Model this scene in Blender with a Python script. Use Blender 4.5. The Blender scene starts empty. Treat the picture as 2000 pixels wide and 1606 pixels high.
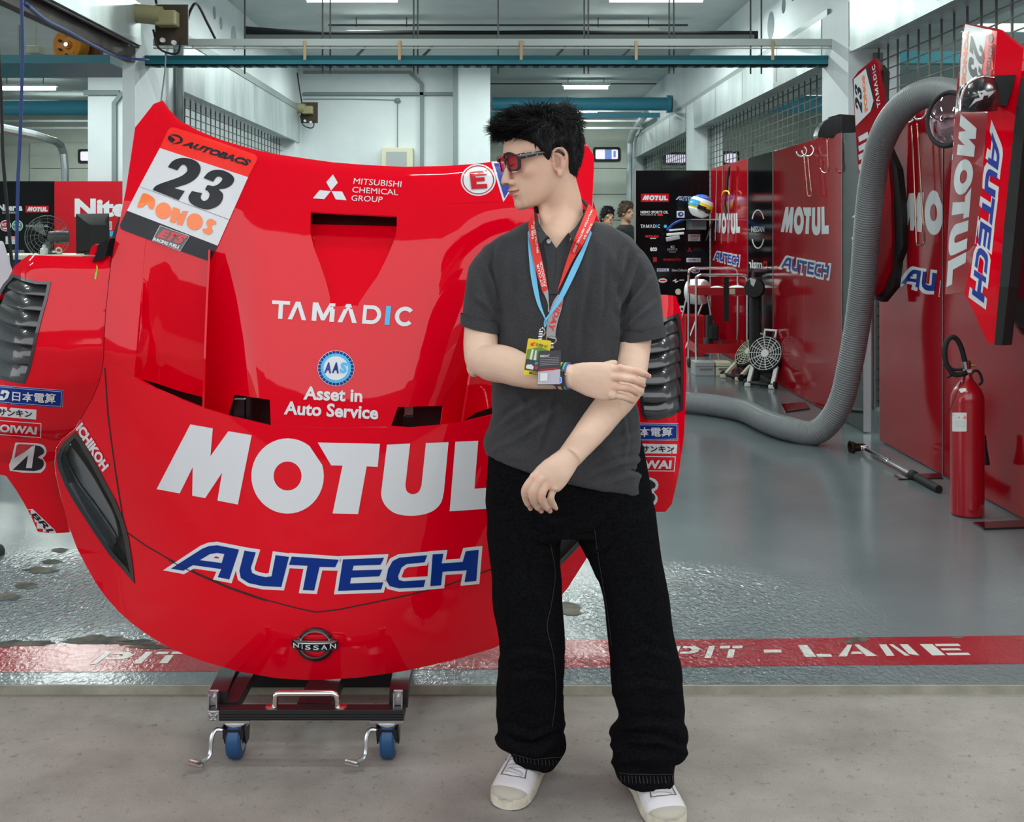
import bpy, bmesh, math, random
from mathutils import Vector, Matrix, Quaternion
from mathutils.geometry import tessellate_polygon
from mathutils.bvhtree import BVHTree
import numpy as np

random.seed(23)
SC = bpy.context.scene
COL = SC.collection

# ------------------------------------------------------------------ camera
F, CX, CY, H = 2150.0, 968.0, 448.0, 1.427
cam_data = bpy.data.cameras.new('camera')
cam_data.sensor_width = 36.0
cam_data.lens = F * 36.0 / 2000.0
cam_data.shift_x = (1000.0 - CX) / 2000.0
cam_data.shift_y = -(803.0 - CY) / 2000.0
cam_data.clip_start = 0.05
cam_data.clip_end = 400
CAM = bpy.data.objects.new('camera', cam_data)
CAM.location = (0, 0, H)
CAM.rotation_euler = (math.pi / 2, 0, 0)
COL.objects.link(CAM)
SC.camera = CAM

# ------------------------------------------------------------------ world, light, exposure
W = bpy.data.worlds.new('overcast_sky')
SC.world = W
W.use_nodes = True
_bg = W.node_tree.nodes['Background']
_bg.inputs[0].default_value = (0.93, 0.97, 1.0, 1)
_bg.inputs[1].default_value = 2.2
SC.view_settings.view_transform = 'Standard'
SC.view_settings.look = 'None'
SC.view_settings.gamma = 1.0
SC.view_settings.exposure = 0.05
LIGHT_TUBE = 20.0          # watts of one ceiling tube
GF = 0.027                 # garage floor above the apron


def P(px, py, d):
    return Vector(((px - CX) / F * d, d, H + (CY - py) / F * d))


def G(px, py, z=GF):
    d = F * (H - z) / (py - CY)
    return Vector(((px - CX) / F * d, d, z))


# ------------------------------------------------------------------ materials
MATS = {}


def mat(name, col, rough=0.5, metal=0.0, coat=0.0, spec=0.5, emit=None, estr=0.0, trans=0.0, alpha=1.0, sheen=0.0, sss=0.0, ior=1.45):
    m = bpy.data.materials.new(name)
    m.use_nodes = True
    b = m.node_tree.nodes['Principled BSDF']
    b.inputs['Base Color'].default_value = (*col, 1)
    b.inputs['Roughness'].default_value = rough
    b.inputs['Metallic'].default_value = metal
    b.inputs['Coat Weight'].default_value = coat
    b.inputs['Coat Roughness'].default_value = 0.03
    b.inputs['Specular IOR Level'].default_value = spec
    b.inputs['Transmission Weight'].default_value = trans
    b.inputs['Alpha'].default_value = alpha
    b.inputs['Sheen Weight'].default_value = sheen
    b.inputs['IOR'].default_value = ior
    if sss:
        b.inputs['Subsurface Weight'].default_value = sss
        b.inputs['Subsurface Radius'].default_value = (0.012, 0.004, 0.002)
    if emit:
        b.inputs['Emission Color'].default_value = (*emit, 1)
        b.inputs['Emission Strength'].default_value = estr
    MATS[name] = m
    return m


def srgb(r, g, b):
    f = lambda c: (c / 255 / 12.92) if c <= 10 else ((c / 255 + 0.055) / 1.055) ** 2.4
    return (f(r), f(g), f(b))


def nodes(m):
    return m.node_tree.nodes, m.node_tree.links, m.node_tree.nodes['Principled BSDF']


def noise_col(m, c1, c2, scale, detail=6, lo=0.35, hi=0.65, rough=0.6, coord='Object', stretch=None):
    """base colour varied between two tones by a noise."""
    N, L, b = nodes(m)
    tc = N.new('ShaderNodeTexCoord')
    mp = N.new('ShaderNodeMapping')
    if stretch:
        mp.inputs['Scale'].default_value = stretch
    n = N.new('ShaderNodeTexNoise')
    n.inputs['Scale'].default_value = scale
    n.inputs['Detail'].default_value = detail
    n.inputs['Roughness'].default_value = rough
    r = N.new('ShaderNodeValToRGB')
    r.color_ramp.elements[0].position = lo
    r.color_ramp.elements[1].position = hi
    r.color_ramp.elements[0].color = (*c1, 1)
    r.color_ramp.elements[1].color = (*c2, 1)
    L.new(tc.outputs[coord], mp.inputs[0])
    L.new(mp.outputs[0], n.inputs[0])
    L.new(n.outputs['Fac'], r.inputs[0])
    L.new(r.outputs[0], b.inputs['Base Color'])
    return n, r, mp


def bump(m, scale, strength, dist=0.002, detail=4, stretch=None, tex='noise', coord='Object'):
    N, L, b = nodes(m)
    tc = N.new('ShaderNodeTexCoord')
    mp = N.new('ShaderNodeMapping')
    if stretch:
        mp.inputs['Scale'].default_value = stretch
    n = N.new('ShaderNodeTexNoise')
    n.inputs['Scale'].default_value = scale
    n.inputs['Detail'].default_value = detail
    bp = N.new('ShaderNodeBump')
    bp.inputs['Strength'].default_value = strength
    bp.inputs['Distance'].default_value = dist
    L.new(tc.outputs[coord], mp.inputs[0])
    L.new(mp.outputs[0], n.inputs[0])
    L.new(n.outputs['Fac'], bp.inputs['Height'])
    L.new(bp.outputs[0], b.inputs['Normal'])
    return bp


RED = mat('red_paint', (0.70, 0.0, 0.012), rough=0.5, coat=1.0, spec=0.0)
nodes(RED)[2].inputs['Coat IOR'].default_value = 1.40
REDF = mat('red_film', (0.52, 0.002, 0.012), rough=0.25, coat=1.0, spec=0.3)
WHITE = mat('white_vinyl', (0.66, 0.67, 0.70), rough=0.35, coat=0.5)
GREYV = mat('grey_vinyl', (0.55, 0.57, 0.60), rough=0.35, coat=0.5)
BLACKV = mat('black_vinyl', (0.018, 0.018, 0.024), rough=0.35, spec=0.35)
BLUEV = mat('blue_vinyl', (0.002, 0.028, 0.22), rough=0.35, spec=0.25)
NAVYV = mat('navy_vinyl', (0.03, 0.05, 0.30), rough=0.35, spec=0.25)
CYANV = mat('cyan_vinyl', (0.0, 0.42, 0.80), rough=0.35, coat=0.5)
ORANGEV = mat('orange_vinyl', (0.95, 0.20, 0.035), rough=0.35, coat=0.5)
SCARLETV = mat('scarlet_vinyl', (0.88, 0.02, 0.012), rough=0.35, coat=0.5)
GREENV = mat('green_vinyl', (0.10, 0.75, 0.02), rough=0.4)
YELLOWV = mat('yellow_vinyl', (0.85, 0.62, 0.02), rough=0.4)
DGREENV = mat('dark_green_vinyl', (0.01, 0.22, 0.10), rough=0.4)
BLACKG = mat('black_gloss', (0.008, 0.008, 0.01), rough=0.12, coat=1.0)
BLACKP = mat('black_panel', (0.004, 0.004, 0.005), rough=0.10, spec=0.35)
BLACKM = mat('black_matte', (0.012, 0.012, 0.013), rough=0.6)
BLACKR = mat('black_rubber', (0.015, 0.015, 0.016), rough=0.7)
BLACKA = mat('black_anodised', (0.014, 0.012, 0.015), rough=0.35, metal=0.3)
DARKG = mat('dark_grey', (0.07, 0.074, 0.08), rough=0.5)
CHROME = mat('chrome', (0.75, 0.75, 0.76), rough=0.12, metal=1.0)
STEEL = mat('steel', (0.55, 0.55, 0.56), rough=0.3, metal=1.0)
HANDLE = mat('bright_handle', (0.72, 0.62, 0.58), rough=0.2, metal=1.0)  # reddish tint paints the bonnet's reflection into the chrome
COPPER = mat('copper_rod', (0.55, 0.33, 0.25), rough=0.25, metal=1.0)
BRASS = mat('brass', (0.45, 0.32, 0.12), rough=0.35, metal=1.0)
GALV = mat('galvanised', (0.42, 0.47, 0.48), rough=0.42, metal=0.55)
noise_col(GALV, (0.36, 0.42, 0.43), (0.55, 0.60, 0.60), 3.0, stretch=(1, 1, 0.25))
GALVD = mat('galvanised_dull', (0.25, 0.29, 0.29), rough=0.5, metal=0.3)
WALLW = mat('white_wall', (0.66, 0.72, 0.74), rough=0.7)
noise_col(WALLW, (0.60, 0.66, 0.68), (0.71, 0.76, 0.78), 1.3, detail=8, lo=0.3, hi=0.7)
CEILM = mat('ceiling_paint', (0.42, 0.47, 0.47), rough=0.85)
noise_col(CEILM, (0.48, 0.53, 0.53), (0.62, 0.67, 0.66), 0.9, detail=8, lo=0.3, hi=0.7)
TRIMG = mat('grey_trim', (0.20, 0.25, 0.25), rough=0.6)
TEAL = mat('teal_steel', (0.010, 0.17, 0.22), rough=0.45)
BLUEP = mat('blue_duct', (0.06, 0.30, 0.42), rough=0.4)
DBROWN = mat('dark_brown_steel', (0.045, 0.035, 0.033), rough=0.6)
noise_col(DBROWN, (0.03, 0.024, 0.024), (0.075, 0.06, 0.055), 5.0)
GRILLE = mat('grille_steel', (0.10, 0.11, 0.095), rough=0.45, metal=0.5)
CREAM = mat('cream_plastic', (0.62, 0.60, 0.44), rough=0.5)
TAN = mat('tan_tape', (0.45, 0.30, 0.17), rough=0.6)
ORANGE = mat('orange_plastic', (0.75, 0.27, 0.02), rough=0.4)
OLIVE = mat('motor_cream', (0.30, 0.27, 0.14), rough=0.5)
MBROWN = mat('motor_brown', (0.05, 0.035, 0.02), rough=0.6)
PLWHITE = mat('white_plastic', (0.72, 0.73, 0.73), rough=0.4)
PLGREY = mat('grey_plastic', (0.35, 0.37, 0.38), rough=0.4)
HOSEG = mat('hose_grey', (0.19, 0.20, 0.21), rough=0.32)
EXTRED = mat('extinguisher_red', (0.36, 0.004, 0.012), rough=0.28, coat=0.7)
TROLRED = mat('trolley_red', (0.42, 0.008, 0.014), rough=0.35, coat=0.4)
WHEELB = mat('wheel_blue', (0.012, 0.06, 0.16), rough=0.45)
TUBE = mat('tube_glow', (0.9, 1.0, 0.95), emit=(0.90, 1.0, 0.95), estr=22.0)
TRUNK = mat('trunking_grey', (0.40, 0.44, 0.43), rough=0.45)
GLASS = mat('clear_glass', (0.95, 0.97, 0.97), rough=0.02, trans=1.0, ior=1.3)
LENS = mat('lamp_lens', (0.80, 0.82, 0.85), rough=0.03, trans=1.0, ior=1.2)
REDLENS = mat('red_lens', (0.80, 0.03, 0.08), rough=0.04, trans=0.85, alpha=0.55, coat=0.6, ior=1.15)
WINLIT = mat('window_lit', (0.70, 0.66, 0.78), emit=(0.78, 0.72, 0.90), estr=0.75)
SKYBLUE = mat('skyblue_ribbon', (0.16, 0.50, 0.78), rough=0.5)
REDRIB = mat('red_ribbon', (0.72, 0.022, 0.015), rough=0.55)
GREYRIB = mat('grey_ribbon', (0.36, 0.34, 0.36), rough=0.55)
# carbon weave
CARBON = mat('carbon_weave', (0.015, 0.015, 0.018), rough=0.28, coat=1.0)
_N, _L, _b = nodes(CARBON)
_tc = _N.new('ShaderNodeTexCoord')
_wv = _N.new('ShaderNodeTexWave')
_wv.bands_direction = 'DIAGONAL'
_wv.inputs['Scale'].default_value = 75
_r = _N.new('ShaderNodeValToRGB')
_r.color_ramp.elements[0].color = (0.006, 0.006, 0.008, 1)
_r.color_ramp.elements[1].color = (0.032, 0.033, 0.038, 1)
_L.new(_tc.outputs['Object'], _wv.inputs[0])
_L.new(_wv.outputs['Color'], _r.inputs[0])
_L.new(_r.outputs[0], _b.inputs['Base Color'])
# apron concrete
CONC = mat('apron_concrete', (0.36, 0.33, 0.30), rough=0.85)
_N, _L, _b = nodes(CONC)
_tc = _N.new('ShaderNodeTexCoord')
_n1 = _N.new('ShaderNodeTexNoise'); _n1.inputs['Scale'].default_value = 1.6; _n1.inputs['Detail'].default_value = 9; _n1.inputs['Roughness'].default_value = 0.62
_r1 = _N.new('ShaderNodeValToRGB')
_r1.color_ramp.elements[0].position = 0.32; _r1.color_ramp.elements[1].position = 0.68
_r1.color_ramp.elements[0].color = (0.185, 0.162, 0.145, 1); _r1.color_ramp.elements[1].color = (0.345, 0.312, 0.288, 1)
_n2 = _N.new('ShaderNodeTexNoise'); _n2.inputs['Scale'].default_value = 34; _n2.inputs['Detail'].default_value = 5; _n2.inputs['Roughness'].default_value = 0.7
_r2 = _N.new('ShaderNodeValToRGB')
_r2.color_ramp.elements[0].position = 0.26; _r2.color_ramp.elements[1].position = 0.42
_r2.color_ramp.elements[0].color = (0.45, 0.43, 0.42, 1); _r2.color_ramp.elements[1].color = (1, 1, 1, 1)
_n3 = _N.new('ShaderNodeTexNoise'); _n3.inputs['Scale'].default_value = 260; _n3.inputs['Detail'].default_value = 6; _n3.inputs['Roughness'].default_value = 0.8
_r3 = _N.new('ShaderNodeValToRGB')
_r3.color_ramp.elements[0].position = 0.28; _r3.color_ramp.elements[1].position = 0.62
_r3.color_ramp.elements[0].color = (0.70, 0.70, 0.70, 1); _r3.color_ramp.elements[1].color = (1.12, 1.12, 1.12, 1)
_m1 = _N.new('ShaderNodeMix'); _m1.data_type = 'RGBA'; _m1.blend_type = 'MULTIPLY'; _m1.inputs[0].default_value = 1
_m2 = _N.new('ShaderNodeMix'); _m2.data_type = 'RGBA'; _m2.blend_type = 'MULTIPLY'; _m2.inputs[0].default_value = 1
for _n in (_n1, _n2, _n3):
    _L.new(_tc.outputs['Object'], _n.inputs[0])
_L.new(_n1.outputs['Fac'], _r1.inputs[0]); _L.new(_n2.outputs['Fac'], _r2.inputs[0]); _L.new(_n3.outputs['Fac'], _r3.inputs[0])
_L.new(_r1.outputs[0], _m1.inputs[6]); _L.new(_r2.outputs[0], _m1.inputs[7])
_L.new(_m1.outputs[2], _m2.inputs[6]); _L.new(_r3.outputs[0], _m2.inputs[7])
_L.new(_m2.outputs[2], _b.inputs['Base Color'])
_bp = _N.new('ShaderNodeBump'); _bp.inputs['Strength'].default_value = 0.35; _bp.inputs['Distance'].default_value = 0.003
_L.new(_n2.outputs['Fac'], _bp.inputs['Height']); _L.new(_bp.outputs[0], _b.inputs['Normal'])
CONCK = mat('kerb_concrete', (0.27, 0.26, 0.20), rough=0.8)
noise_col(CONCK, (0.20, 0.195, 0.15), (0.33, 0.32, 0.25), 7.0, detail=7)


def epoxy(name, c1, c2, rough):
    """glossy floor paint; lumpy and wet towards the kerb."""
    m = mat(name, c1, rough=rough, spec=0.5)
    N, L, b = nodes(m)
    tc = N.new('ShaderNodeTexCoord')
    n = N.new('ShaderNodeTexNoise'); n.inputs['Scale'].default_value = 1.1; n.inputs['Detail'].default_value = 8
    r = N.new('ShaderNodeValToRGB')
    r.color_ramp.elements[0].position = 0.3; r.color_ramp.elements[1].position = 0.7
    r.color_ramp.elements[0].color = (*c1, 1); r.color_ramp.elements[1].color = (*c2, 1)
    L.new(tc.outputs['Object'], n.inputs[0]); L.new(n.outputs['Fac'], r.inputs[0]); L.new(r.outputs[0], b.inputs['Base Color'])
    # lump mask: strong near the kerb, fading into the room
    sx = N.new('ShaderNodeSeparateXYZ'); L.new(tc.outputs['Object'], sx.inputs[0])
    mr = N.new('ShaderNodeMapRange')
    mr.inputs['From Min'].default_value = 5.6; mr.inputs['From Max'].default_value = 3.9
    mr.inputs['To Min'].default_value = 0.03; mr.inputs['To Max'].default_value = 1.0
    L.new(sx.outputs['Y'], mr.inputs['Value'])
    prev = None
    for cx, cy, sx_, sy_ in ((-1.65, 4.28, 0.85, 0.48), (0.85, 4.0, 0.50, 0.55), (0.75, 3.45, 0.9, 0.16)):
        mp2 = N.new('ShaderNodeMapping'); mp2.vector_type = 'POINT'
        mp2.inputs['Location'].default_value = (-cx / sx_, -cy / sy_, 0)
        mp2.inputs['Scale'].default_value = (1 / sx_, 1 / sy_, 0)
        ln = N.new('ShaderNodeVectorMath'); ln.operation = 'LENGTH'
        rg = N.new('ShaderNodeMapRange'); rg.inputs['From Min'].default_value = 1.25; rg.inputs['From Max'].default_value = 0.35
        rg.inputs['To Min'].default_value = 0.10; rg.inputs['To Max'].default_value = 1.0
        L.new(tc.outputs['Object'], mp2.inputs[0]); L.new(mp2.outputs[0], ln.inputs[0]); L.new(ln.outputs['Value'], rg.inputs['Value'])
        if prev is None:
            prev = rg
        else:
            mx = N.new('ShaderNodeMath'); mx.operation = 'MAXIMUM'
            L.new(prev.outputs[0], mx.inputs[0]); L.new(rg.outputs[0], mx.inputs[1])
            prev = mx
    pr = prev
    mu = N.new('ShaderNodeMath'); mu.operation = 'MULTIPLY'
    L.new(mr.outputs[0], mu.inputs[0]); L.new(pr.outputs[0], mu.inputs[1])
    lump = N.new('ShaderNodeTexNoise'); lump.inputs['Scale'].default_value = 40; lump.inputs['Detail'].default_value = 2.5; lump.inputs['Distortion'].default_value = 0.7
    mp = N.new('ShaderNodeMapping'); mp.inputs['Scale'].default_value = (1.5, 1.0, 1)
    L.new(tc.outputs['Object'], mp.inputs[0]); L.new(mp.outputs[0], lump.inputs[0])
    bp = N.new('ShaderNodeBump'); bp.inputs['Distance'].default_value = 0.016
    L.new(mu.outputs[0], bp.inputs['Strength']); L.new(lump.outputs['Fac'], bp.inputs['Height'])
    L.new(bp.outputs[0], b.inputs['Normal'])
    rr = N.new('ShaderNodeMapRange'); rr.inputs['To Min'].default_value = rough; rr.inputs['To Max'].default_value = 0.06
    L.new(mu.outputs[0], rr.inputs['Value']); L.new(rr.outputs[0], b.inputs['Roughness'])
    return m


EPOXY = epoxy('epoxy_grey', (0.115, 0.142, 0.152), (0.165, 0.195, 0.205), 0.17)
STRIPE = epoxy('stripe_red', (0.24, 0.012, 0.02), (0.33, 0.016, 0.026), 0.2)
STENCIL = epoxy('stencil_white', (0.50, 0.51, 0.48), (0.62, 0.62, 0.58), 0.3)
PATCH = mat('bare_patch', (0.14, 0.135, 0.115), rough=0.6, spec=0.2)
noise_col(PATCH, (0.03, 0.03, 0.026), (0.13, 0.125, 0.10), 14)
# ------------------------------------------------------------------ mesh helpers
def V(*a):
    return Vector(a)


def tag(o, label=None, cat=None, group=None, kind=None):
    if label: o['label'] = label
    if cat: o['category'] = cat
    if group: o['group'] = group
    if kind: o['kind'] = kind
    return o


class MB:
    """collects shapes in world space; build() links them as ONE mesh object."""

    def __init__(self):
        self.v, self.f, self.mi, self.mats = [], [], [], []
        self.cur = 0

    def use(self, m):
        if m not in self.mats:
            self.mats.append(m)
        self.cur = self.mats.index(m)
        return self

    def add(self, verts, faces):
        o = len(self.v)
        self.v += [Vector(p) for p in verts]
        self.f += [tuple(i + o for i in f) for f in faces]
        self.mi += [self.cur] * len(faces)
        return self

    def box(self, c, s, rot=None, bev=0.0):
        x, y, z = s[0] / 2, s[1] / 2, s[2] / 2
        if bev <= 0:
            vs = [V(a, b, d) for a in (-x, x) for b in (-y, y) for d in (-z, z)]
            fs = [(0, 1, 3, 2), (4, 6, 7, 5), (0, 4, 5, 1), (2, 3, 7, 6), (0, 2, 6, 4), (1, 5, 7, 3)]
        else:
            bm = bmesh.new()
            bmesh.ops.create_cube(bm, size=1)
            for v in bm.verts:
                v.co = V(v.co.x * s[0], v.co.y * s[1], v.co.z * s[2])
            bmesh.ops.bevel(bm, geom=bm.edges[:], offset=min(bev, min(s) * 0.48), segments=2, affect='EDGES', profile=0.6)
            bm.verts.index_update()
            vs = [v.co.copy() for v in bm.verts]
            fs = [tuple(v.index for v in f.verts) for f in bm.faces]
            bm.free()
        if rot is not None:
            vs = [rot @ p for p in vs]
        return self.add([p + Vector(c) for p in vs], fs)

    def box2(self, a, b, bev=0.0):
        a, b = Vector(a), Vector(b)
        return self.box((a + b) / 2, (abs(b.x - a.x), abs(b.y - a.y), abs(b.z - a.z)), None, bev)

    def bar(self, a, b, w, h=None, up=(0, 0, 1)):
        """rectangular bar between two points."""
        a, b = Vector(a), Vector(b)
        h = h or w
        d = (b - a)
        t = d.normalized()
        u = Vector(up)
        if abs(t.dot(u)) > 0.95:
            u = V(1, 0, 0)
        s = t.cross(u).normalized()
        u = s.cross(t)
        M = Matrix((s, t, u)).transposed()
        return self.box((a + b) / 2, (w, d.length, h), M)

    def loft(self, rings, cap=True, closed=True):
        n = len(rings[0])
        vs = [p for r in rings for p in r]
        fs = []
        for i in range(len(rings) - 1):
            for j in range(n if closed else n - 1):
                k = (j + 1) % n
                fs.append((i * n + j, i * n + k, (i + 1) * n + k, (i + 1) * n + j))
        if cap and closed:
            fs.append(tuple(range(n))[::-1])
            fs.append(tuple(range((len(rings) - 1) * n, len(rings) * n)))
        return self.add(vs, fs)

    def tube(self, pts, r, seg=10, cap=True, flat=1.0, upv=None):
        pts = [Vector(p) for p in pts]
        rs = r if isinstance(r, (list, tuple)) else [r] * len(pts)
        rings = []
        prev = None
        for i, p in enumerate(pts):
            t = (pts[min(i + 1, len(pts) - 1)] - pts[max(i - 1, 0)]).normalized()
            if prev is None:
                u = Vector(upv) if upv else (V(0, 0, 1) if abs(t.z) < 0.9 else V(1, 0, 0))
            else:
                u = prev
            s = t.cross(u)
            if s.length < 1e-6:
                s = t.cross(V(0, 1, 0.01))
            s.normalize()
            u = s.cross(t).normalized()
            prev = u
            rr = rs[i]
            ra, rb = (rr if isinstance(rr, (list, tuple)) else (rr, rr * flat))
            rings.append([p + s * math.cos(a) * ra + u * math.sin(a) * rb for a in [2 * math.pi * k / seg for k in range(seg)]])
        return self.loft(rings, cap)

    def ell(self, c, r, rot=None, seg=20, rings=12):
        vs, fs = [], []
        for i in range(rings + 1):
            th = math.pi * i / rings
            for j in range(seg):
                ph = 2 * math.pi * j / seg
                p = V(r[0] * math.sin(th) * math.cos(ph), r[1] * math.sin(th) * math.sin(ph), r[2] * math.cos(th))
                if rot is not None:
                    p = rot @ p
                vs.append(p + Vector(c))
        for i in range(rings):
            for j in range(seg):
                k = (j + 1) % seg
                fs.append((i * seg + j, (i + 1) * seg + j, (i + 1) * seg + k, i * seg + k))
        return self.add(vs, fs)

    def lathe(self, c, prof, axis=(0, 0, 1), seg=28, cap=True):
        """profile of (radius, height) turned round axis through c."""
        q = V(0, 0, 1).rotation_difference(Vector(axis).normalized())
        rings = []
        for r, h in prof:
            rings.append([Vector(c) + q @ V(r * math.cos(2 * math.pi * k / seg), r * math.sin(2 * math.pi * k / seg), h) for k in range(seg)])
        return self.loft(rings, cap)

    def cyl(self, a, b, r, seg=20):
        a, b = Vector(a), Vector(b)
        return self.lathe(a, [(r, 0), (r, (b - a).length)], (b - a), seg)

    def torus(self, c, R, r, axis=(0, 0, 1), seg=40, s2=8, sq=(1, 1), arc=None):
        q = V(0, 0, 1).rotation_difference(Vector(axis).normalized())
        a0, a1 = arc or (0, 2 * math.pi)
        n = seg
        rings = []
        for i in range(n + (0 if arc is None else 1)):
            a = a0 + (a1 - a0) * i / n
            ring = []
            for j in range(s2):
                b = 2 * math.pi * j / s2
                rr = R + r * math.cos(b)
                ring.append(Vector(c) + q @ V(rr * math.cos(a) * sq[0], rr * math.sin(a) * sq[1], r * math.sin(b)))
            rings.append(ring)
        if arc is None:
            rings.append(rings[0])
        return self.loft(rings, cap=arc is not None)

    def prism(self, poly, dirv, holes=()):
        """flat polygon (3-D points, optional holes) pushed along dirv."""
        loops = [list(map(Vector, poly))] + [list(map(Vector, h)) for h in holes]
        tris = tessellate_polygon(loops)
        flat = [p for l in loops for p in l]
        n = len(flat)
        vs = flat + [p + Vector(dirv) for p in flat]
        fs = [tuple(t) for t in tris] + [tuple(i + n for i in t)[::-1] for t in tris]
        o = 0
        for l in loops:
            m = len(l)
            for i in range(m):
                j = (i + 1) % m
                fs.append((o + i, o + j, o + j + n, o + i + n))
            o += m
        return self.add(vs, fs)

    def rot_about(self, c, R):
        c = Vector(c)
        self.v = [c + R @ (p - c) for p in self.v]
        return self

    def build(self, name, material=None, parent=None, smooth=False, label=None, cat=None, group=None, kind=None, fixn=True, base=None, normals=None):
        me = bpy.data.meshes.new(name)
        if material is not None and not self.mats:
            self.mats = [material]
        if parent is not None:
            org = parent.matrix_world.translation.copy() if parent.get('_org') is None else Vector(parent['_org'])
        elif base is not None:
            org = Vector(base)
        elif kind == 'structure':
            org = V(0, 0, 0)
        else:
            xs = [p.x for p in self.v]; ys = [p.y for p in self.v]; zs = [p.z for p in self.v]
            org = V((min(xs) + max(xs)) / 2, (min(ys) + max(ys)) / 2, min(zs))
        me.from_pydata([p - org for p in self.v], [], self.f)
        for m in self.mats:
            me.materials.append(m)
        if len(self.mats) > 1:
            me.polygons.foreach_set('material_index', self.mi)
        if fixn:
            bm = bmesh.new(); bm.from_mesh(me)
            bmesh.ops.recalc_face_normals(bm, faces=bm.faces[:])
            bm.to_mesh(me); bm.free()
        if smooth:
            me.polygons.foreach_set('use_smooth', [True] * len(me.polygons))
            if smooth != True:
                me.set_sharp_from_angle(angle=math.radians(smooth))
        if normals is not None:
            me.normals_split_custom_set_from_vertices(normals)
        me.update()
        o = bpy.data.objects.new(name, me)
        COL.objects.link(o)
        o['_org'] = org
        if parent is not None:
            o.parent = parent
            o.location = org - Vector(parent['_org'])
        else:
            o.location = org
        tag(o, label, cat, group, kind)
        o.update_tag()
        return o


def thing(name, loc, label, cat, group=None):
    o = bpy.data.objects.new(name, None)
    o.empty_display_size = 0.1
    COL.objects.link(o)
    o.location = loc
    o['_org'] = Vector(loc)
    return tag(o, label, cat, group)


def copy_tree(o, parent=None):
    c = o.copy()
    COL.objects.link(c)
    if parent is not None:
        c.parent = parent
    for ch in list(o.children):
        copy_tree(ch, c)
    return c


def bvh_of(*objs):
    vs, fs = [], []
    for o in objs:
        org = Vector(o['_org'])
        n = len(vs)
        vs += [v.co + org for v in o.data.vertices]
        fs += [tuple(i + n for i in p.vertices) for p in o.data.polygons]
    return BVHTree.FromPolygons(vs, fs)


def lerp(a, b, t):
    return a + (b - a) * t


def interp(tab, x):
    """piecewise linear table lookup."""
    if x <= tab[0][0]: return tab[0][1]
    for (a, b), (c, d) in zip(tab, tab[1:]):
        if x <= c:
            return b + (d - b) * (x - a) / (c - a)
    return tab[-1][1]


def cr(pts, n=8, closed=False):
    """Catmull-Rom through points (any dimension)."""
    pts = [Vector(p) for p in pts]
    out = []
    m = len(pts)
    rng = m if closed else m - 1
    for i in range(rng):
        if closed:
            p0, p1, p2, p3 = pts[i - 1], pts[i], pts[(i + 1) % m], pts[(i + 2) % m]
        else:
            p1, p2 = pts[i], pts[i + 1]
            p0 = pts[i - 1] if i > 0 else p1 * 2 - p2
            p3 = pts[i + 2] if i + 2 < m else p2 * 2 - p1
        for k in range(n):
            t = k / n
            out.append(0.5 * ((2 * p1) + (p2 - p0) * t + (2 * p0 - 5 * p1 + 4 * p2 - p3) * t * t + (3 * p1 - p0 - 3 * p2 + p3) * t ** 3))
    if not closed:
        out.append(pts[-1].copy())
    return out


def cr2(pts, n=6, closed=False):
    return [(p.x, p.y) for p in cr([V(a, b, 0) for a, b in pts], n, closed)]


def cr_s(vals, n):
    return [p.x for p in cr([V(v, 0, 0) for v in vals], n)]


# ------------------------------------------------------------------ flat shapes, lettering, decals
def tess(outer, holes=()):
    loops = [[V(a, b, 0) for a, b in outer]] + [[V(a, b, 0) for a, b in h] for h in holes]
    tris = tessellate_polygon(loops)
    flat = [(p.x, p.y) for l in loops for p in l]
    return flat, [tuple(t) for t in tris]


_TXT = {}


def text_mesh(s, bold=0.0, shear=0.0, space=1.0):
    key = (s, bold, shear, space)
    if key not in _TXT:
        cu = bpy.data.curves.new('lettering', 'FONT')
        cu.body = s
        cu.size = 1.0
        cu.offset = bold
        cu.shear = shear
        cu.space_character = space
        cu.resolution_u = 3
        ob = bpy.data.objects.new('lettering', cu)
        COL.objects.link(ob)
        dg = bpy.context.evaluated_depsgraph_get()
        me = bpy.data.meshes.new_from_object(ob.evaluated_get(dg))
        vs = [(v.co.x, v.co.y) for v in me.vertices]
        fs = [tuple(p.vertices) for p in me.polygons]
        bpy.data.objects.remove(ob)
        bpy.data.curves.remove(cu)
        bpy.data.meshes.remove(me)
        xs = [a for a, b in vs]; ys = [b for a, b in vs]
        x0, x1, y0, y1 = min(xs), max(xs), min(ys), max(ys)
        vs = [((a - x0) / (x1 - x0), (b - y0) / (y1 - y0)) for a, b in vs]   # unit box, y up
        _TXT[key] = (vs, fs)
    return _TXT[key]


def quad_map(q):
    """unit square (y up) -> quad TL, TR, BR, BL, bilinear."""
    tl, tr, br, bl = [Vector(p) for p in q]

    def f(u, v):
        return tl * (1 - u) * v + tr * u * v + br * u * (1 - v) + bl * (1 - u) * (1 - v)
    return f


def offset_poly(poly, w):
    """grow a polygon by w with limited mitres."""
    n = len(poly)
    area = sum(poly[i][0] * poly[(i + 1) % n][1] - poly[(i + 1) % n][0] * poly[i][1] for i in range(n))
    sg = 1 if area > 0 else -1
    out = []
    for i in range(n):
        p0, p1, p2 = V(*poly[i - 1], 0), V(*poly[i], 0), V(*poly[(i + 1) % n], 0)
        e1, e2 = (p1 - p0).normalized(), (p2 - p1).normalized()
        n1, n2 = V(e1.y, -e1.x, 0) * sg, V(e2.y, -e2.x, 0) * sg
        b = n1 + n2
        if b.length < 1e-6:
            b = n1.copy()
        b.normalize()
        k = w / max(0.42, b.dot(n1))
        out.append((p1.x + b.x * k, p1.y + b.y * k))
    return out


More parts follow.
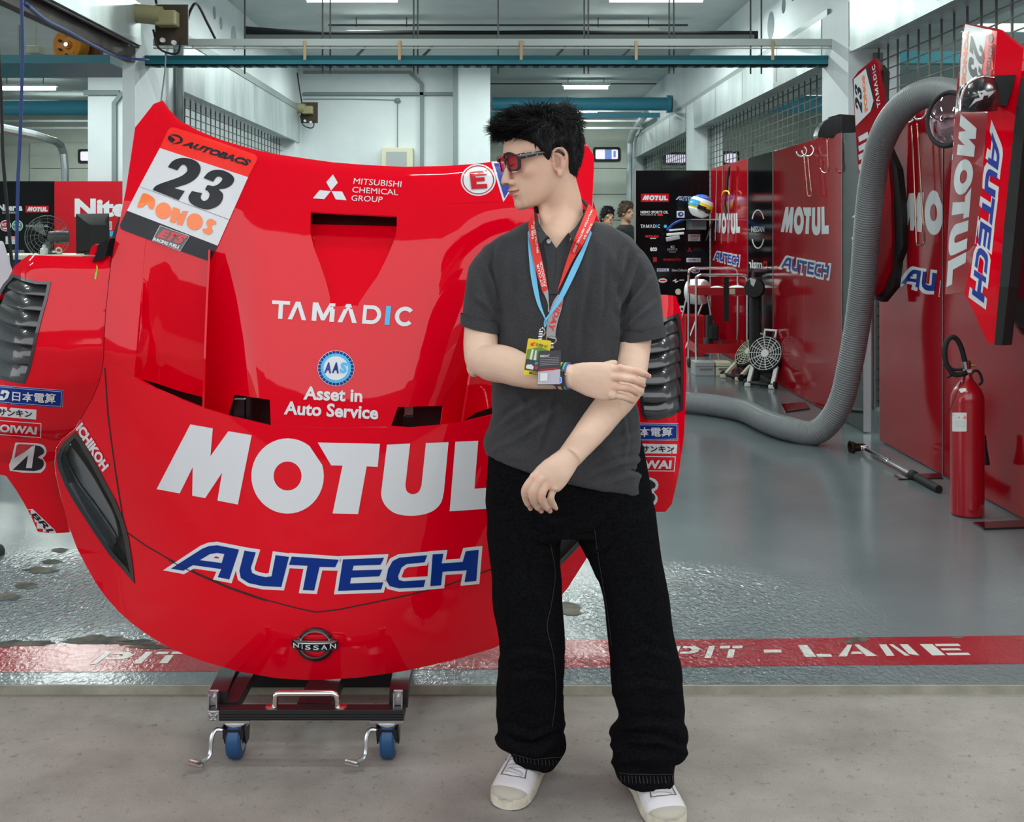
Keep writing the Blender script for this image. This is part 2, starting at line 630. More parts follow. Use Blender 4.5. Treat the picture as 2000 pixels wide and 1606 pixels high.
def soft(pts, corners, n=4):
    """closed outline, rounded everywhere except at the corner indices."""
    m = len(pts)
    cs = sorted(corners)
    out = []
    for a, b in zip(cs, cs[1:] + [cs[0] + m]):
        seg = [pts[i % m] for i in range(a, b + 1)]
        out += (cr2(seg, n) if len(seg) > 2 else seg)[:-1]
    return out


def ellipse(cx, cy, rx, ry, n=32, rot=0.0, a0=0, a1=2 * math.pi):
    c, s = math.cos(rot), math.sin(rot)
    full = abs(a1 - a0 - 2 * math.pi) < 1e-6
    m = n if full else n + 1
    o = []
    for i in range(m):
        a = a0 + (a1 - a0) * i / n
        x, y = rx * math.cos(a), ry * math.sin(a)
        o.append((cx + x * c - y * s, cy + x * s + y * c))
    return o


def rrect(x0, y0, x1, y1, r, n=5):
    o = []
    for cx, cy, a in ((x1 - r, y0 + r, -90), (x1 - r, y1 - r, 0), (x0 + r, y1 - r, 90), (x0 + r, y0 + r, 180)):
        for k in range(n + 1):
            t = math.radians(a + 90 * k / n)
            o.append((cx + r * math.cos(t), cy + r * math.sin(t)))
    return o


CAMO = V(0, 0, H)


class Decal:
    """vinyl laid on a surface: shapes are drawn as seen from where the photographer stands and dropped on the surface."""

    def __init__(self, bvh, step=None, lift=0.0012):
        self.bvh, self.step, self.lift = bvh, step, lift
        self.layers = []

    def poly(self, m, outer, holes=(), layer=0):
        v, f = tess(outer, holes)
        self.layers.append((m, v, f, layer))
        return self

    def text(self, m, s, q, bold=0.0, shear=0.0, space=1.0, layer=1):
        v, f = text_mesh(s, bold, shear, space)
        fm = quad_map([(a, b, 0) for a, b in q])
        self.layers.append((m, [tuple(fm(a, b).xy) for a, b in v], f, layer))
        return self

    def mapped(self, m, shapes, q, layer=0):
        """shapes: list of (outer, holes) in unit box (y up)."""
        fm = quad_map([(a, b, 0) for a, b in q])
        for outer, holes in shapes:
            v, f = tess(outer, holes)
            self.layers.append((m, [tuple(fm(a, b).xy) for a, b in v], f, layer))
        return self

    def build(self, name, parent=None, **kw):
        mb = MB()
        nrm = []
        for m, v, f, layer in self.layers:
            bm = bmesh.new()
            bv = [bm.verts.new((a, b, 0)) for a, b in v]
            for t in f:
                try:
                    bm.faces.new([bv[i] for i in t])
                except ValueError:
                    pass
            if self.step:
                xs = [p[0] for p in v]; ys = [p[1] for p in v]
                for ax, lo, hi in ((0, min(xs), max(xs)), (1, min(ys), max(ys))):
                    c = (math.floor(lo / self.step) + 1) * self.step
                    while c < hi:
                        co = (c, 0, 0) if ax == 0 else (0, c, 0)
                        no = (1, 0, 0) if ax == 0 else (0, 1, 0)
                        bmesh.ops.bisect_plane(bm, geom=bm.verts[:] + bm.edges[:] + bm.faces[:], plane_co=co, plane_no=no, dist=1e-4)
                        c += self.step
            bm.verts.index_update()
            out, miss, hitd = [], [], []
            for k, vv in enumerate(bm.verts):
                d = V((vv.co.x - CX) / F, 1.0, (CY - vv.co.y) / F).normalized()
                hit = self.bvh.ray_cast(CAMO, d)
                if hit[0] is None:
                    miss.append(k); out.append(None); nrm.append(V(0, -1, 0)); continue
                n = hit[1]
                if n.dot(d) > 0:
                    n = -n
                nrm.append(n)
                hitd.append(hit[3])
                out.append(hit[0] + n * (self.lift * (1 + layer * 0.7)) - d * 0.0004 * (1 + layer))
            md = set(miss)
            fs = [tuple(x.index for x in fc.verts) for fc in bm.faces if not any(x.index in md for x in fc.verts)]
            out = [p if p is not None else V(0, 3, 0) for p in out]
            bm.free()
            mb.use(m)
            mb.add(out, fs)
        used = sorted({i for f in mb.f for i in f})
        rm = {o: k for k, o in enumerate(used)}
        mb.v = [mb.v[i] for i in used]
        mb.f = [tuple(rm[i] for i in f) for f in mb.f]
        if not mb.f:
            return None
        # orient towards the viewer
        nf = []
        for f in mb.f:
            a, b, c = mb.v[f[0]], mb.v[f[1]], mb.v[f[2]]
            n = (b - a).cross(c - a)
            nf.append(f if n.dot(a - CAMO) < 0 else f[::-1])
        mb.f = nf
        return mb.build(name, None, parent, fixn=False, smooth=bool(self.step), **kw)


# letter shapes of the two big sponsor words, drawn once
def _z4(pts):
    return [(290 + a * 0.35, 800 + b * 0.35) for a, b in pts]


_Oout = [(777 + 202 * math.cos(t), 371 + 210 * math.sin(t)) for t in [math.radians(a) for a in range(-17, 308, 9)]]
MOTUL_PX = [
    (_z4([(235, 83), (360, 105), (347, 260), (447, 121), (577, 143), (500, 530), (386, 508), (412, 352), (318, 494), (246, 481), (248, 322), (176, 468), (47, 444)]), []),
    (_z4(_Oout), [_z4(ellipse(777, 371, 78, 81, 28))]),
    (_z4([(945, 184), (1292, 192), (1279, 320), (1218, 317), (1170, 583), (1028, 580), (1083, 313), (1020, 312)]), []),
    (_z4([(1331, 196), (1460, 190)] + cr2([(1433, 425), (1443, 458), (1475, 473), (1508, 458), (1523, 425)], 5) + [(1548, 187), (1674, 182)] + cr2([(1648, 460), (1632, 520), (1588, 565), (1520, 588), (1440, 592), (1368, 575), (1318, 530), (1299, 480), (1302, 435)], 4)), []),
    (_z4([(1712, 180), (1840, 174), (1818, 442), (1985, 428), (1970, 548), (1680, 568)]), []),
]
_AUT_B = [
    ([(127, 888), (300, 777), (340, 761), (385, 757), (507, 781), (452, 948), (388, 935), (408, 890), (250, 868), (196, 899)], [[(288, 840), (345, 806), (385, 800), (425, 806), (410, 856)]]),
    ([(537, 787), (600, 797), (572, 885), (580, 912), (610, 925), (655, 935), (688, 930), (710, 812), (785, 822), (742, 990), (640, 985), (560, 968), (517, 940), (508, 900)], []),
    ([(800, 820), (1062, 838), (1042, 880), (955, 878), (925, 1010), (862, 1007), (888, 872), (785, 866)], []),
    ([(1085, 836), (1315, 827), (1295, 866), (1145, 871), (1138, 897), (1305, 893), (1288, 930), (1130, 938), (1125, 970), (1310, 964), (1298, 1003), (1058, 1012)], []),
    ([(1555, 812), (1540, 852), (1440, 862), (1412, 880), (1392, 930), (1397, 950), (1422, 958), (1545, 950), (1535, 990), (1400, 998), (1345, 985), (1325, 950), (1337, 890), (1362, 845), (1400, 826)], []),
    ([(1585, 808), (1645, 804), (1635, 858), (1752, 850), (1770, 790), (1842, 782), (1828, 956), (1763, 962), (1775, 896), (1640, 905), (1632, 980), (1572, 985)], []),
]
_AUT_W = [
    ([(127, 888), (300, 777), (340, 761), (385, 757), (507, 781), (452, 948), (388, 935), (408, 890), (250, 868), (196, 899)], [[(362, 828), (376, 819), (396, 824), (392, 832)]]),
    _AUT_B[1], _AUT_B[2],
    ([(1085, 836), (1315, 827), (1300, 893), (1305, 893), (1292, 935), (1310, 964), (1298, 1003), (1058, 1012)], []),
    _AUT_B[4], _AUT_B[5],
]
AUTECH_B = [(_z4(o), [_z4(h) for h in hs]) for o, hs in _AUT_B]
AUTECH_W = [(_z4(offset_poly(o, 19)), [_z4(h) for h in hs]) for o, hs in _AUT_W]


def normalise(groups):
    xs = [p[0] for g in groups for o, h in g for p in o]; ys = [p[1] for g in groups for o, h in g for p in o]
    x0, x1, y0, y1 = min(xs), max(xs), min(ys), max(ys)
    f = lambda pts: [((a - x0) / (x1 - x0), (y1 - b) / (y1 - y0)) for a, b in pts]
    return [[(f(o), [f(h) for h in hs]) for o, hs in g] for g in groups]


# straightened unit versions for the wall boards (the bonnet's words follow its curve)
def _straight(shapes, dy):
    g = lambda pts: [(a, b - dy(a)) for a, b in pts]
    return [(g(o), [g(h) for h in hs]) for o, hs in shapes]


(MOTUL_U,) = normalise([_straight(MOTUL_PX, lambda x: interp([(306, 0), (440, 20), (560, 34), (680, 38), (820, 34), (985, 26)], x))])
AUT_BU, AUT_WU = normalise([_straight(AUTECH_B, lambda x: interp([(315, 0), (560, 30), (700, 32), (945, 5)], x)), _straight(AUTECH_W, lambda x: interp([(315, 0), (560, 30), (700, 32), (945, 5)], x))])
# ------------------------------------------------------------------ the setting
XL, XR, CEIL = -2.9, 2.8, 3.95
YB, YR = 16.5, 22.6


def struct(name, mb, m=None, parent=None, **kw):
    return mb.build(name, m, parent, kind=None if parent else 'structure', **kw)


# ground, garage floor, kerb
struct('ground', MB().box2((-30, -26, -0.3), (30, 3.379, 0)), CONC)
FLOOR = struct('floor', MB().box2((-14, 3.384, -0.3), (12, 26, GF)), EPOXY)
struct('trim_1', MB().box2((-14, 3.3755, -0.3), (12, 3.386, GF - 0.0005)), CONCK)
FB = bvh_of(FLOOR)
gquad = lambda pts: [tuple(p) for p in pts]
# red stripe with its stencilled words
d = Decal(FB, None, 0.0006)
d.poly(STRIPE, [(-260, 1266), (-20, 1262), (300, 1255), (1000, 1252), (1500, 1248), (2050, 1241), (2300, 1240), (2300, 1293), (2050, 1297), (1500, 1302), (1000, 1307), (440, 1312), (-20, 1314), (-260, 1316)])
STR = d.build('trim_2', kind='structure')
SB = bvh_of(STR)


def stencil(letters, quad, name):
    """stencil letters: unit shapes placed side by side."""
    dd = Decal(SB, None, 0.0008)
    fm = quad_map([(a, b, 0) for a, b in quad])
    for x0, x1, polys in letters:
        for p in polys:
            v, f = tess([tuple(fm(x0 + (x1 - x0) * a, b).xy) for a, b in p])
            dd.layers.append((STENCIL, v, f, 0))
    return dd.build(name, kind='structure')


LP = [[(0.16, 0), (0.0, 0.0), (0.16, 1), (0.32, 1)], [(0.40, 1), (0.8, 1), (1.0, 0.78), (0.9, 0.5), (0.7, 0.38), (0.30, 0.38), (0.33, 0.55), (0.62, 0.55), (0.72, 0.68), (0.65, 0.83), (0.38, 0.83)]]
LI = [[(0, 0), (0.6, 0), (1, 1), (0.4, 1)]]
LT = [[(0.0, 0.78), (0.05, 1), (0.46, 1), (0.42, 0.78)], [(0.56, 1), (1, 1), (0.97, 0.78), (0.55, 0.78)], [(0.30, 0), (0.58, 0), (0.66, 0.7), (0.40, 0.7)]]
LD = [[(0, 0.4), (1, 0.4), (1, 0.65), (0.02, 0.65)]]
LL = [[(0.16, 0), (0.5, 0), (0.30, 1), (0, 1)], [(0.55, 0), (1, 0), (0.98, 0.22), (0.5, 0.22)]]
LA = [[(0, 0), (0.22, 0), (0.48, 1), (0.36, 1)], [(0.54, 1), (0.66, 1), (1, 0), (0.72, 0)], [(0.34, 0.2), (0.66, 0.2), (0.62, 0.4), (0.40, 0.4)]]
LN = [[(0.05, 0), (0.28, 0), (0.22, 1), (0, 1)], [(0.30, 1), (0.42, 1), (0.72, 0.0), (0.58, 0.0)], [(0.72, 0.15), (1.0, 0), (0.86, 1), (0.62, 1)]]
LE = [[(0.12, 0), (0.42, 0), (0.30, 1), (0, 1)], [(0.36, 1), (0.92, 1), (0.94, 0.8), (0.36, 0.8)], [(0.42, 0.6), (0.85, 0.6), (0.88, 0.42), (0.44, 0.42)], [(0.46, 0.2), (0.98, 0.2), (1, 0), (0.48, 0)]]
stencil([(0, .42, LP), (.48, .62, LI), (.66, 1.0, LT)], [(196, 1275), (362, 1273), (352, 1296), (176, 1298)], 'trim_3')
stencil([(0.0, .10, LP), (.115, .15, LI), (.165, .245, LT), (.315, .375, LD), (.435, .54, LL), (.56, .69, LA), (.715, .83, LN), (.855, 1.0, LE)], [(1312, 1263), (1878, 1258), (1896, 1280), (1308, 1287)], 'trim_4')
# chipped and bare patches of the floor paint
d = Decal(FB, None, 0.0014)
random.seed(4)


def blob(cx, cy, rx, ry, n=22, jag=0.35):
    return [(cx + rx * math.cos(t) * (1 + jag * random.uniform(-1, 1)), cy + ry * math.sin(t) * (1 + jag * random.uniform(-1, 1))) for t in [2 * math.pi * k / n for k in range(n)]]


for b in ((40, 1258, 70, 6), (190, 1252, 60, 9), (260, 1256, 50, 6), (330, 1264, 70, 4), (10, 1166, 26, 8), (50, 1145, 22, 6), (80, 1115, 30, 6), (100, 1098, 18, 5), (118, 1075, 16, 4), (1112, 1190, 22, 12), (1000, 1249, 14, 3), (1680, 1250, 22, 4), (1660, 1254, 14, 3), (1870, 1246, 14, 2), (1480, 1249, 10, 2), (1145, 1297, 4, 2)):
    d.poly(PATCH, blob(*b))
d.build('trim_5', kind='structure')

# ceiling and walls
struct('ceiling', MB().box2((-14, 3.4, CEIL), (12, 26, CEIL + 0.25)), CEILM)


def yz_wall(name, x0, x1, y0, y1, z0, z1, holes=()):
    poly = [(x0, y0, z0), (x0, y1, z0), (x0, y1, z1), (x0, y0, z1)]
    hs = [[(x0, cy + r * math.cos(t), cz + r * math.sin(t)) for t in [2 * math.pi * k / 20 for k in range(20)]] for cy, cz, r in holes]
    struct(name, MB().prism(poly, (x1 - x0, 0, 0), hs), WALLW)


yz_wall('wall_left', XL - 0.05, XL - 0.27, 3.45, YB, 3.18, CEIL, [(11.55, 3.70, .07), (11.82, 3.64, .07), (12.4, 3.58, .14)])
yz_wall('wall_right', XR, XR + 0.25, 3.45, YR, 3.18, CEIL, [(11.2, 3.50, .145), (10.7, 3.60, .075), (10.36, 3.66, .085)])
cb = MB()
for x, y0, y1 in ((XL - 0.35, 8.85, 9.95), (XL - 0.35, 15.9, YB)):
    cb.box2((XL - 0.10 if y0 < 9 else x, y0, 0), (XL, y1, 3.2))
struct('wall_column_left', cb, WALLW)
cb = MB()
for y0, y1 in ((8.58, 9.27), (15.28, 15.88), (21.92, YR)):
    cb.box2((XR - 0.05, y0, 0), (XR + 0.35, y1, 3.2))
struct('wall_column_right', cb, WALLW)
struct('wall_back', MB().box2((-6.0, YB, 0), (-0.08, YB + 0.2, CEIL)).box2((-0.62, YB - 0.3, 0), (-0.08, YB, CEIL)).box2((-6.0, YB - 0.3, 0), (-5.48, YB, CEIL)), WALLW)
REARM = mat('rear_wall', (0.50, 0.54, 0.47), rough=0.7)
noise_col(REARM, (0.46, 0.50, 0.44), (0.56, 0.60, 0.53), 1.0)
struct('wall_rear', MB().box2((-14, YR, 0), (12, YR + 0.2, CEIL)), REARM)
struct('wall_far_left', MB().box2((-11.8, 3.45, 0), (-11.6, YR, CEIL)), WALLW)
struct('wall_far_right', MB().box2((9.0, 3.45, 0), (9.2, YR, CEIL)), WALLW)
# front of the building above the open bays and its canopy; the far side of the pit lane
struct('wall_front', MB().box2((-14, 3.42, 3.98), (12, 3.7, 8)), WALLW)
struct('roof_canopy', MB().box2((-16, 0.2, 4.15), (14, 3.42, 4.35)), CEILM)
PITW = mat('pit_wall', (0.10, 0.105, 0.11), rough=0.8)
struct('wall_pit', MB().box2((-40, -17, 0), (40, -16, 4.6)), PITW)

# roll-up shutter boxes over the side openings, with their grilles
def shutter(name, x0, x1, y0, y1, z0, z1, side, grille=True, track=False):
    t = tag(thing(name, ((x0 + x1) / 2, (y0 + y1) / 2, z0), None, None), kind='structure')
    b = MB()
    b.box2((x0, y0, z0 + 0.03), (x1, y1, z1))
    n = max(2, round((y1 - y0) / 1.6))
    xi = x0 if abs(x0) < abs(x1) else x1
    s = 1 if xi > 0 else -1
    b.use(GALVD)
    b.box2((xi - s * 0.006, y0, z0), (xi + s * 0.03, y1, z0 + 0.045))
    for k in range(1, n):
        yy = lerp(y0, y1, k / n)
        b.box2((xi - s * 0.003, yy - 0.006, z0 + 0.05), (xi, yy + 0.006, z1))
    b.mats[0] = GALV
    b.build('shutter_box', GALV, t)
    if grille:
        g = MB()
        xg = xi + s * 0.22
        z = 0.1
        while z < z0:
            g.bar((xg, y0, z), (xg, y1, z), 0.008, 0.008)
            z += 0.082
        y = y0 + 0.08
        while y < y1:
            g.box2((xg - 0.005, y - 0.008, 0.05), (xg + 0.005, y + 0.008, z0 + 0.03))
            y += 0.20
        g.build('grille', GRILLE, t)
        MB().box2((xg - 0.03, y0 - 0.05, 0), (xg + 0.04, y0, z0)).box2((xg - 0.03, y1, 0), (xg + 0.04, y1 + 0.05, z0)).build('guide_rail', GALVD, t)
    if track:
        k = MB()
        k.box2((xi + s * 0.012, y0, z0 - 0.02), (xi + s * 0.035, y1, z0 + 0.06))
        k.box2((xi + s * 0.075, y0, z0 - 0.115), (xi + s * 0.15, y1 + 0.1, z0 + 0.02))
        yy = y0
        while yy < y1:
            k.box2((xi + s * 0.03, yy, z0 - 0.01), (xi + s * 0.08, yy + 0.05, z0 + 0.04))
            yy += 0.42
        k.build('track', DBROWN, t)
    return t


shutter('wall_shutter', XL + 0.08, XL - 0.4, 3.45, 8.75, 2.885, 3.22, -1, grille=False, track=True)
shutter('wall_shutter', XL + 0.02, XL - 0.4, 10.1, 16.2, 2.70, 3.16, -1)
shutter('wall_shutter', XR - 0.05, XR + 0.5, 3.45, 8.55, 2.80, 3.25, 1)
shutter('wall_shutter', XR - 0.05, XR + 0.5, 9.3, 15.25, 2.82, 3.20, 1)
shutter('wall_shutter', XR - 0.05, XR + 0.5, 15.92, 21.88, 2.84, 3.20, 1)
# grey trim: bands and column guards
tb = MB()
tb.box2((XL - 0.06, 10.0, 3.16), (XL + 0.03, 16.4, 3.24)).box2((XR - 0.03, 9.2, 3.20), (XR + 0.06, 21.9, 3.27))
tb.box2((XL - 0.02, 9.92, 0), (XL + 0.03, 10.06, 3.1))
struct('trim_6', tb, GALVD)
tb = MB()
xw = lambda px: (px - CX) / F * (YB - 0.05)
zw = lambda py: H + (CY - py) / F * (YB - 0.05)
tb.box2((xw(592), YB - 0.06, zw(143)), (xw(800), YB, zw(138)))
tb.bar((xw(799), YB - 0.03, zw(140)), (xw(823), YB - 0.03, zw(163)), 0.05, 0.05, (0, 1, 0))
tb.box2((xw(820), YB - 0.06, 0), (xw(827), YB, zw(163)))
tb.box2((xw(592), YB - 0.06, zw(186)), (xw(888), YB, zw(180)))
tb.box2((xw(886), YB - 0.33, 0), (xw(895), YB, CEIL))
tb.box2((xw(590), YB - 0.05, zw(131)), (xw(960), YB, zw(127)))
tb.box2((xw(178), YB - 0.36, zw(190)), (xw(246), YB - 0.3, zw(181)))
tb.box2((xw(232), YB - 0.36, 0), (xw(241), YB - 0.3, zw(205)))
tb.bar((xw(236), YB - 0.34, zw(207)), (xw(252), YB - 0.34, zw(186)), 0.06, 0.06, (0, 1, 0))
struct('trim_7', tb, TRIMG)

# rear wall: sectional doors with a lit window each
def rear_door(n, px0, px1, wx0, wx1, wy0, wy1):
    t = tag(thing('door_%d' % n, P((px0 + px1) / 2, 448, YR - 0.05), None, None), kind='structure')
    a, b = P(px0, 0, YR - 0.02).x, P(px1, 0, YR - 0.02).x
    q = MB()
    z = GF
    while z < 2.9:
        q.box2((a, YR - 0.07, z), (b, YR - 0.01, z + 0.52), 0.012)
        z += 0.53
    q.build('door_panel', REARM, t)
    x0, x1 = P(wx0, 0, YR - 0.09).x, P(wx1, 0, YR - 0.09).x
    z0, z1 = P(0, wy1, YR - 0.09).z, P(0, wy0, YR - 0.09).z
    fr = MB()
    o = [(p[0], YR - 0.07, p[1]) for p in rrect(x0 - .05, z0 - .05, x1 + .05, z1 + .05, .05)]
    h = [(p[0], YR - 0.07, p[1]) for p in rrect(x0, z0, x1, z1, .03)]
    fr.prism(o, (0, -0.03, 0), [h])
    f = fr.build('window_frame', BLACKM, t)
    MB().box2((x0, YR - 0.085, z0), (x1, YR - 0.075, z1)).build('pane', WINLIT, f)
    return t, x0, x1, z0, z1


def _blue(t, x0, x1, z0, z1):
    MB().box2((lerp(x0, x1, .42), YR - 0.09, z0), (lerp(x0, x1, .72), YR - 0.086, z1)).box2((lerp(x0, x1, .80), YR - 0.09, lerp(z0, z1, .2)), (lerp(x0, x1, .90), YR - 0.086, lerp(z0, z1, .85))).build('window_sign', mat('window_blue', (0.12, 0.2, 0.5), emit=(0.2, 0.32, 0.75), estr=0.5), t)


_blue(*rear_door(1, 1075, 1228, 1163, 1207, 292, 311))
rear_door(2, 60, 186, 157, 200, 296, 314)
rear_door(3, 1292, 1420, 1300, 1340, 302, 318)
rear_door(4, 1470, 1640, 1415, 1440, 300, 318)
tb = MB()
for py, th in ((216, 4), (236, 2.5), (250, 3)):
    z = P(0, py, 20.5).z
    tb.box2((-0.1, 20.5, z - 0.02), (2.75, 20.56, z + th * 0.006))
    tb.box2((-11.5, 20.5, z - 0.02), (-6.1, 20.56, z + th * 0.006))
struct('trim_8', tb, GALV)
tb = MB()
tb.tube([P(0, 250, 14), P(60, 262, 15), P(108, 276, 17), P(118, 284, 17.2), P(124, 300, 17.3), P(127, 330, 17.3), P(127, 420, 17.3)], 0.06, 10)
tb.tube([P(1262, 222, 19), P(1245, 245, 21), P(1236, 258, 21.4), P(1230, 280, 21.6), P(1228, 420, 21.6)], 0.06, 10)
struct('trim_9', tb, GALV)

# hanging services across the bay
def services():
    s = MB()
    s.box2((XL, 9.10, 2.785), (XR + .05, 9.13, 2.865)).box2((XL, 9.10, 2.785), (XR + .05, 9.24, 2.792)).box2((XL, 9.2, 2.80), (XR + .05, 9.22, 2.83))
    o = s.build('ceiling_beam', TEAL, None, label='teal steel channel hung right across the bay under the ceiling', cat='beam')
    s = MB()
    for k in range(60):
        x = lerp(XL + .05, XR, k / 59)
        s.box2((x, 9.11, 2.780), (x + 0.05, 9.22, 2.785))
    s.build('perforation', BLACKM, o)
    s = MB().box2((XL + .1, 9.0, 2.93), (XR + .05, 9.06, 2.985)).box2((XL + .1, 9.0, 2.905), (XR + .05, 9.02, 2.915))
    s.build('ceiling_beam', TRUNK, None, label='white trunking bar just above the teal channel', cat='beam')
    s = MB().box2((P(480, 0, 10.6).x, 10.55, 3.25), (P(1470, 0, 10.6).x, 10.95, 3.27)).box2((P(480, 0, 10.6).x, 10.53, 3.25), (P(1470, 0, 10.6).x, 10.56, 3.29))
    o = s.build('cable_tray', GALVD, None, label='dull metal cable tray hung behind the white bar', cat='cable tray')
    c = MB()
    for k in range(6):
        pts = [P(px, 74 - k * 2 - (3 + k) * (1 if px < 620 else 0) * (620 - px) / 140 - random.uniform(0, 2), 10.7 + k * 0.03) for px in range(480, 1481, 100)]
        c.tube(cr(pts, 4), 0.018, 6)
    c.build('cables', BLACKR, None, label='bundle of black cables lying along the cable tray', cat='cables')


services()
ROD = mat('rod_dark', (0.06, 0.065, 0.065), rough=0.5, metal=0.4)
for px in (478, 630, 645, 808, 816, 973, 1141, 1149, 1307, 1316, 1466, 1487):
    x = P(px, 0, 9.16).x
    MB().cyl((x, 9.16, 2.72), (x, 9.16, CEIL), 0.007, 6).build('hanger_rod', ROD, None, label='thin steel hanger rod holding the teal channel to the ceiling', cat='rod', group='hanger rods of the teal channel')
for px in (595, 780, 1018, 1243, 1510):
    x = P(px, 0, 8.98).x
    MB().box2((x - .012, 8.985, 2.81), (x + .012, 8.995, 2.97), .003).build('strap', TAN, None, label='short tan strap tied between white bar and teal channel', cat='strap', group='tan straps on the hanging bars')
for px, py in ((708, 98), (838, 98), (1098, 98), (1228, 98)):
    p = P(px, py, 9.3)
    MB().bar(p, p + V(-.05, 0, -.05), .02, .02).bar(p, p + V(0.03, 0, 0.04), 0.03, .02).build('bracket', ROD, None, label='small dark angled bracket under the white bar', cat='bracket', group='angled brackets under the white bar')
# the same channel in the bay next door
s = MB().box2((-11.5, 9.1, 2.80), (XL - .3, 9.13, 2.87)).use(GALVD).box2((-11.5, 9.13, 2.80), (XL - .3, 9.95, 2.806))
s.mats[0] = TEAL
s.build('ceiling_beam', TEAL, None, label='teal channel with dark tray above the open left bay', cat='beam')
s = MB().box2((XR + .3, 9.1, 2.80), (8.9, 9.2, 2.90))
s.build('ceiling_beam', TEAL, None, label='teal channel seen through the grille on the right', cat='beam')
MB().box2((XR + .3, 9.1, 3.06), (8.9, 9.16, 3.13)).build('ceiling_beam', PLWHITE, None, label='white trunking bar seen through the grille on the right', cat='beam')
# blue ducts
MB().cyl((-0.05, 17.5, 3.42), (XR - .05, 17.5, 3.42), 0.105, 20).box2((-0.06, 17.4, 3.20), (XR - .2, 17.5, 3.27)).cyl((XR - .09, 17.5, 3.42), (XR - .02, 17.5, 3.42), .14, 16).build('duct', BLUEP, None, smooth=40, label='round blue duct under the ceiling at the far end', cat='duct')
MB().cyl((-11.5, 17.5, 3.36), (-6.05, 17.5, 3.36), 0.12, 20).build('duct', BLUEP, None, smooth=40, label='round blue duct crossing the far end of the left bay', cat='duct')
MB().cyl((XR + .4, 17.5, 3.42), (8.9, 17.5, 3.42), 0.14, 20).build('duct', BLUEP, None, smooth=40, label='blue duct seen through the second grille on the right', cat='duct')

# ceiling lights, and unseen lamps without a fixture
def tube_or_fill_light(x, y, z=3.75, L=0.93, label=None, group=None, vis=True, power=1.0):
    if vis:
        t = thing('ceiling_light', (x, y, z), label, 'ceiling light', group)
        MB().box2((x - L / 2 - .04, y - .05, z + .03), (x + L / 2 + .04, y + .05, z + .075), .01).build('housing', PLWHITE, t)
        MB().cyl((x - L / 2, y, z), (x + L / 2, y, z), .026, 12).build('tube', TUBE, t, smooth=40)
        for sx in (-.3, .3):
            MB().cyl((x + sx, y, z + .075), (x + sx, y, CEIL), .006, 6).build('hanger', ROD, t)
    l = bpy.data.lights.new('tube_or_fill_lamp', 'AREA')
    l.shape = 'RECTANGLE'; l.size = L; l.size_y = 0.07
    l.energy = LIGHT_TUBE * power * (L / 0.93)
    l.color = (0.90, 1.0, 0.95)
    o = bpy.data.objects.new('tube_or_fill_lamp', l)
    o.location = (x, y, z - .03)
    COL.objects.link(o)


gl = 'white fluorescent tube lights of the middle bay'
for px0, px1, py, y, lab in ((600, 776, -1, 11.0, 'long fluorescent light cut by the top edge, above the bonnet'), (1191, 1372, -1, 11.0, 'long fluorescent light cut by the top edge, above the man'),
                             (682, 808, 66, 13.1, 'fluorescent light just above the white bar, over the bonnet'), (1154, 1281, 67, 13.1, 'fluorescent light just above the white bar, over the man'),
                             (1102, 1187, 171, 18.4, 'fluorescent light hanging in front of the round blue duct'), (1120, 1166, 217, 21.2, 'farthest small fluorescent light below the blue duct')):
    p0, p1 = P(px0, py, y), P(px1, py, y)
    tube_or_fill_light((p0.x + p1.x) / 2, y, p0.z, p1.x - p0.x, lab, gl, power=3.0 if y < 14 else 1.2)
p0, p1 = P(-10, 173, 18.2), P(108, 173, 18.2)
tube_or_fill_light((p0.x + p1.x) / 2, 18.2, p0.z, p1.x - p0.x, 'fluorescent light in the left bay above the blue duct')
for x, y in ((-1.35, 5.4), (1.35, 5.4), (-1.35, 7.9), (1.35, 7.9)):
    tube_or_fill_light(x, y, 3.8, 1.2, vis=False, power=.9)
for x, y in ((-5.0, 6), (-7.7, 6), (-5, 11), (-7.7, 11), (-10, 14.5), (-5.6, 14.8), (-4.9, 12.8), (5.2, 5.5), (5.2, 8.5), (5, 12), (7.5, 12), (5, 18), (0.6, 15.2), (-1.6, 15.0), (1.6, 20.0), (-8, 20.5)):  # unseen lamps added to brighten the bays; two left ones feed floor glints
    tube_or_fill_light(x, y, 3.8, 1.2, vis=False, power=1.3 if -4 < x < 4 else (2.2 if x < 0 else 3.2))
# lamps under the canopy, out of frame above the apron
for x in (-4.6, 0.3, 3.4):
    tube_or_fill_light(x, 3.1, 4.12, 1.2, vis=False, power=.9)
for x in (-5.0, 0.9, 3.4):
    tube_or_fill_light(x, 2.3, 4.12, 1.2, vis=False, power=.9)
# trunking lines running across above the lights
for y, z, a, b in ((13.1, 3.86, -2.0, 2.3), (18.4, 3.86, -0.1, 2.7)):
    MB().box2((a, y + .06, z), (b, y + .09, z + .02)).build('conduit', ROD, None, label='thin conduit under the ceiling along the %s row of lights' % ('middle' if y < 15 else 'far'), cat='conduit')

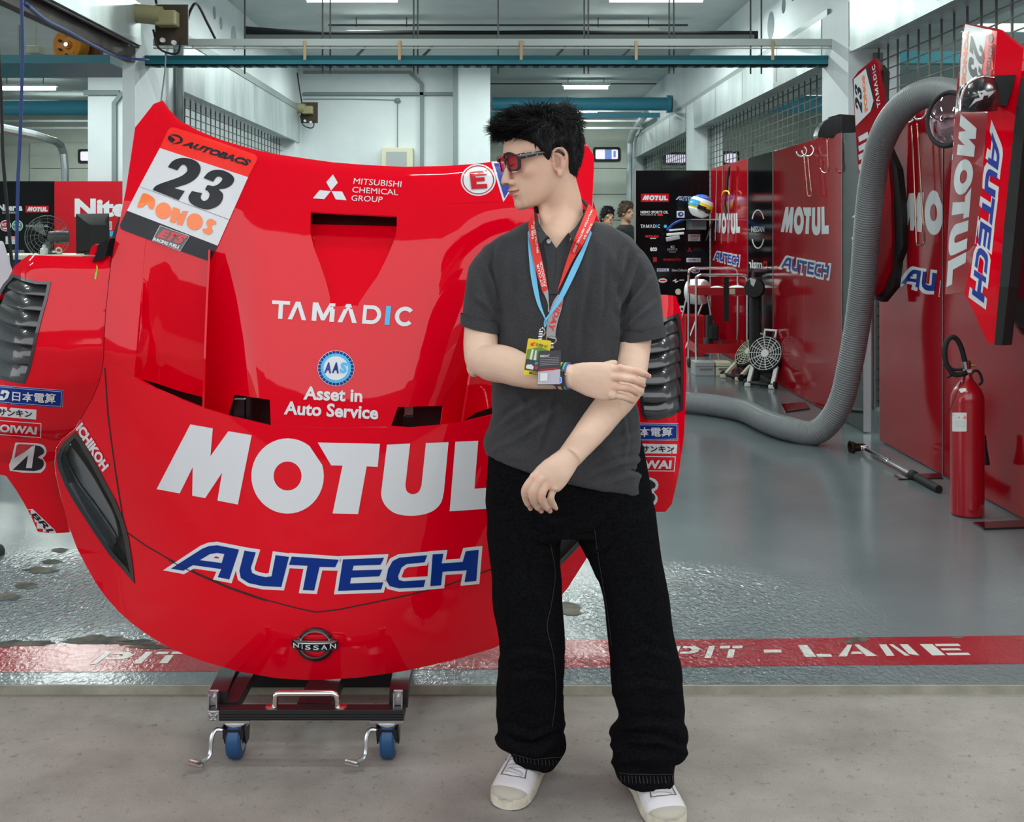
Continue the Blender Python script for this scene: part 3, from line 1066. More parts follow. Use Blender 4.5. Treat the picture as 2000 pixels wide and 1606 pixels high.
# shutter motors on the wall
def motor(p, s, label):
    t = thing('shutter_motor', p, label, 'motor')
    x, y, z = p
    MB().box2((x - .02 * s, y, z - .16 * s), (x + .24 * s, y + .02, z + .16 * s)).build('back_plate', MBROWN, t)
    MB().cyl((x - .14 * s, y - .10 * s, z + .07 * s), (x + .06 * s, y - .10 * s, z + .05 * s), .075 * s, 18).build('motor_drum', OLIVE, t, smooth=40)
    MB().box((x + .10 * s, y - .08 * s, z + .03 * s), (.16 * s, .14 * s, .12 * s), None, .015).build('gear_case', OLIVE, t)
    MB().tube(cr([(x, y - .03, z + .16 * s), (x - .02 * s, y - .1, z + .35 * s), (x - .06 * s, y - .08, z + .6 * s)], 5), .01 * s, 6).tube(cr([(x - .02 * s, y - .05, z - .05 * s), (x + .03 * s, y - .06, z - .2 * s), (x + .17 * s, y - .06, z - .24 * s), (x + .2 * s, y - .05, z - .12 * s)], 5), .009 * s, 6).build('motor_cable', BLACKR, t, smooth=True)
    MB().cyl((x + .05 * s, y - .05, z - .13 * s), (x + .05 * s, y - .02, z - .13 * s), .02 * s, 8).build('connector', PLWHITE, t)
    MB().cyl((x + .14 * s, y - .05, z - .15 * s), (x + .14 * s, y - .02, z - .15 * s), .02 * s, 8).build('connector', PLWHITE, t)


motor(tuple(P(308, 48, 8.75)), 1.0, 'cream shutter motor on a dark plate at the top of the left column')
motor(tuple(P(590, 220, 16.1)), .95, 'cream shutter motor on a dark plate at the corner of the back wall')
# black conduits and cables by the left column
MB().tube(cr([P(354, 60, 9.8), P(352, 90, 9.8), P(352, 250, 9.8), P(352, 420, 9.8)], 4), .035, 8).build('conduit', GALVD, None, smooth=True, label='vertical grey conduit beside the left column', cat='conduit')
MB().tube(cr([P(360, 20, 9.5), P(362, 50, 9.4), P(372, 20, 9.4), P(385, 8, 9.5), P(405, 45, 9.9), P(425, 85, 10.3)], 6), .012, 6).build('cable', BLACKR, None, smooth=True, label='black cable looping from the top of the left column', cat='cable')
MB().tube(cr([P(42, -10, 4.6), P(44, 100, 4.6), P(40, 250, 4.6), P(35, 360, 4.6), P(32, 520, 4.6)], 6), .007, 6).build('cable', mat('blue_cable', (0.02, 0.05, 0.2), rough=0.5), None, smooth=True, label='thin blue cable hanging down through the left opening', cat='cable')
MB().tube(cr([P(-6, 60, 4.7), P(2, 180, 4.7), P(5, 290, 4.7), P(10, 360, 4.7), P(20, 480, 4.7), P(28, 560, 4.7)], 6), .007, 6).build('cable', BLACKR, None, smooth=True, label='thin black cable hanging at the edge of the left opening', cat='cable')
MB().tube(cr([P(50, 8, 5.2), P(90, 40, 5.8), P(130, 60, 6.4), P(185, 90, 7.4), P(235, 112, 8.4), P(290, 117, 8.8)], 6), .011, 6).build('cable', MATS['blue_cable'], None, smooth=True, label='blue cable slung along the underside of the left shutter track', cat='cable')
MB().tube([P(324, 100, 8.7), P(322, 140, 8.7), P(315, 195, 8.7), P(312, 300, 8.7)], .006, 6).build('cable', GALVD, None, label='thin grey wire hanging down the left column', cat='cable')
# distribution cabinet on the back wall
t = thing('distribution_cabinet', (xw(777), YB - .1, zw(322)), 'cream electrical cabinet on the white back wall behind the bonnet', 'cabinet')
MB().box2((xw(747), YB - .22, zw(335)), (xw(808), YB - .01, zw(290)), .01).build('cabinet_body', CREAM, t)
MB().box2((xw(757), YB - .235, zw(335)), (xw(796), YB - .22, zw(298)), .004).build('cabinet_window', PLGREY, t)
MB().tube([(xw(776), YB - .02, zw(290)), (xw(776), YB - .02, zw(198))], .008, 6).lathe((xw(776), YB - .02, zw(198)), [(.03, -.02), (.05, .0), (.03, .05)], seg=10).tube([(xw(776), YB - .02, zw(195)), (xw(690), YB - .02, zw(193)), (xw(592), YB - .02, zw(193))], .006, 6).build('supply_wire', TRIMG, t)
# ------------------------------------------------------------------ the red front cowl, stood on its nose on a trolley
AX = (615.0, 1328.0)
AD = (0.0962, -0.9954)
AN = (0.9954, 0.0962)


def uv(px, py):
    a, b = px - AX[0], py - AX[1]
    return a * AN[0] + b * AN[1], a * AD[0] + b * AD[1]


def mir(p):
    u, v = uv(*p)
    return (p[0] - 2 * u * AN[0], p[1] - 2 * u * AN[1])


# lean of the shell along its length, integrated into a depth profile
_tilt = [(-60, -30), (0, -24), (120, -6), (260, 1), (420, 4), (560, 9.5), (700, 15), (880, 22), (1010, 26), (1200, 29)]
_dep = {}
_d = 3.13
for _v in range(-60, 1201, 10):
    if _v >= 0 and _v > -60:
        _d += math.tan(math.radians(interp(_tilt, _v - 5))) * 10 * 0.0015
    _dep[_v] = _d


def dprof(v):
    v = max(-60, min(1190, v))
    a = math.floor(v / 10) * 10
    return lerp(_dep[a], _dep[min(1200, a + 10)], (v - a) / 10)


_top = [(300, 203), (318, 196), (332, 216), (352, 236), (365, 243), (385, 254), (406, 263), (432, 273), (468, 284), (500, 293), (545, 302), (600, 310), (650, 317), (712, 322), (790, 326), (870, 324), (930, 320), (990, 312), (1040, 300), (1080, 285), (1120, 258), (1128, 258)]


def D0(px, py):
    u, v = uv(px, py)
    cc = interp([(0, 0.40), (200, 0.34), (400, 0.20), (600, 0.09), (900, 0.05), (1150, 0.05)], v)
    d = dprof(v) + cc * (abs(u) / 450) ** 2.2
    e = py - interp(_top, px)
    if e < 24 and v > 850:
        d += 0.026 * ((24 - e) / 24) ** 2
    return d


def sheet(mb, m, outer, holes, dfn, step=22, thick=0.010, normals=True):
    """curved panel: outline in the shell's own layout, depth from dfn, with a back face and a rim."""
    v, f = tess(outer, holes)
    bm = bmesh.new()
    bv = [bm.verts.new((a, b, 0)) for a, b in v]
    for t in f:
        try:
            bm.faces.new([bv[i] for i in t])
        except ValueError:
            pass
    if step:
        xs = [p[0] for p in v]; ys = [p[1] for p in v]
        for ax, lo, hi in ((0, min(xs), max(xs)), (1, min(ys), max(ys))):
            c = (math.floor(lo / step) + 1) * step
            while c < hi:
                bmesh.ops.bisect_plane(bm, geom=bm.verts[:] + bm.edges[:] + bm.faces[:], plane_co=(c, 0, 0) if ax == 0 else (0, c, 0), plane_no=(1, 0, 0) if ax == 0 else (0, 1, 0), dist=1e-4)
                c += step
    bmesh.ops.remove_doubles(bm, verts=bm.verts[:], dist=0.05)
    bmesh.ops.triangulate(bm, faces=[f for f in bm.faces if len(f.verts) > 4])
    bm.verts.index_update()
    pts = [(x.co.x, x.co.y) for x in bm.verts]
    front = [P(a, b, dfn(a, b)) for a, b in pts]
    nr = []
    for (a, b), p in zip(pts, front):
        dx = P(a + 2, b, dfn(a + 2, b)) - P(a - 2, b, dfn(a - 2, b))
        dy = P(a, b + 2, dfn(a, b + 2)) - P(a, b - 2, dfn(a, b - 2))
        n = dx.cross(dy).normalized()
        nr.append(n if n.dot(p - CAMO) < 0 else -n)
    fs = [[x.index for x in fc.verts] for fc in bm.faces]
    ff = []
    for g in fs:
        n = (front[g[1]] - front[g[0]]).cross(front[g[2]] - front[g[0]])
        ff.append(tuple(g) if n.dot(front[g[0]] - CAMO) < 0 else tuple(g[::-1]))
    be = [(e.verts[0].index, e.verts[1].index) for e in bm.edges if len(e.link_faces) == 1]
    bm.free()
    n = len(front)
    back = [p - k * thick for p, k in zip(front, nr)]
    mb.use(m)
    mb.add(front + back, ff + [tuple(i + n for i in g[::-1]) for g in ff])
    N = nr + [-k for k in nr]
    if be:
        rv, rf, rn = [], [], []
        for a, b in be:
            q = [front[a], front[b], back[b], back[a]]
            k = (q[1] - q[0]).cross(q[3] - q[0])
            k = k.normalized() if k.length > 0 else V(0, 0, 1)
            rf.append(tuple(range(len(rv), len(rv) + 4)))
            rv += q; rn += [k] * 4
        mb.add(rv, rf)
        N += rn
    return N


def band(mb, m, path, fa, fb, close=False, n=1):
    """wall between two depth functions along a path."""
    pts = list(path) + ([path[0]] if close else [])
    a = [P(x, y, fa(x, y)) for x, y in pts]
    b = [P(x, y, fb(x, y)) for x, y in pts]
    mb.use(m)
    k = len(pts)
    mb.add(a + b, [(i, i + 1, k + i + 1, k + i) for i in range(k - 1)])


def densify(path, step=14, close=False):
    o = []
    pts = list(path) + ([path[0]] if close else [])
    for (a, b), (c, d) in zip(pts, pts[1:]):
        n = max(1, int(math.hypot(c - a, d - b) / step))
        o += [(lerp(a, c, k / n), lerp(b, d, k / n)) for k in range(n)]
    if not close:
        o.append(pts[-1])
    return o


COWL = thing('front_cowl', (0.5, 3.3, 0.27), 'glossy red race-car front bonnet with fenders, stood upright on a low trolley', 'car bonnet')
COWL.location = COWL['_org'] = P(615, 1328, 3.15)

def line(path, w):
    l, r = [], []
    for i, (x, y) in enumerate(path):
        x0, y0 = path[max(0, i - 1)]; x1, y1 = path[min(len(path) - 1, i + 1)]
        n = math.hypot(x1 - x0, y1 - y0)
        nx, ny = -(y1 - y0) / n * w / 2, (x1 - x0) / n * w / 2
        l.append((x + nx, y + ny)); r.append((x - nx, y - ny))
    return l + r[::-1]



# outline of the middle shell
_left = [(300, 203), (264, 249), (255, 310), (246, 370), (235, 425), (225, 470), (217, 515), (212, 560), (207, 610), (204, 660), (203, 700), (199, 725), (194, 748), (180, 780), (160, 815), (147, 838), (122, 858), (110, 877), (107, 905), (110, 930), (118, 965), (135, 1030), (150, 1070), (168, 1105), (186, 1137), (207, 1167), (232, 1195), (260, 1220), (294, 1244), (330, 1265), (364, 1280), (400, 1293), (470, 1313), (540, 1325), (615, 1329.5)]
_right = [(700, 1324), (790, 1311), (880, 1291), (965, 1266), (1010, 1242), (1060, 1204), (1108, 1150), (1145, 1092), (1168, 1040), (1180, 970), (1180, 920), (1165, 895), (1158, 830), (1152, 740), (1149, 650), (1150, 560), (1153, 470), (1157, 390), (1160, 330), (1160, 304), (1150, 288), (1128, 258)]
OUT = _left + _right + list(reversed(_top[1:-1]))
# openings: left duct, right duct, middle scoop, head lamps
LD_C = [(305, 275), (300, 330), (295, 385), (290, 440), (283, 480), (277, 560), (269, 650), (262, 737)]
LD_B = [(300, 758), (350, 779), (397, 797), (450, 813), (529, 831)]
LD_R = [(527, 780), (522, 640), (518, 495), (512, 400), (505, 318)]
LDUCT = LD_C + LD_B + LD_R
RD_L = [(876, 398), (868, 440), (845, 555), (820, 660), (795, 745), (764, 832)]
RD_B = [(800, 835), (860, 830), (903, 824), (955, 812), (1010, 795), (1080, 768), (1110, 752)]
RD_R = [(1108, 690), (1105, 600), (1104, 500), (1105, 440), (1106, 398)]
RD_T = [(1030, 396), (960, 395)]
RDUCT = RD_L + RD_B + RD_R + RD_T
SCOOP = [(607, 414), (775, 422), (775, 440), (773, 458), (768, 474), (755, 505), (737, 540), (717, 568), (701, 592), (698, 602), (646, 598), (644, 578), (637, 550), (625, 515), (613, 484), (606, 455)]
HL = [(146, 846), (158, 858), (178, 893), (200, 934), (222, 975), (240, 1018), (249, 1052), (256, 1095), (261, 1137), (240, 1112), (215, 1084), (188, 1045), (164, 1008), (143, 975), (128, 948), (115, 915), (111, 893), (122, 868)]
HR = [mir(p) for p in HL]
HR = [(x - 8, y - 14) for x, y in HR]

sh = MB()
NRM = sheet(sh, RED, OUT, [LDUCT, RDUCT, SCOOP, HL, HR], D0, 18)
SHELL = sh.build('bonnet_shell', None, COWL, smooth=True, fixn=False, normals=NRM)


def xat(path, y):
    q = sorted([(b, a) for a, b in path])
    return interp(q, y)


def ss(x):
    x = max(0.0, min(1.0, x))
    return x * x * (3 - 2 * x)


def DL(px, py):
    """floor of the left duct."""
    xl, xr = xat(LD_C, py), xat(LD_R + [(529, 831)], py)
    s = (px - xl) / max(1, xr - xl)
    t = max(0.0, (py - 300) / 520)
    return D0(px, py) + 0.001 + (0.125 * t ** 1.15) * (0.35 * ss(s / 0.04) * ss((py - 440) / 160) + 0.35 * ss(s / .3) * (1 - ss((py - 440) / 160)) + 0.65 * ss(s / 0.22)) * (1 - ss((s - 0.55) / 0.42))


def DR(px, py):
    xl, xr = xat(RD_L, py), xat(RD_R + [(1110, 752)], py)
    s = (px - xl) / max(1, xr - xl)
    t = max(0.0, (py - 395) / 440)
    return D0(px, py) + 0.0008 + (0.11 * t ** 1.5 + 0.03 * ss(s / .03) * ss(t * 2.5)) * ss(s / 0.6) * (1 - ss((s - 0.6) / 0.4))


def DS(px, py):
    t = max(0.0, (600 - py) / 186)
    return D0(px, py) + 0.002 + 0.075 * t ** 1.1


fl = MB()
lf = LD_C + [(306, 749), (350, 764), (396, 776), (397, 797), (445, 810), (456, 771), (527, 781)] + LD_R[1:]
N = sheet(fl, RED, lf, [], DL, 14, 0.004)
rf_ = RD_L[:-1] + [(775, 795), (866, 793), (861, 829), (903, 824), (930, 806), (955, 798), (1010, 780), (1060, 772), (1110, 752)] + RD_R + RD_T
N += sheet(fl, RED, rf_, [], DR, 14, 0.004)
sc_ = [(607, 438), (775, 442)] + SCOOP[3:-1] + [(606, 455)]
N += sheet(fl, RED, sc_, [], DS, 10, 0.004)
fl.build('duct_floor', None, COWL, smooth=True, fixn=False, normals=N)
ins = MB()
band(ins, RED, densify(LDUCT[5:-2]), D0, lambda x, y: DL(x, y) + .03)
band(ins, RED, densify(RD_L[1:] + RD_B + RD_R[:-1]), D0, lambda x, y: DR(x, y) + .02)
band(ins, RED, densify(SCOOP[12:] + SCOOP[:8]), D0, lambda x, y: DS(x, y) + .004)
ins.build('duct_wall', None, COWL, smooth=30)
# black sheets stand in for the shade inside the openings
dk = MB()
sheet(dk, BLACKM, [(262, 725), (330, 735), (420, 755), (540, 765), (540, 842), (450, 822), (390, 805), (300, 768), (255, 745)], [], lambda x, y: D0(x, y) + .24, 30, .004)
dk.build('inner_shade', BLACKM, COWL)
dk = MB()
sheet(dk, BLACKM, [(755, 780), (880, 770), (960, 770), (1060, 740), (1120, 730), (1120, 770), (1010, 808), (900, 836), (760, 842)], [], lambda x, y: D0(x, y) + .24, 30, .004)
dk.build('inner_shade', BLACKM, COWL)
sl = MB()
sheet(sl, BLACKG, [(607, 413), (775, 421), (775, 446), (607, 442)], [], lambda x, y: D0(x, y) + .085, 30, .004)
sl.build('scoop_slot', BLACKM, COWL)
# thin upright fins in the ducts
for path in ([(409, 488), (404, 590), (400, 690), (397, 797)], [(946, 590), (930, 665), (915, 745), (902, 824)]):
    fb = MB()
    fd = densify(path, 12)
    dfn = DL if path[0][0] < 600 else DR
    rg = [[P(x - 2, y, D0(x, y) + .0), P(x + 2, y, D0(x, y) + .0), P(x + 2, y, dfn(x, y) + .01), P(x - 2, y, dfn(x, y) + .01)] for x, y in fd]
    fb.loft(rg)
    fb.build('duct_fin', RED, COWL, smooth=30)
# the extrusions of the trolley seen through the openings
for x0, x1, y0, y1, m in ((455, 478, 780, 834, BLACKA), (480, 490, 769, 838, BLACKA), (790, 806, 781, 812, GALVD), (788, 807, 812, 838, BLACKA)):
    a, b = P(x0, y1, D0(x0, y1) + .12), P(x1, y0, D0(x1, y0) + .12)
    MB().box2((a.x, a.y, a.z), (b.x, a.y + .03, b.z), .003).build('inner_bracket', m, COWL)

# head lamps
def headlamp(poly, sgn, nm):
    c = (sum(p[0] for p in poly) / len(poly), sum(p[1] for p in poly) / len(poly))
    shrink = lambda k: [(c[0] + (x - c[0]) * k, c[1] + (y - c[1]) * k) for x, y in poly]
    grow = offset_poly(poly, 1.5)
    b = MB()
    N = sheet(b, BLACKG, grow, [offset_poly(poly, -7)], lambda x, y: D0(x, y) - .004, 14, .02)
    r = b.build(nm, None, COWL, smooth=True, fixn=False, normals=N)
    g = MB()
    sheet(g, DARKG, offset_poly(poly, -3), [], lambda x, y: D0(x, y) + .075, 18, .004)
    band(g, BLACKM, densify(offset_poly(poly, -3), close=True), lambda x, y: D0(x, y), lambda x, y: D0(x, y) + .08)
    g.build('lamp_bowl', DARKG, r, smooth=30)
    fx = (lambda p: p) if sgn < 0 else (lambda p: (mir(p)[0] - 8, mir(p)[1] - 14))
    q = MB()
    sheet(q, STEEL, [fx(p) for p in cr2([(134, 868), (150, 885), (178, 925), (204, 970), (224, 1010), (232, 1050), (218, 1040), (192, 1000), (166, 960), (142, 915), (132, 890)], 3, True)], [], lambda x, y: D0(x, y) + .045, 16, .006)
    q.build('reflector', mat('lamp_reflector' + nm[-1] + str(sgn), (0.30, 0.31, 0.33), rough=0.25, metal=0.7), r, smooth=True)
    q = MB()
    sheet(q, CARBON, [fx(p) for p in cr2([(124, 885), (132, 905), (152, 945), (182, 985), (206, 1020), (226, 1052), (222, 1062), (198, 1034), (170, 996), (144, 962), (128, 930), (120, 900)], 3, True)], [], lambda x, y: D0(x, y) + .03, 16, .006)
    q.build('carbon_blade', CARBON, r, smooth=True)
    q = MB()
    sheet(q, STEEL, [fx(p) for p in cr2([(136, 958), (152, 985), (176, 1020), (202, 1056), (226, 1086), (244, 1106), (236, 1096), (206, 1050), (176, 1012), (150, 975)], 3, True)], [], lambda x, y: D0(x, y) + .05, 16, .006)
    q.build('light_strip', STEEL, r, smooth=True)
    w = MB()
    N = sheet(w, LENS, offset_poly(poly, -5), [], lambda x, y: D0(x, y) - .001, 14, .003)
    w.build('lens', None, r, smooth=True, fixn=False, normals=N)


headlamp(HL, -1, 'headlamp')
headlamp(HR, 1, 'headlamp')

# fenders
def edge_d(py):
    x = interp([(430, 234), (470, 225), (515, 217), (560, 212), (610, 207), (660, 204), (700, 203), (748, 194), (815, 160), (838, 147), (858, 122), (905, 107), (965, 118), (1040, 136)], py)
    return x, D0(x, py)


def DFL(px, py):
    x, d = edge_d(py)
    s = (x - px) / 205
    top = max(0.0, (530 - py) / 60)
    low = max(0.0, (py - 880) / 160)
    return d + 0.004 - 0.055 * math.sin(min(1.25, max(0, s)) * math.pi * 0.8) + 0.62 * max(0.0, s - 0.72) ** 1.8 + 0.05 * max(0, top) ** 1.6 + 0.07 * low


LOUV = [(25, 537), (45, 545), (70, 551), (97, 552), (90, 585), (80, 620), (70, 660), (62, 700), (56, 725), (47, 748), (20, 744), (-6, 736), (-30, 722), (-30, 640), (-12, 590), (8, 556)]
FEN_L = [(240, 431), (225, 464), (216, 515), (211, 560), (206, 610), (203, 660), (202, 700), (198, 725), (193, 748), (179, 780), (159, 815), (146, 838), (121, 858), (109, 877), (106, 905), (109, 930), (117, 965), (130, 1010), (136, 1040), (104, 1042), (74, 1039), (62, 1012), (50, 988), (30, 955), (12, 930), (-20, 922), (-60, 900), (-75, 820), (-70, 730), (-55, 660), (-30, 615), (0, 581), (14, 548), (27, 522), (42, 508), (57, 498), (100, 500), (160, 501), (205, 501), (212, 492), (222, 462)]
fe = MB()
N = sheet(fe, RED, FEN_L, [LOUV], DFL, 16)
FENL = fe.build('left_fender', None, COWL, smooth=True, fixn=False, normals=N)


def redge(py):
    x = interp([(390, 1158), (470, 1153), (560, 1150), (650, 1149), (740, 1152), (830, 1158), (895, 1166), (970, 1180), (1020, 1172)], py)
    return x, D0(x, py)


def DFR(px, py):
    x, d = redge(py)
    s = (px - x) / 190
    return d + 0.004 - 0.05 * math.sin(min(1.2, max(0, s)) * math.pi * 0.8) + 0.9 * max(0.0, s - 0.72) ** 1.8


LOUVR = [(1230, 640), (1262, 634), (1300, 624), (1325, 614), (1331, 650), (1334, 700), (1334, 750), (1333, 800), (1310, 812), (1285, 818), (1262, 818), (1255, 810), (1252, 780), (1254, 730), (1250, 690), (1240, 660)]
FEN_R = [(1158, 392), (1154, 470), (1151, 560), (1150, 650), (1153, 740), (1159, 830), (1167, 895), (1181, 920), (1182, 970), (1170, 1040), (1200, 1044), (1225, 1020), (1250, 1003), (1284, 1000), (1300, 1000), (1312, 985), (1325, 930), (1336, 850), (1341, 740), (1339, 680), (1331, 612), (1320, 578), (1300, 576), (1250, 574), (1190, 560), (1178, 470)]
fe = MB()
N = sheet(fe, RED, FEN_R, [LOUVR], DFR, 16)
# rolled outer edge of the right fender
FENR = fe.build('right_fender', None, COWL, smooth=True, fixn=False, normals=N)


def louvre(poly, dfn, cuts, par):
    """carbon vent: a stack of curved blades under a rim."""
    b = MB()
    N = sheet(b, CARBON, offset_poly(poly, 2), [offset_poly(poly, -4)], lambda x, y: dfn(x, y) - .003, 14, .015)
    r = b.build('louvre_panel', None, par, smooth=True, fixn=False, normals=N)
    k = MB()
    sheet(k, BLACKM, poly, [], lambda x, y: dfn(x, y) + .07, 30, .003)
    k.build('louvre_back', BLACKM, r)
    for i, (pa, pb) in enumerate(zip(cuts, cuts[1:])):
        rows = []
        na, nb = cr2(pa, 4), cr2(pb, 4)
        n = len(na)
        for t in (0, .2, .4, .6, .8, .93, 1.0):
            row = []
            for j in range(n):
                x = lerp(na[j][0], nb[j][0], t); y = lerp(na[j][1], nb[j][1], t)
                dd = dfn(x, y) + .020 * (1 - t) ** 1.3 - .003 * math.sin(t * math.pi)
                row.append(P(x, y, dd))
            rows.append(row)
        rows.append([p + V(0, .03, .004) for p in rows[-1]])
        m = MB()
        m.loft(rows, cap=False, closed=False)
        m.build('louvre_blade', CARBON, r, smooth=True)


louvre(LOUV, DFL, [[(27, 537), (48, 547), (97, 552)], [(14, 562), (40, 574), (88, 579)], [(3, 592), (35, 603), (80, 608)], [(-14, 616), (22, 634), (72, 640)], [(-26, 650), (10, 668), (66, 676)], [(-30, 685), (6, 707), (58, 712)], [(-28, 722), (4, 742), (48, 748)]], FENL)
louvre(LOUVR, DFR, [[(1238, 643), (1290, 631), (1328, 617)], [(1246, 664), (1290, 658), (1331, 645)], [(1251, 692), (1290, 688), (1333, 676)], [(1254, 722), (1292, 718), (1334, 703)], [(1254, 752), (1292, 751), (1334, 735)], [(1253, 786), (1292, 786), (1333, 770)], [(1256, 812), (1292, 816), (1332, 800)]], FENR)
g_ = MB()  # black strips added behind the fender gaps to keep them dark
sheet(g_, BLACKM, line(densify([(238, 425), (224, 466), (214, 515), (209, 560), (204.5, 610), (202, 660), (200, 700), (196, 728), (189, 752), (176, 784), (156, 820)], 14), 12), [], lambda x, y: D0(x, y) + .016, 20, .004)
g_.build('gap_shade', BLACKM, COWL)
g_ = MB()
sheet(g_, BLACKM, line(densify([(1155, 430), (1152, 500), (1151, 560), (1150, 650), (1153, 740), (1159, 830), (1165, 885)], 14), 12), [], lambda x, y: D0(x, y) + .016, 20, .004)
g_.build('gap_shade', BLACKM, COWL)
# mirror bracket on the left fender and green marker
b = MB()
q = [(180, 512), (190, 492), (192, 478), (205, 470), (213, 466), (209, 490), (203, 505)]
b.prism([P(x, y, DFL(205, 500) - .03) for x, y in q], (0, .06, 0))
b.box2(tuple(P(160, 504, 3.34)), tuple(P(196, 499, 3.40)), .003)
b.build('mirror_bracket', BLACKG, FENL)
MB().prism([P(x, y, DFL(205, 500) - .012) for x, y in ((174, 498), (178, 484), (185, 477), (190, 478), (188, 492), (184, 499))], (0, .03, 0)).build('mirror_base', RED, FENL)
FBV, SBV = bvh_of(FENL), bvh_of(SHELL)
CB = bvh_of(SHELL, *[o for o in COWL.children if o.name.startswith(('duct_floor', 'duct_wall'))])
RBV = bvh_of(FENR)
Decal(FBV, None).poly(GREENV, [(184, 545), (189, 517), (191, 524), (187, 546)]).build('marker_strip', FENL)

# ---- panel gaps
d = Decal(SBV, 20, .0006)
d.poly(BLACKM, line(densify([(248, 1040), (285, 1066), (330, 1092), (390, 1122), (450, 1148), (520, 1172), (580, 1188), (617, 1196), (660, 1191), (720, 1179), (800, 1162), (880, 1141), (960, 1112), (1020, 1086), (1080, 1052)], 12), 2.4))
d.poly(BLACKM, line(densify([(203.5, 703), (206, 735), (211, 810), (220, 880), (230, 950), (240, 1010), (249, 1050)], 12), 2.6))
d.poly(MATS['red_film'], line(densify([(203, 700), (235, 716), (262, 737)], 12), 1.2))
d.poly(MATS['red_film'], line(densify([(530, 829), (640, 836), (764, 834)], 12), 1.2))
d.build('panel_gap', COWL)

# ---- sponsor lettering and number boards
d = Decal(SBV, 18, .0012)
for o, h in MOTUL_PX:
    d.poly(WHITE, o, h)
d.build('sponsor_lettering', COWL, label='big white sponsor word across the nose')
d = Decal(SBV, 18, .0009)
for o, h in AUTECH_W:
    d.poly(WHITE, o, h)
for o, h in AUTECH_B:
    d.poly(BLUEV, o, h, 1)
d.poly(BLACKM, line(densify([(330, 1094), (390, 1124), (450, 1150), (520, 1174)], 12), 1.6), (), 2)
d.build('sponsor_lettering', COWL, label='blue sponsor word with white outline')

TAM = [
    [(0, 1), (1, 1), (1, .8), (.62, .8), (.62, 0), (.38, 0), (.38, .8), (0, .8)],
    [(0, 0), (.38, 1), (.62, 1), (1, 0), (.76, 0), (.5, .72), (.24, 0)],
    [(0, 0), (0, 1), (.24, 1), (.5, .38), (.76, 1), (1, 1), (1, 0), (.79, 0), (.79, .6), (.58, .05), (.42, .05), (.21, .6), (.21, 0)],
]


def tamadic(quad, dd, wm=None, layer=0):
    wm = wm or WHITE
    fm = quad_map([(a, b, 0) for a, b in quad])

    def put(x0, x1, outer, holes, m):
        g = lambda pts: [tuple(fm(x0 + (x1 - x0) * a, b).xy) for a, b in pts]
        dd.poly(m, g(outer), [g(h) for h in holes], layer)
    put(0.0, .125, TAM[0], [], wm); put(.115, .245, TAM[1], [], wm); put(.283, .44, TAM[2], [], wm); put(.465, .60, TAM[1], [], wm)
    Dl = [(0, 0), (0, 1)] + ellipse(.5, .5, .5, .5, 14, 0, math.pi / 2, -math.pi / 2)
    Di = [(.2, .2), (.2, .8)] + ellipse(.5, .5, .28, .3, 12, 0, math.pi / 2, -math.pi / 2)
    put(.637, .765, Dl, [Di], wm)
    put(.795, .828, [(0, 0), (0, 1), (1, 1), (1, 0)], [], CYANV)
    Co = ellipse(.5, .5, .5, .52, 26, 0, math.radians(42), math.radians(318)) + ellipse(.5, .5, .29, .31, 26, 0, math.radians(318), math.radians(42))
    put(.862, 1.0, Co, [], wm)
    return dd


d = Decal(CB, 18, .0012)
tamadic([(532, 587), (812, 601), (808, 638), (530, 622)], d)
d.build('sponsor_lettering', COWL, label='white sponsor word with one blue letter below the scoop')
# three diamonds and the three-line name
d = Decal(SBV, 16)
z2 = lambda pts: [(580 + a * .21, 330 + b * .21) for a, b in pts]
for q in ([(335, 53), (380, 130), (318, 203), (273, 125)], [(212, 199), (316, 208), (254, 283), (148, 275)], [(322, 208), (420, 212), (462, 293), (360, 285)]):
    d.poly(WHITE, z2(q))
d.text(WHITE, 'MITSUBISHI', z2([(533, 88), (975, 118), (968, 172), (523, 142)]), .0)
d.text(WHITE, 'CHEMICAL', z2([(520, 168), (938, 196), (942, 248), (512, 220)]), .0)
d.text(WHITE, 'GROUP', z2([(510, 246), (800, 262), (792, 314), (504, 298)]), .0)
d.build('sponsor_decal', COWL, label='three white diamonds with a three-line name')
# round badge and the two-line slogan
d = Decal(SBV, 16)
z3 = lambda pts: [(380 + a * .3, 560 + b * .3) for a, b in pts]
d.poly(WHITE, z3(ellipse(921, 532, 120, 116, 40)))
d.poly(BLUEV, z3(ellipse(921, 532, 117, 113, 40)), [], 1)
for k in range(28):
    a = 2 * math.pi * k / 28
    d.poly(MATS['grey_vinyl'], z3([(921 + r * math.cos(a + w), 532 + r * .97 * math.sin(a + w)) for r, w in ((100, -.012), (117, -.012), (117, .012), (100, .012))]), [], 2)
d.poly(CYANV, z3(ellipse(921, 532, 99, 96, 36)), [], 2)
d.poly(WHITE, z3(ellipse(921, 532, 80, 78, 36)), [], 3)
for ch, x0, x1, m in (('A', 845, 893, NAVYV), ('A', 895, 943, BLUEV), ('S', 945, 995, CYANV)):
    d.text(m, ch, z3([(x0 + 4, 492), (x1, 496), (x1 - 3, 566), (x0, 562)]), .05, .1, 1, 4)
d.text(WHITE, 'Asset in', z3([(716, 648), (1094, 668), (1092, 754), (708, 736)]), .03)
d.text(WHITE, 'Auto Service', z3([(590, 744), (1198, 778), (1194, 866), (582, 832)]), .03)
d.build('sponsor_decal', COWL, label='round blue badge above a two-line white slogan')
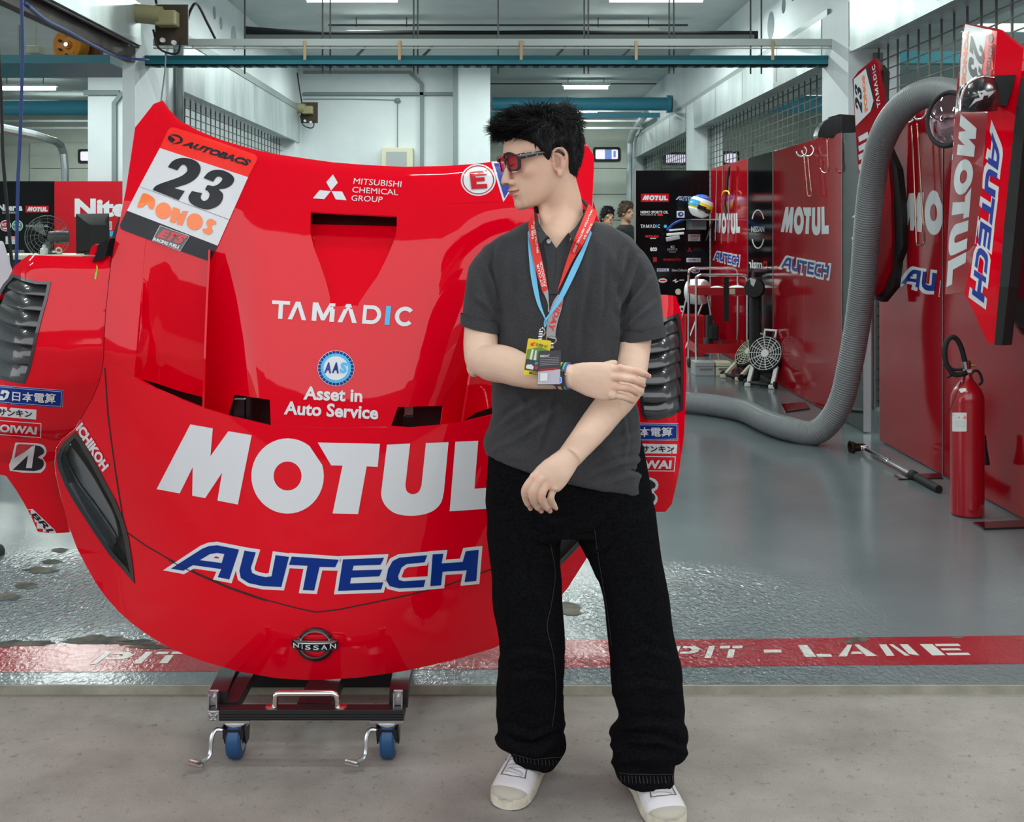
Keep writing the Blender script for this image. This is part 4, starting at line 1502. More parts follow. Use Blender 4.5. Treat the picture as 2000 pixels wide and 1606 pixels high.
# number board, left
z1 = lambda pts: [(220 + a * .2116, 180 + b * .2117) for a, b in pts]
d = Decal(CB, 5, .0018)
d.poly(WHITE, z1([(437, 518), (1252, 787), (972, 1418), (135, 1095), (260, 850)]))
d.poly(SCARLETV, z1([(437, 518), (500, 380)] + cr2([(515, 350), (540, 330), (580, 332)], 3) + [(900, 436), (1286, 570)] + cr2([(1320, 586), (1336, 612), (1328, 638)], 3) + [(1252, 787)]))
d.poly(BLACKV, z1([(135, 1095), (972, 1418), (900, 1565), (480, 1415), (110, 1280), (75, 1262), (70, 1225)]))
d.poly(BLACKV, z1([(250, 874), (252, 877), (1080, 1180), (1078, 1176)]), [], 1)
TWO = [(512, 695), (545, 650), (590, 622), (650, 610), (720, 618), (780, 645), (812, 690), (808, 745), (770, 800), (700, 845), (600, 878), (570, 888), (668, 915), (612, 1000), (372, 905), (420, 858), (610, 790), (680, 745), (692, 712), (672, 678), (640, 676), (600, 725)]
THREE = [(840, 795), (885, 745), (950, 720), (1030, 728), (1100, 765), (1125, 810), (1100, 860), (1040, 892), (985, 900), (1020, 940), (1015, 1000), (970, 1055), (880, 1085), (790, 1065), (722, 1025), (703, 970), (735, 915), (828, 935), (815, 972), (830, 1000), (855, 1006), (885, 985), (897, 945), (880, 915), (855, 902), (880, 862), (930, 870), (980, 850), (1015, 810), (1000, 786), (965, 785), (930, 830)]
TWO = soft(TWO, (0, 11, 12, 13, 14, 21))
THREE = soft(THREE, (0, 16, 17, 23, 24, 31))
d.poly(BLACKV, z1(TWO), [], 1).poly(BLACKV, z1(THREE), [], 1)
d.text(BLACKV, 'AUTOBACS', z1([(676, 448), (1282, 632), (1258, 690), (640, 494)]), .05, .25, 1, 1)
d.poly(BLACKV, z1(ellipse(582, 436, 70, 42, 26, .2)), [], 1)
for k in range(5):
    d.poly(SCARLETV, z1([(532 + k * 17, 402 + k * 5), (538 + k * 17, 400 + k * 5), (600 + k * 6, 448 - k * 3), (560 + k * 16, 484 - k * 4), (552 + k * 16, 482 - k * 4), (586 + k * 6, 446 - k * 3)]), [], 2)
PON = [cr2([(283, 938), (340, 950), (388, 990), (392, 1042), (372, 1086), (340, 1070), (330, 1040), (300, 1040), (285, 1062), (230, 1062), (255, 1000)], 2, True), ellipse(470, 1097, 73, 76, 26), [(562, 1062), (620, 1082), (628, 1140), (648, 1098), (698, 1100), (644, 1234), (594, 1220), (602, 1160), (576, 1212), (526, 1196)], ellipse(760, 1198, 74, 77, 26),
       cr2([(915, 1170), (955, 1195), (956, 1224), (925, 1224), (915, 1250), (928, 1290), (890, 1318), (845, 1300), (832, 1262), (870, 1262), (880, 1240), (866, 1215), (880, 1180)], 2, True)]
for q in PON:
    d.poly(ORANGEV, z1(q), [], 1)
fr_o = [(436, 1230), (716, 1328), (628, 1468), (362, 1372)]
d.poly(WHITE, z1(fr_o), [], 1).poly(BLACKG, z1(offset_poly(fr_o, -5)), [], 2)
d.text(REDF, 'ETS', z1([(444, 1262), (706, 1330), (650, 1410), (400, 1340)]), .07, .2, 1, 3)
d.text(WHITE, 'RACING FUELS', z1([(382, 1342), (628, 1420), (616, 1450), (372, 1370)]), .06, .1, 1, 3)
d.build('number_board', COWL, label='white and black number board with a red top band')
# right: round letter mark and blue triangle
d = Decal(CB, 5)
d.poly(WHITE, ellipse(934, 352, 34, 31, 34)).poly(REDF, ellipse(934, 352, 31, 28, 34), [ellipse(934, 352, 29, 26.4, 34)], 1)
d.poly(REDF, [(917, 338), (950, 334), (951, 342), (928, 344), (929, 348), (946, 347), (947, 354), (930, 355), (931, 361), (951, 360), (952, 368), (921, 370)], [], 3)
d.build('extinguisher_mark', COWL, label='round white mark with a red letter E')
d = Decal(CB, 5)
d.poly(WHITE, [(959, 316), (1032, 318), (983, 395)]).poly(NAVYV, [(965, 320), (1024, 322), (985, 388)], [], 1)
d.build('cutoff_mark', COWL, label='blue warning triangle with white edge')
# head lamp maker's name
d = Decal(SBV, 12)
zl = lambda pts: [(a * .2367, 680 + b * .2367) for a, b in pts]
d.text(WHITE, 'ICHIKOH', zl([(682, 608), (905, 968), (850, 1022), (628, 668)]), .05)
d.build('sponsor_decal', COWL, label='white slanted word beside the headlamp')
# fender stickers
d = Decal(FBV, 12)
d.poly(WHITE, zl([(-60, 303), (522, 345), (516, 490), (-60, 455)])).poly(BLUEV, zl([(-60, 306), (520, 347), (513, 488), (-60, 452)]), [], 1)
d.poly(WHITE, zl([(-60, 314), (510, 354), (504, 478), (-60, 440)]), [zl([(-58, 317), (507, 357), (501, 475), (-58, 437)])], 2)
d.text(WHITE, '日本電算', zl([(112, 352), (462, 370), (456, 452), (106, 432)]), .018, 0, 1, 3)
d.poly(WHITE, zl([(25, 345), (70, 348), (88, 365), (72, 410), (40, 430), (0, 428), (12, 392), (35, 396), (30, 408), (48, 408), (62, 372), (44, 366), (40, 378), (12, 376)]), [], 3)
d.build('sponsor_decal', FENL, label='blue sticker with white characters')
d = Decal(FBV, 12)
d.poly(WHITE, zl([(-40, 480), (302, 507), (298, 588), (-40, 560)])).text(BLACKV, 'サンキン', zl([(-10, 497), (268, 515), (262, 570), (-14, 554)]), .03, -.1, 1, 1)
d.build('sponsor_decal', FENL, label='white sticker with black characters')
d = Decal(FBV, 12)
d.poly(WHITE, zl([(-80, 588), (342, 618), (338, 740), (-80, 708)]), [zl([(-78, 594), (335, 624), (331, 733), (-78, 702)])])
d.text(WHITE, 'KOIWAI', zl([(-62, 620), (308, 646), (300, 710), (-66, 684)]), .045)
d.build('sponsor_decal', FENL, label='white outlined word in a frame')


def bmark(dd, f):
    dd.poly(WHITE, f(cr2([(82, 1010), (100, 900), (125, 790), (150, 777), (300, 784), (360, 800), (384, 845), (372, 885), (352, 905), (376, 940), (374, 985), (345, 1020), (300, 1028)], 2, True)))
    dd.poly(REDF, f([(120, 905), (138, 800), (158, 788), (288, 796)]), [], 1)
    dd.poly(BLACKV, f([(100, 1002), (232, 880), (215, 985), (262, 988), (290, 800)] + cr2([(330, 805), (362, 835), (358, 868), (310, 898), (352, 918), (362, 960), (335, 998), (280, 1012)], 2)), [], 1)
    dd.poly(WHITE, f([(118, 935), (262, 806), (290, 800), (262, 986), (215, 985), (232, 878), (105, 1000)]), [], 2)


d = Decal(FBV, 12)
bmark(d, zl)
d.build('sponsor_decal', FENL, label='black and white letter B mark')
d = Decal(FBV, 12)
zb = [(54, 995), (64, 994), (106, 1034), (110, 1041), (78, 1041), (70, 1032)]
d.poly(WHITE, zb).text(BLACKV, 'BRI', [(68, 1000), (106, 1036), (94, 1040), (60, 1004)], .03, .1, 1, 1)
d.build('sponsor_decal', FENL, label='white sticker with black italic letters at the fender tip')
# right fender copies
zr = lambda pts: [(1230 + a * .2863, 560 + b * .2864) for a, b in pts]
d = Decal(RBV, 12)
d.poly(WHITE, zr([(-60, 925), (328, 932), (326, 1048), (-60, 1052)])).poly(BLUEV, zr([(-60, 928), (326, 935), (323, 1045), (-60, 1049)]), [], 1)
d.poly(WHITE, zr([(-58, 936), (319, 941), (316, 1038), (-58, 1042)]), [zr([(-55, 939), (316, 944), (313, 1035), (-55, 1039)])], 2)
d.text(WHITE, '日本電算', zr([(0, 952), (286, 955), (284, 1018), (0, 1022)]), .018, 0, 1, 3)
d.build('sponsor_decal', FENR, label='blue sticker with white characters')
d = Decal(RBV, 12)
d.poly(WHITE, zr([(0, 1068), (322, 1075), (318, 1138), (0, 1134)])).text(BLACKV, 'サンキン', zr([(80, 1082), (302, 1085), (298, 1126), (80, 1126)]), .03, -.1, 1, 1)
d.build('sponsor_decal', FENR, label='white sticker with black characters')
d = Decal(RBV, 12)
d.poly(WHITE, zr([(-80, 1150), (312, 1157), (304, 1260), (-80, 1255)]), [zr([(-78, 1156), (306, 1163), (298, 1254), (-78, 1249)])])
d.text(WHITE, 'KOIWAI', zr([(-60, 1178), (286, 1182), (280, 1240), (-60, 1238)]), .045)
d.build('sponsor_decal', FENR, label='white outlined word in a frame')
d = Decal(RBV, 12)
bmark(d, lambda pts: [(1200 + (a - 82) * .285, 930 + (b - 777) * .24) for a, b in pts])
d.build('sponsor_decal', FENR, label='black and white letter B mark')
# maker's badge on the nose
bd = MB()
zn = lambda a, b: (380 + a * .24, 1200 + b * .24)


def onsurf(pts, off):
    o = []
    for a, b in pts:
        x, y = zn(a, b)
        o.append(P(x, y, D0(x, y) - off))
    return o


bd.use(BLACKG)
ring_o = ellipse(980, 250, 152, 134, 44); ring_i = ellipse(980, 250, 118, 104, 44)
bd.prism(onsurf(ring_o, .010), (0, .012, 0), [onsurf(ring_i, .010)])
bd.use(STEEL)
bd.prism(onsurf(ellipse(980, 250, 130, 113, 44), .0125), (0, .004, 0), [onsurf(ellipse(980, 250, 119, 103, 44), .0125)])
bd.use(BLACKG)
bar_ = [(792, 208)] + [(x, 212 + 26 * (1 - ((x - 978) / 186) ** 2) * .35) for x in range(830, 1131, 30)] + [(1165, 224), (1162, 282)] + [(x, 283 + 60 * (1 - ((x - 978) / 186) ** 2) * .35) for x in range(1130, 829, -30)] + [(792, 266)]
bd.prism(onsurf(bar_, .014), (0, .012, 0))
bd.use(STEEL)
bd.prism(onsurf([(800, 207)] + [(x, 209 + 10 * (1 - ((x - 978) / 186) ** 2)) for x in range(830, 1131, 30)] + [(1160, 222), (1130, 236)] + [(x, 232 + 12 * (1 - ((x - 978) / 186) ** 2)) for x in range(1100, 829, -30)], .0155), (0, .004, 0))
BADGE = bd.build('maker_badge', None, COWL, label='dark round badge with a name bar')
BB = bvh_of(BADGE)
d = Decal(BB, None, .0006)
for ch, x0, x1, y in (('N', 803, 850, 250), ('I', 872, 880, 262), ('S', 900, 945, 268), ('S', 966, 1012, 271), ('A', 1030, 1082, 268), ('N', 1102, 1152, 258)):
    d.text(WHITE, ch, [zn(x0, y - 19), zn(x1, y - 19), zn(x1, y + 20), zn(x0, y + 20)], .02)
d.build('badge_lettering', BADGE)

# ------------------------------------------------------------------ trolley under the cowl
TR = thing('trolley', (-.5, 3.2, 0), 'black aluminium-profile trolley on blue castors under the red bonnet', 'trolley')
zt = lambda a, b: (380 + a * .24, 1200 + b * .24)


def tp(a, b, d):
    return P(*zt(a, b), d)


yf = 2.93           # front bar
zb0, zb1 = P(0, 1200 + 868 * .24, yf).z, P(0, 1200 + 782 * .24, yf).z
xa, xb = tp(200, 0, yf).x, tp(1700, 0, yf).x
yb_ = 3.52
m = MB().box2((tp(112, 0, yf).x, yf, zb0), (xb, yf + .04, zb1), .003)
m.build('front_rail', BLACKA, TR)
m = MB()
for k in range(3):
    zz = lerp(zb0, zb1, .25 + .25 * k)
    m.box2((xa, yf - .002, zz - .002), (xb, yf, zz + .002))
m.build('rail_slot', BLACKM, TR)
MB().box2((xa, yb_, zb0), (xb, yb_ + .04, zb1), .003).build('rear_rail', BLACKA, TR)
for x in (xa + .02, xb - .02):
    MB().bar((x, yf + .04, (zb0 + zb1) / 2 + .005), (x, yb_, (zb0 + zb1) / 2 + .005), .042, zb1 - zb0).build('side_rail', BLACKA, TR)
MB().bar((0.5 * (xa + xb), yf + .04, zb0 + .01), (0.5 * (xa + xb) + .02, yb_, zb0 + .01), .09, .04).build('centre_rail', BLACKA, TR)
# profile end with its slots
e = MB().box2((tp(108, 0, yf).x, yf - .004, zb0), (tp(202, 0, yf).x, yf + .0, zb1), .002)
e.use(BLACKM)
ce = ((tp(108, 0, yf).x + tp(202, 0, yf).x) / 2, (zb0 + zb1) / 2)
w_ = (zb1 - zb0)
for ang in (0, 90, 180, 270):
    R = Matrix.Rotation(math.radians(ang), 4, 'Y')
    e.box(V(ce[0], yf - .006, ce[1]) + (R @ V(0, 0, w_ * .36)).to_3d(), (w_ * .5, .004, w_ * .12), R.to_3x3())
    e.box(V(ce[0], yf - .006, ce[1]) + (R @ V(0, 0, w_ * .25)).to_3d(), (w_ * .2, .004, w_ * .2), R.to_3x3())
e.cyl((ce[0], yf - .0065, ce[1]), (ce[0], yf - .003, ce[1]), w_ * .10, 12)
e.mats[0] = STEEL
e.build('profile_end', STEEL, TR)
for a in (160, 1658):
    p = tp(a, 720, yf + .03)
    MB().box2((p.x - .0125, yf + .028, zb1 + .0), (p.x + .0125, yf + .034, zb1 + .042), .002).box2((p.x - .0125, yf + .01, zb1), (p.x - .009, yf + .03, zb1 + .04)).box2((p.x + .009, yf + .01, zb1), (p.x + .0125, yf + .03, zb1 + .04)).cyl((p.x, yf + .018, zb1 + .022), (p.x, yf + .03, zb1 + .022), .006, 10).build('angle_bracket', STEEL, TR)
# sloping uprights that carry the cowl
for (a0, b0, a1, b1) in ((190, 700, 290, 470), (1660, 690, 1690, 480)):
    MB().bar(tp(a0, b0, yf + .06), tp(a1, b1, yf + .34), .05, .045).build('upright', BLACKA, TR)
MB().bar(tp(280, 505, 3.38), tp(1700, 505, 3.38), .045, .05).build('cradle_bar', BLACKA, TR)
MB().box2(tuple(tp(278, 470, 3.40)), tuple(tp(360, 425, 3.44)), .003).cyl(tuple(tp(320, 440, 3.39)), tuple(tp(320, 440, 3.41)), .012, 10).build('angle_bracket', STEEL, TR)
# bow handle
hp = [tp(655, 752, yf + .02), tp(655, 700, yf + .02), tp(662, 660, yf + .02), tp(690, 645, yf + .02), tp(1120, 645, yf + .02), tp(1150, 660, yf + .02), tp(1162, 700, yf + .02), tp(1162, 752, yf + .02)]
MB().tube([hp[0], hp[1]] + cr(hp[1:4], 4) + cr(hp[4:7], 4) + [hp[7]], .0085, 12).lathe(hp[0] - V(0.01, 0, .004), [(.016, 0), (.016, .005), (.010, .007)]).lathe(hp[7] + V(0.01, 0, -.004), [(.016, 0), (.016, .005), (.010, .007)]).build('handle', HANDLE, TR, smooth=40)


def castor(x, y, brake=True):
    r = .0545
    y = y + .012
    b = MB()
    b.box2((x - .045, y - .012, zb0 - .007), (x + .045, y + .085, zb0))
    b.lathe((x, y + .034, zb0 - .034), [(.028, 0), (.036, .006), (.036, .018), (.03, .028)], seg=24)
    k = b.build('castor', STEEL, TR, smooth=35)
    wh = MB()
    wh.lathe((x - .019, y + .034, r), [(.034, 0), (r - .006, .0), (r, .006), (r, .032), (r - .006, .038), (.034, .038)], (1, 0, 0), 36)
    wh.build('wheel', WHEELB, k, smooth=40)
    MB().lathe((x - .021, y + .034, r), [(.0, 0), (.012, -.004), (.034, .001), (.034, .041), (.012, .046), (0, .042)], (1, 0, 0), 24, cap=False).build('hub', STEEL, k, smooth=40)
    f = MB()
    for s in (-1, 1):
        f.prism([(x + s * .026, y - .008, zb0 - .02), (x + s * .026, y + .07, zb0 - .02), (x + s * .026, y + .05, r - .012), (x + s * .026, y + .02, r - .012)], (s * .004, 0, 0))
    f.box2((x - .027, y - .010, zb0 - .050), (x + .027, y - .006, zb0 - .026))
    f.build('fork', BLACKA, k)
    if brake:
        q = MB()
        q.tube(cr([(x - .028, y, zb0 - .030), (x - .046, y - .008, zb0 - .026), (x - .054, y - .02, zb0 - .040), (x - .055, y - .03, zb0 - .075), (x - .060, y - .04, zb0 - .086), (x - .072, y - .045, zb0 - .092)], 4), .0060, 8)
        q.box((x - .088, y - .05, zb0 - .096), (.040, .020, .008), Matrix.Rotation(.25, 3, 'Y'), .003)
        q.build('brake_pedal', STEEL, k, smooth=40)
    return k


for a in (310, 1565):
    castor(tp(a, 0, yf).x, yf, True)
for a in (340, 1540):
    castor(tp(a, 0, yf).x, yb_ - .02, False)
# a second trolley wheel seen between the man's legs
# ------------------------------------------------------------------ the man in front of the bonnet
import mathutils.noise as mnoise


def remesh(mb, voxel, smooth=4, fac=0.5):
    """union of overlapping closed shapes as one even surface -> (verts, faces)."""
    me = bpy.data.meshes.new('tmp')
    me.from_pydata(mb.v, [], mb.f)
    bm = bmesh.new(); bm.from_mesh(me)
    bmesh.ops.recalc_face_normals(bm, faces=bm.faces[:])
    bm.to_mesh(me); bm.free()
    ob = bpy.data.objects.new('tmp', me)
    COL.objects.link(ob)
    r = ob.modifiers.new('r', 'REMESH'); r.mode = 'VOXEL'; r.voxel_size = voxel
    if smooth:
        s = ob.modifiers.new('s', 'SMOOTH'); s.iterations = smooth; s.factor = fac
    dg = bpy.context.evaluated_depsgraph_get()
    m2 = bpy.data.meshes.new_from_object(ob.evaluated_get(dg))
    vs = [v.co.copy() for v in m2.vertices]
    ns = [v.normal.copy() for v in m2.vertices]
    fs = [tuple(p.vertices) for p in m2.polygons]
    bpy.data.objects.remove(ob); bpy.data.meshes.remove(me); bpy.data.meshes.remove(m2)
    return vs, ns, fs


def proj(p):
    return (CX + F * p.x / p.y, CY + F * (H - p.z) / p.y)


def inside(poly, x, y):
    c = False
    n = len(poly)
    for i in range(n):
        x1, y1 = poly[i]; x2, y2 = poly[(i + 1) % n]
        if (y1 > y) != (y2 > y) and x < (x2 - x1) * (y - y1) / (y2 - y1) + x1:
            c = not c
    return c


def ring(xl, yl, xr, yr, dc, hd, n=32, e=2.5, shrink=0.0, twist=0.0):
    """horizontal body section between a left and a right outline point."""
    a, b = P(xl, yl, dc), P(xr, yr, dc)
    c, h = (a + b) / 2, (b - a) / 2
    L = h.length
    h = h * ((L - shrink) / L)
    o = []
    for k in range(n):
        t = 2 * math.pi * k / n
        cx = math.copysign(abs(math.cos(t)) ** (2 / e), math.cos(t))
        sy = math.copysign(abs(math.sin(t)) ** (2 / e), math.sin(t))
        o.append(c + h * cx + V(0, (hd - shrink) * sy + twist * cx, 0))
    return o


def rows_loft(mb, rows, sub=4, shrink=0.0, **k):
    vals = [[float(x) for x in r] for r in rows]
    cols = [cr_s(c, sub) for c in zip(*vals)]
    return mb.loft([ring(*r, shrink=shrink, **k) for r in zip(*cols)])


MAN = thing('person', (0.22, 2.82, 0), 'man in charcoal polo shirt and black jeans, arms crossed low, face turned to the bonnet', 'person')
SKIN = mat('skin', (0.60, 0.36, 0.25), rough=0.48, spec=0.35, sss=0.12)
_N, _L, _b = nodes(SKIN)
_at = _N.new('ShaderNodeAttribute'); _at.attribute_name = 'tone'
_L.new(_at.outputs['Color'], _b.inputs['Base Color'])
POLO = mat('polo_cloth', (0.05, 0.05, 0.055), rough=0.85, spec=0.12, sheen=0.08)
_n, _r, _m = noise_col(POLO, (0.022, 0.022, 0.0245), (0.072, 0.072, 0.078), 900, detail=2, lo=0.32, hi=0.70)
JEAN = mat('black_denim', (0.006, 0.006, 0.008), rough=0.9, spec=0.06)
noise_col(JEAN, (0.0022, 0.0022, 0.0028), (0.0060, 0.0060, 0.0070), 160, detail=4)
HAIRM = mat('black_hair', (0.007, 0.006, 0.007), rough=0.5, spec=0.28)

# ---- polo shirt
TROWS = [(1048, 424, 1138, 420, 2.83, .052), (1022, 436, 1165, 432, 2.82, .068), (992, 450, 1200, 446, 2.815, .082), (962, 470, 1238, 466, 2.81, .098), (950, 500, 1250, 498, 2.805, .112), (958, 545, 1240, 545, 2.80, .120), (968, 610, 1222, 610, 2.795, .124),
         (966, 690, 1226, 690, 2.795, .122), (960, 770, 1240, 775, 2.80, .120), (953, 825, 1250, 850, 2.80, .122), (946, 862, 1258, 915, 2.80, .127), (943, 884, 1265, 964, 2.80, .130)]
pm = MB()
rows_loft(pm, TROWS, 4)
# sleeves
pm.tube(cr([P(972, 498, 2.81), P(950, 532, 2.80), P(943, 570, 2.785), P(940, 638, 2.765)], 5), [(.040 + .0007 * min(k, 10), .056 + .0006 * min(k, 8)) for k in range(16)], 24, upv=(0, -1, 0))
pm.tube(cr([P(1226, 498, 2.81), P(1243, 534, 2.80), P(1248, 590, 2.785), P(1249, 655, 2.765)], 5), [(.042 + .0015 * k, .058 + .0006 * k) for k in range(16)], 24, upv=(0, -1, 0))
vs, ns, fs = remesh(pm, 0.0055, 16, .6)


def folds(p, seed, amp):
    """cloth creases: stretched noise, stronger near armpits and waist."""
    q = V(p.x * 9 + p.z * 5, p.y * 6, p.z * 4 - p.x * 3)
    a = mnoise.noise(q + V(seed, 0, 0))
    b = mnoise.noise(V(p.x * 22 + p.z * 12, p.y * 12, p.z * 7 + seed))
    r = 1 - abs(a)
    return amp * ((r ** 3 - .5) * .8 + b * .5)


# explicit creases: (polyline in view, width, height of the fold)
CREASES = [([(1206, 605), (1222, 560), (1246, 505)], 6, .009), ([(1212, 630), (1236, 590), (1268, 545)], 6, .008), ([(1216, 650), (1246, 618), (1280, 590)], 5, .006), ([(1204, 560), (1214, 520), (1222, 490)], 5, .007),
           ([(974, 600), (962, 560), (950, 520)], 6, .008), ([(970, 625), (950, 598), (928, 580)], 5, .006), ([(972, 560), (968, 520), (975, 480)], 5, .006),
           ([(1150, 480), (1142, 560), (1130, 640), (1122, 720)], 7, .007), ([(1178, 500), (1172, 580), (1160, 660)], 6, .006), ([(1112, 560), (1108, 640), (1100, 700)], 6, .004), ([(990, 500), (992, 560), (986, 640)], 7, .005), ([(1200, 560), (1204, 620), (1198, 700)], 6, .006),
           ([(958, 846), (1000, 812), (1060, 776)], 7, .007), ([(962, 880), (1020, 850), (1090, 800)], 7, .006), ([(1000, 768), (1020, 790), (1028, 840)], 6, .005), ([(1080, 770), (1070, 820), (1050, 880)], 6, .005),
           ([(1140, 905), (1190, 870), (1252, 850)], 7, .006), ([(1150, 930), (1210, 905), (1258, 896)], 6, .006), ([(1180, 945), (1230, 928), (1262, 930)], 5, .005), ([(1236, 780), (1246, 820), (1250, 870)], 5, .006), ([(1215, 800), (1225, 850), (1220, 900)], 5, .004)]


def crease(x, y, table):
    s_ = 0.0
    for pl, w, h in table:
        best = 1e9
        tt = 0
        n = len(pl) - 1
        for i in range(n):
            (x0, y0), (x1, y1) = pl[i], pl[i + 1]
            dx, dy = x1 - x0, y1 - y0
            t = max(0, min(1, ((x - x0) * dx + (y - y0) * dy) / (dx * dx + dy * dy)))
            qx, qy = x - x0 - t * dx, y - y0 - t * dy
            d2 = qx * qx + qy * qy
            if d2 < best:
                best = d2; tt = (i + t) / n; sg = 1 if qx * dy - qy * dx > 0 else -1
        if best < (3 * w) ** 2:
            d_ = math.sqrt(best) * sg
            e = math.sin(math.pi * min(1, max(0, .08 + .84 * tt)))
            s_ += h * e * (math.exp(-(d_ / w) ** 2) - .75 * math.exp(-((d_ - 1.5 * w) / w) ** 2))
    return s_


out = []
for p, n in zip(vs, ns):
    x, y = proj(p)
    k = 1.0
    am = .0065 * k
    if x > 1190 and y < 660: am = .0095
    if x < 990 and y < 640: am = .0085
    dd = folds(p, 3.1, am)
    # long vertical drapes under the chest
    if 480 < y < 720 and 970 < x < 1230:
        dd += .0042 * math.sin((x - 1080) / 15.0 + .006 * (y - 480)) * ss((x - 1075) / 60) * ss((y - 480) / 80)
    # rumples over the hip
    if y > 830 and x > 1120:
        dd += .0022 * math.sin((y + (x - 1120) * .35) / 8.5) * ss((y - 830) / 60) * ss((x - 1120) / 80)
    # pull from the left elbow across the belly
    if 760 < y < 900 and x < 1130:
        dd += .0035 * math.sin((y - .75 * (1130 - x) * -1 - 0.0) / 17.0) * ss((y - 760) / 50)
    if n.y < .3:
        dd += 1.5 * crease(x, y, CREASES)
    if y > 700:
        dd *= .25 + .75 * ss((1258 - x) / 26)
    out.append(p + n * dd)
VNECK = [(1044, 405), (1047, 430), (1056, 450), (1065, 464), (1074, 478), (1085, 494), (1096, 478), (1116, 460), (1136, 434), (1149, 406), (1143, 380), (1050, 380)]
keep = [not (inside(VNECK, *proj(p)) and p.y < 2.83) for p in out]
# open the sleeves and the hem
ff = [f for f in fs if all(keep[i] for i in f)]
b = MB().use(POLO)
b.add(out, ff)
POLOO = b.build('polo_shirt', POLO, MAN, smooth=True, fixn=False)
so = POLOO.modifiers.new('thickness', 'SOLIDIFY'); so.thickness = 0.003; so.offset = -1
# ribbed cuffs
for pts, r0 in (([P(940, 622, 2.768), P(940, 632, 2.766), P(939.5, 643, 2.764)], (.0515, .0585)), ([P(1249, 641, 2.768), P(1249, 650, 2.766), P(1249, 662, 2.764)], (.0655, .067))):
    c = MB()
    tilt = 1 if pts[0].x < .1 else -1
    rings = []
    for k, p in enumerate(pts):
        rr = []
        for j in range(40):
            t = 2 * math.pi * j / 40
            q = p + V(math.cos(t) * r0[0] * 1.02, math.sin(t) * r0[1], -math.cos(t) * r0[0] * (.22 if tilt > 0 else -.14))
            rr.append(q)
        rings.append(rr)
    rings = [[p + V(0, 0, .002) for p in rings[0]]] + rings + [[lerp(p, pts[2], .10) + V(0, 0, .002) for p in rings[2]], [lerp(p, pts[2], .12) + V(0, 0, .02) for p in rings[2]]]
    c.loft(rings, cap=False)
    c.build('sleeve_cuff', POLO, MAN, smooth=35)
PBV = bvh_of(POLOO)
# collar, placket, button
def dcol(px, py):
    if px < 1085:
        return 2.668 + max(0, (474 - py)) / 60 * .075 + max(0, (1050 - px)) * .004
    return 2.668 + max(0, (472 - py)) / 80 * .105 + max(0, px - 1130) * .0022


c = MB()
sheet(c, POLO, [(1043, 410), (1047, 420), (1053, 436), (1060, 449), (1069, 461), (1062, 467), (1055, 477), (1051, 462), (1047, 446), (1044, 428)], [], dcol, 8, .004)
c.build('collar', POLO, MAN, smooth=30)
c = MB()
sheet(c, POLO, [(1136, 388), (1143, 392), (1150, 398), (1152, 408), (1147, 424), (1141, 440), (1132, 456), (1122, 473), (1117, 464), (1111, 457), (1122, 446), (1134, 430), (1143, 414), (1147, 404), (1143, 398)], [], dcol, 8, .004)
c.build('collar', POLO, MAN, smooth=30)
c = MB()
rg = []
for k in range(9):
    t = math.pi * (0.02 + .96 * k / 8)
    cc = P(1096, 402, 2.83)
    a = V(-math.cos(t) * .066, math.sin(t) * .055, -.01 - .012 * math.cos(t) * -1)
    rg.append([cc + a + V(0, 0, -.02), cc + a + V(0, 0, .012), cc + a * 1.05 + V(0, 0, .012), cc + a * 1.06 + V(0, 0, -.02)])
c.loft(rg)
c.build('collar_stand', POLO, MAN, smooth=30)
_h1 = PBV.ray_cast(CAMO, (P(1083, 512, 2.5) - CAMO).normalized())[0].y
_h2 = PBV.ray_cast(CAMO, (P(1083, 572, 2.5) - CAMO).normalized())[0].y
dpl = lambda x, y: _h1 + (_h2 - _h1) * (y - 512) / 60 - .005 + .00002 * (x - 1083) ** 2
c = MB()
sheet(c, POLO, cr2([(1058, 462), (1066, 459), (1071, 462)], 3) + [(1086.5, 485), (1084, 520), (1079, 574), (1071, 574), (1069, 520), (1062, 478)], [], lambda x, y: dpl(x, y) - .002, 8, .004)
c.build('placket', POLO, MAN, smooth=30)
c = MB()
sheet(c, POLO, [(1083, 490), (1087, 485), (1111, 455), (1118, 464), (1108, 484), (1098, 505), (1096, 574), (1076, 574)], [], dpl, 8, .004)
c.build('placket', POLO, MAN, smooth=30)
h = P(1071.5, 472, dpl(1071.5, 472) - .003)
MB().lathe(h + V(0, -.002, 0), [(.0, 0), (.0055, 0), (.0055, .003), (.0045, .004), (.003, .003), (0, .003)], (.0, -1, .2), 16).build('button', PLGREY, MAN, smooth=40)

# ---- jeans
jm = MB()
HROWS = [(955, 850, 1250, 850, 2.80, .108), (951, 900, 1262, 900, 2.80, .112), (949, 950, 1271, 955, 2.80, .118), (949, 1000, 1278, 1005, 2.80, .120), (955, 1030, 1276, 1035, 2.80, .112)]
rows_loft(jm, HROWS, 3)
LROWS = [(950, 985, 1110, 990, 2.80, .108), (951, 1030, 1101, 1030, 2.80, .104), (956, 1100, 1094, 1100, 2.795, .098), (966, 1190, 1100, 1190, 2.79, .094), (974, 1280, 1102, 1280, 2.80, .090), (972, 1350, 1101, 1350, 2.82, .088), (969, 1415, 1102, 1410, 2.84, .090), (969, 1444, 1105, 1430, 2.85, .090), (984, 1454, 1104, 1446, 2.85, .078), (996, 1462, 1102, 1460, 2.85, .076), (999, 1470, 1096, 1478, 2.85, .072), (1004, 1474, 1080, 1494, 2.85, .070)]
rows_loft(jm, LROWS, 3)
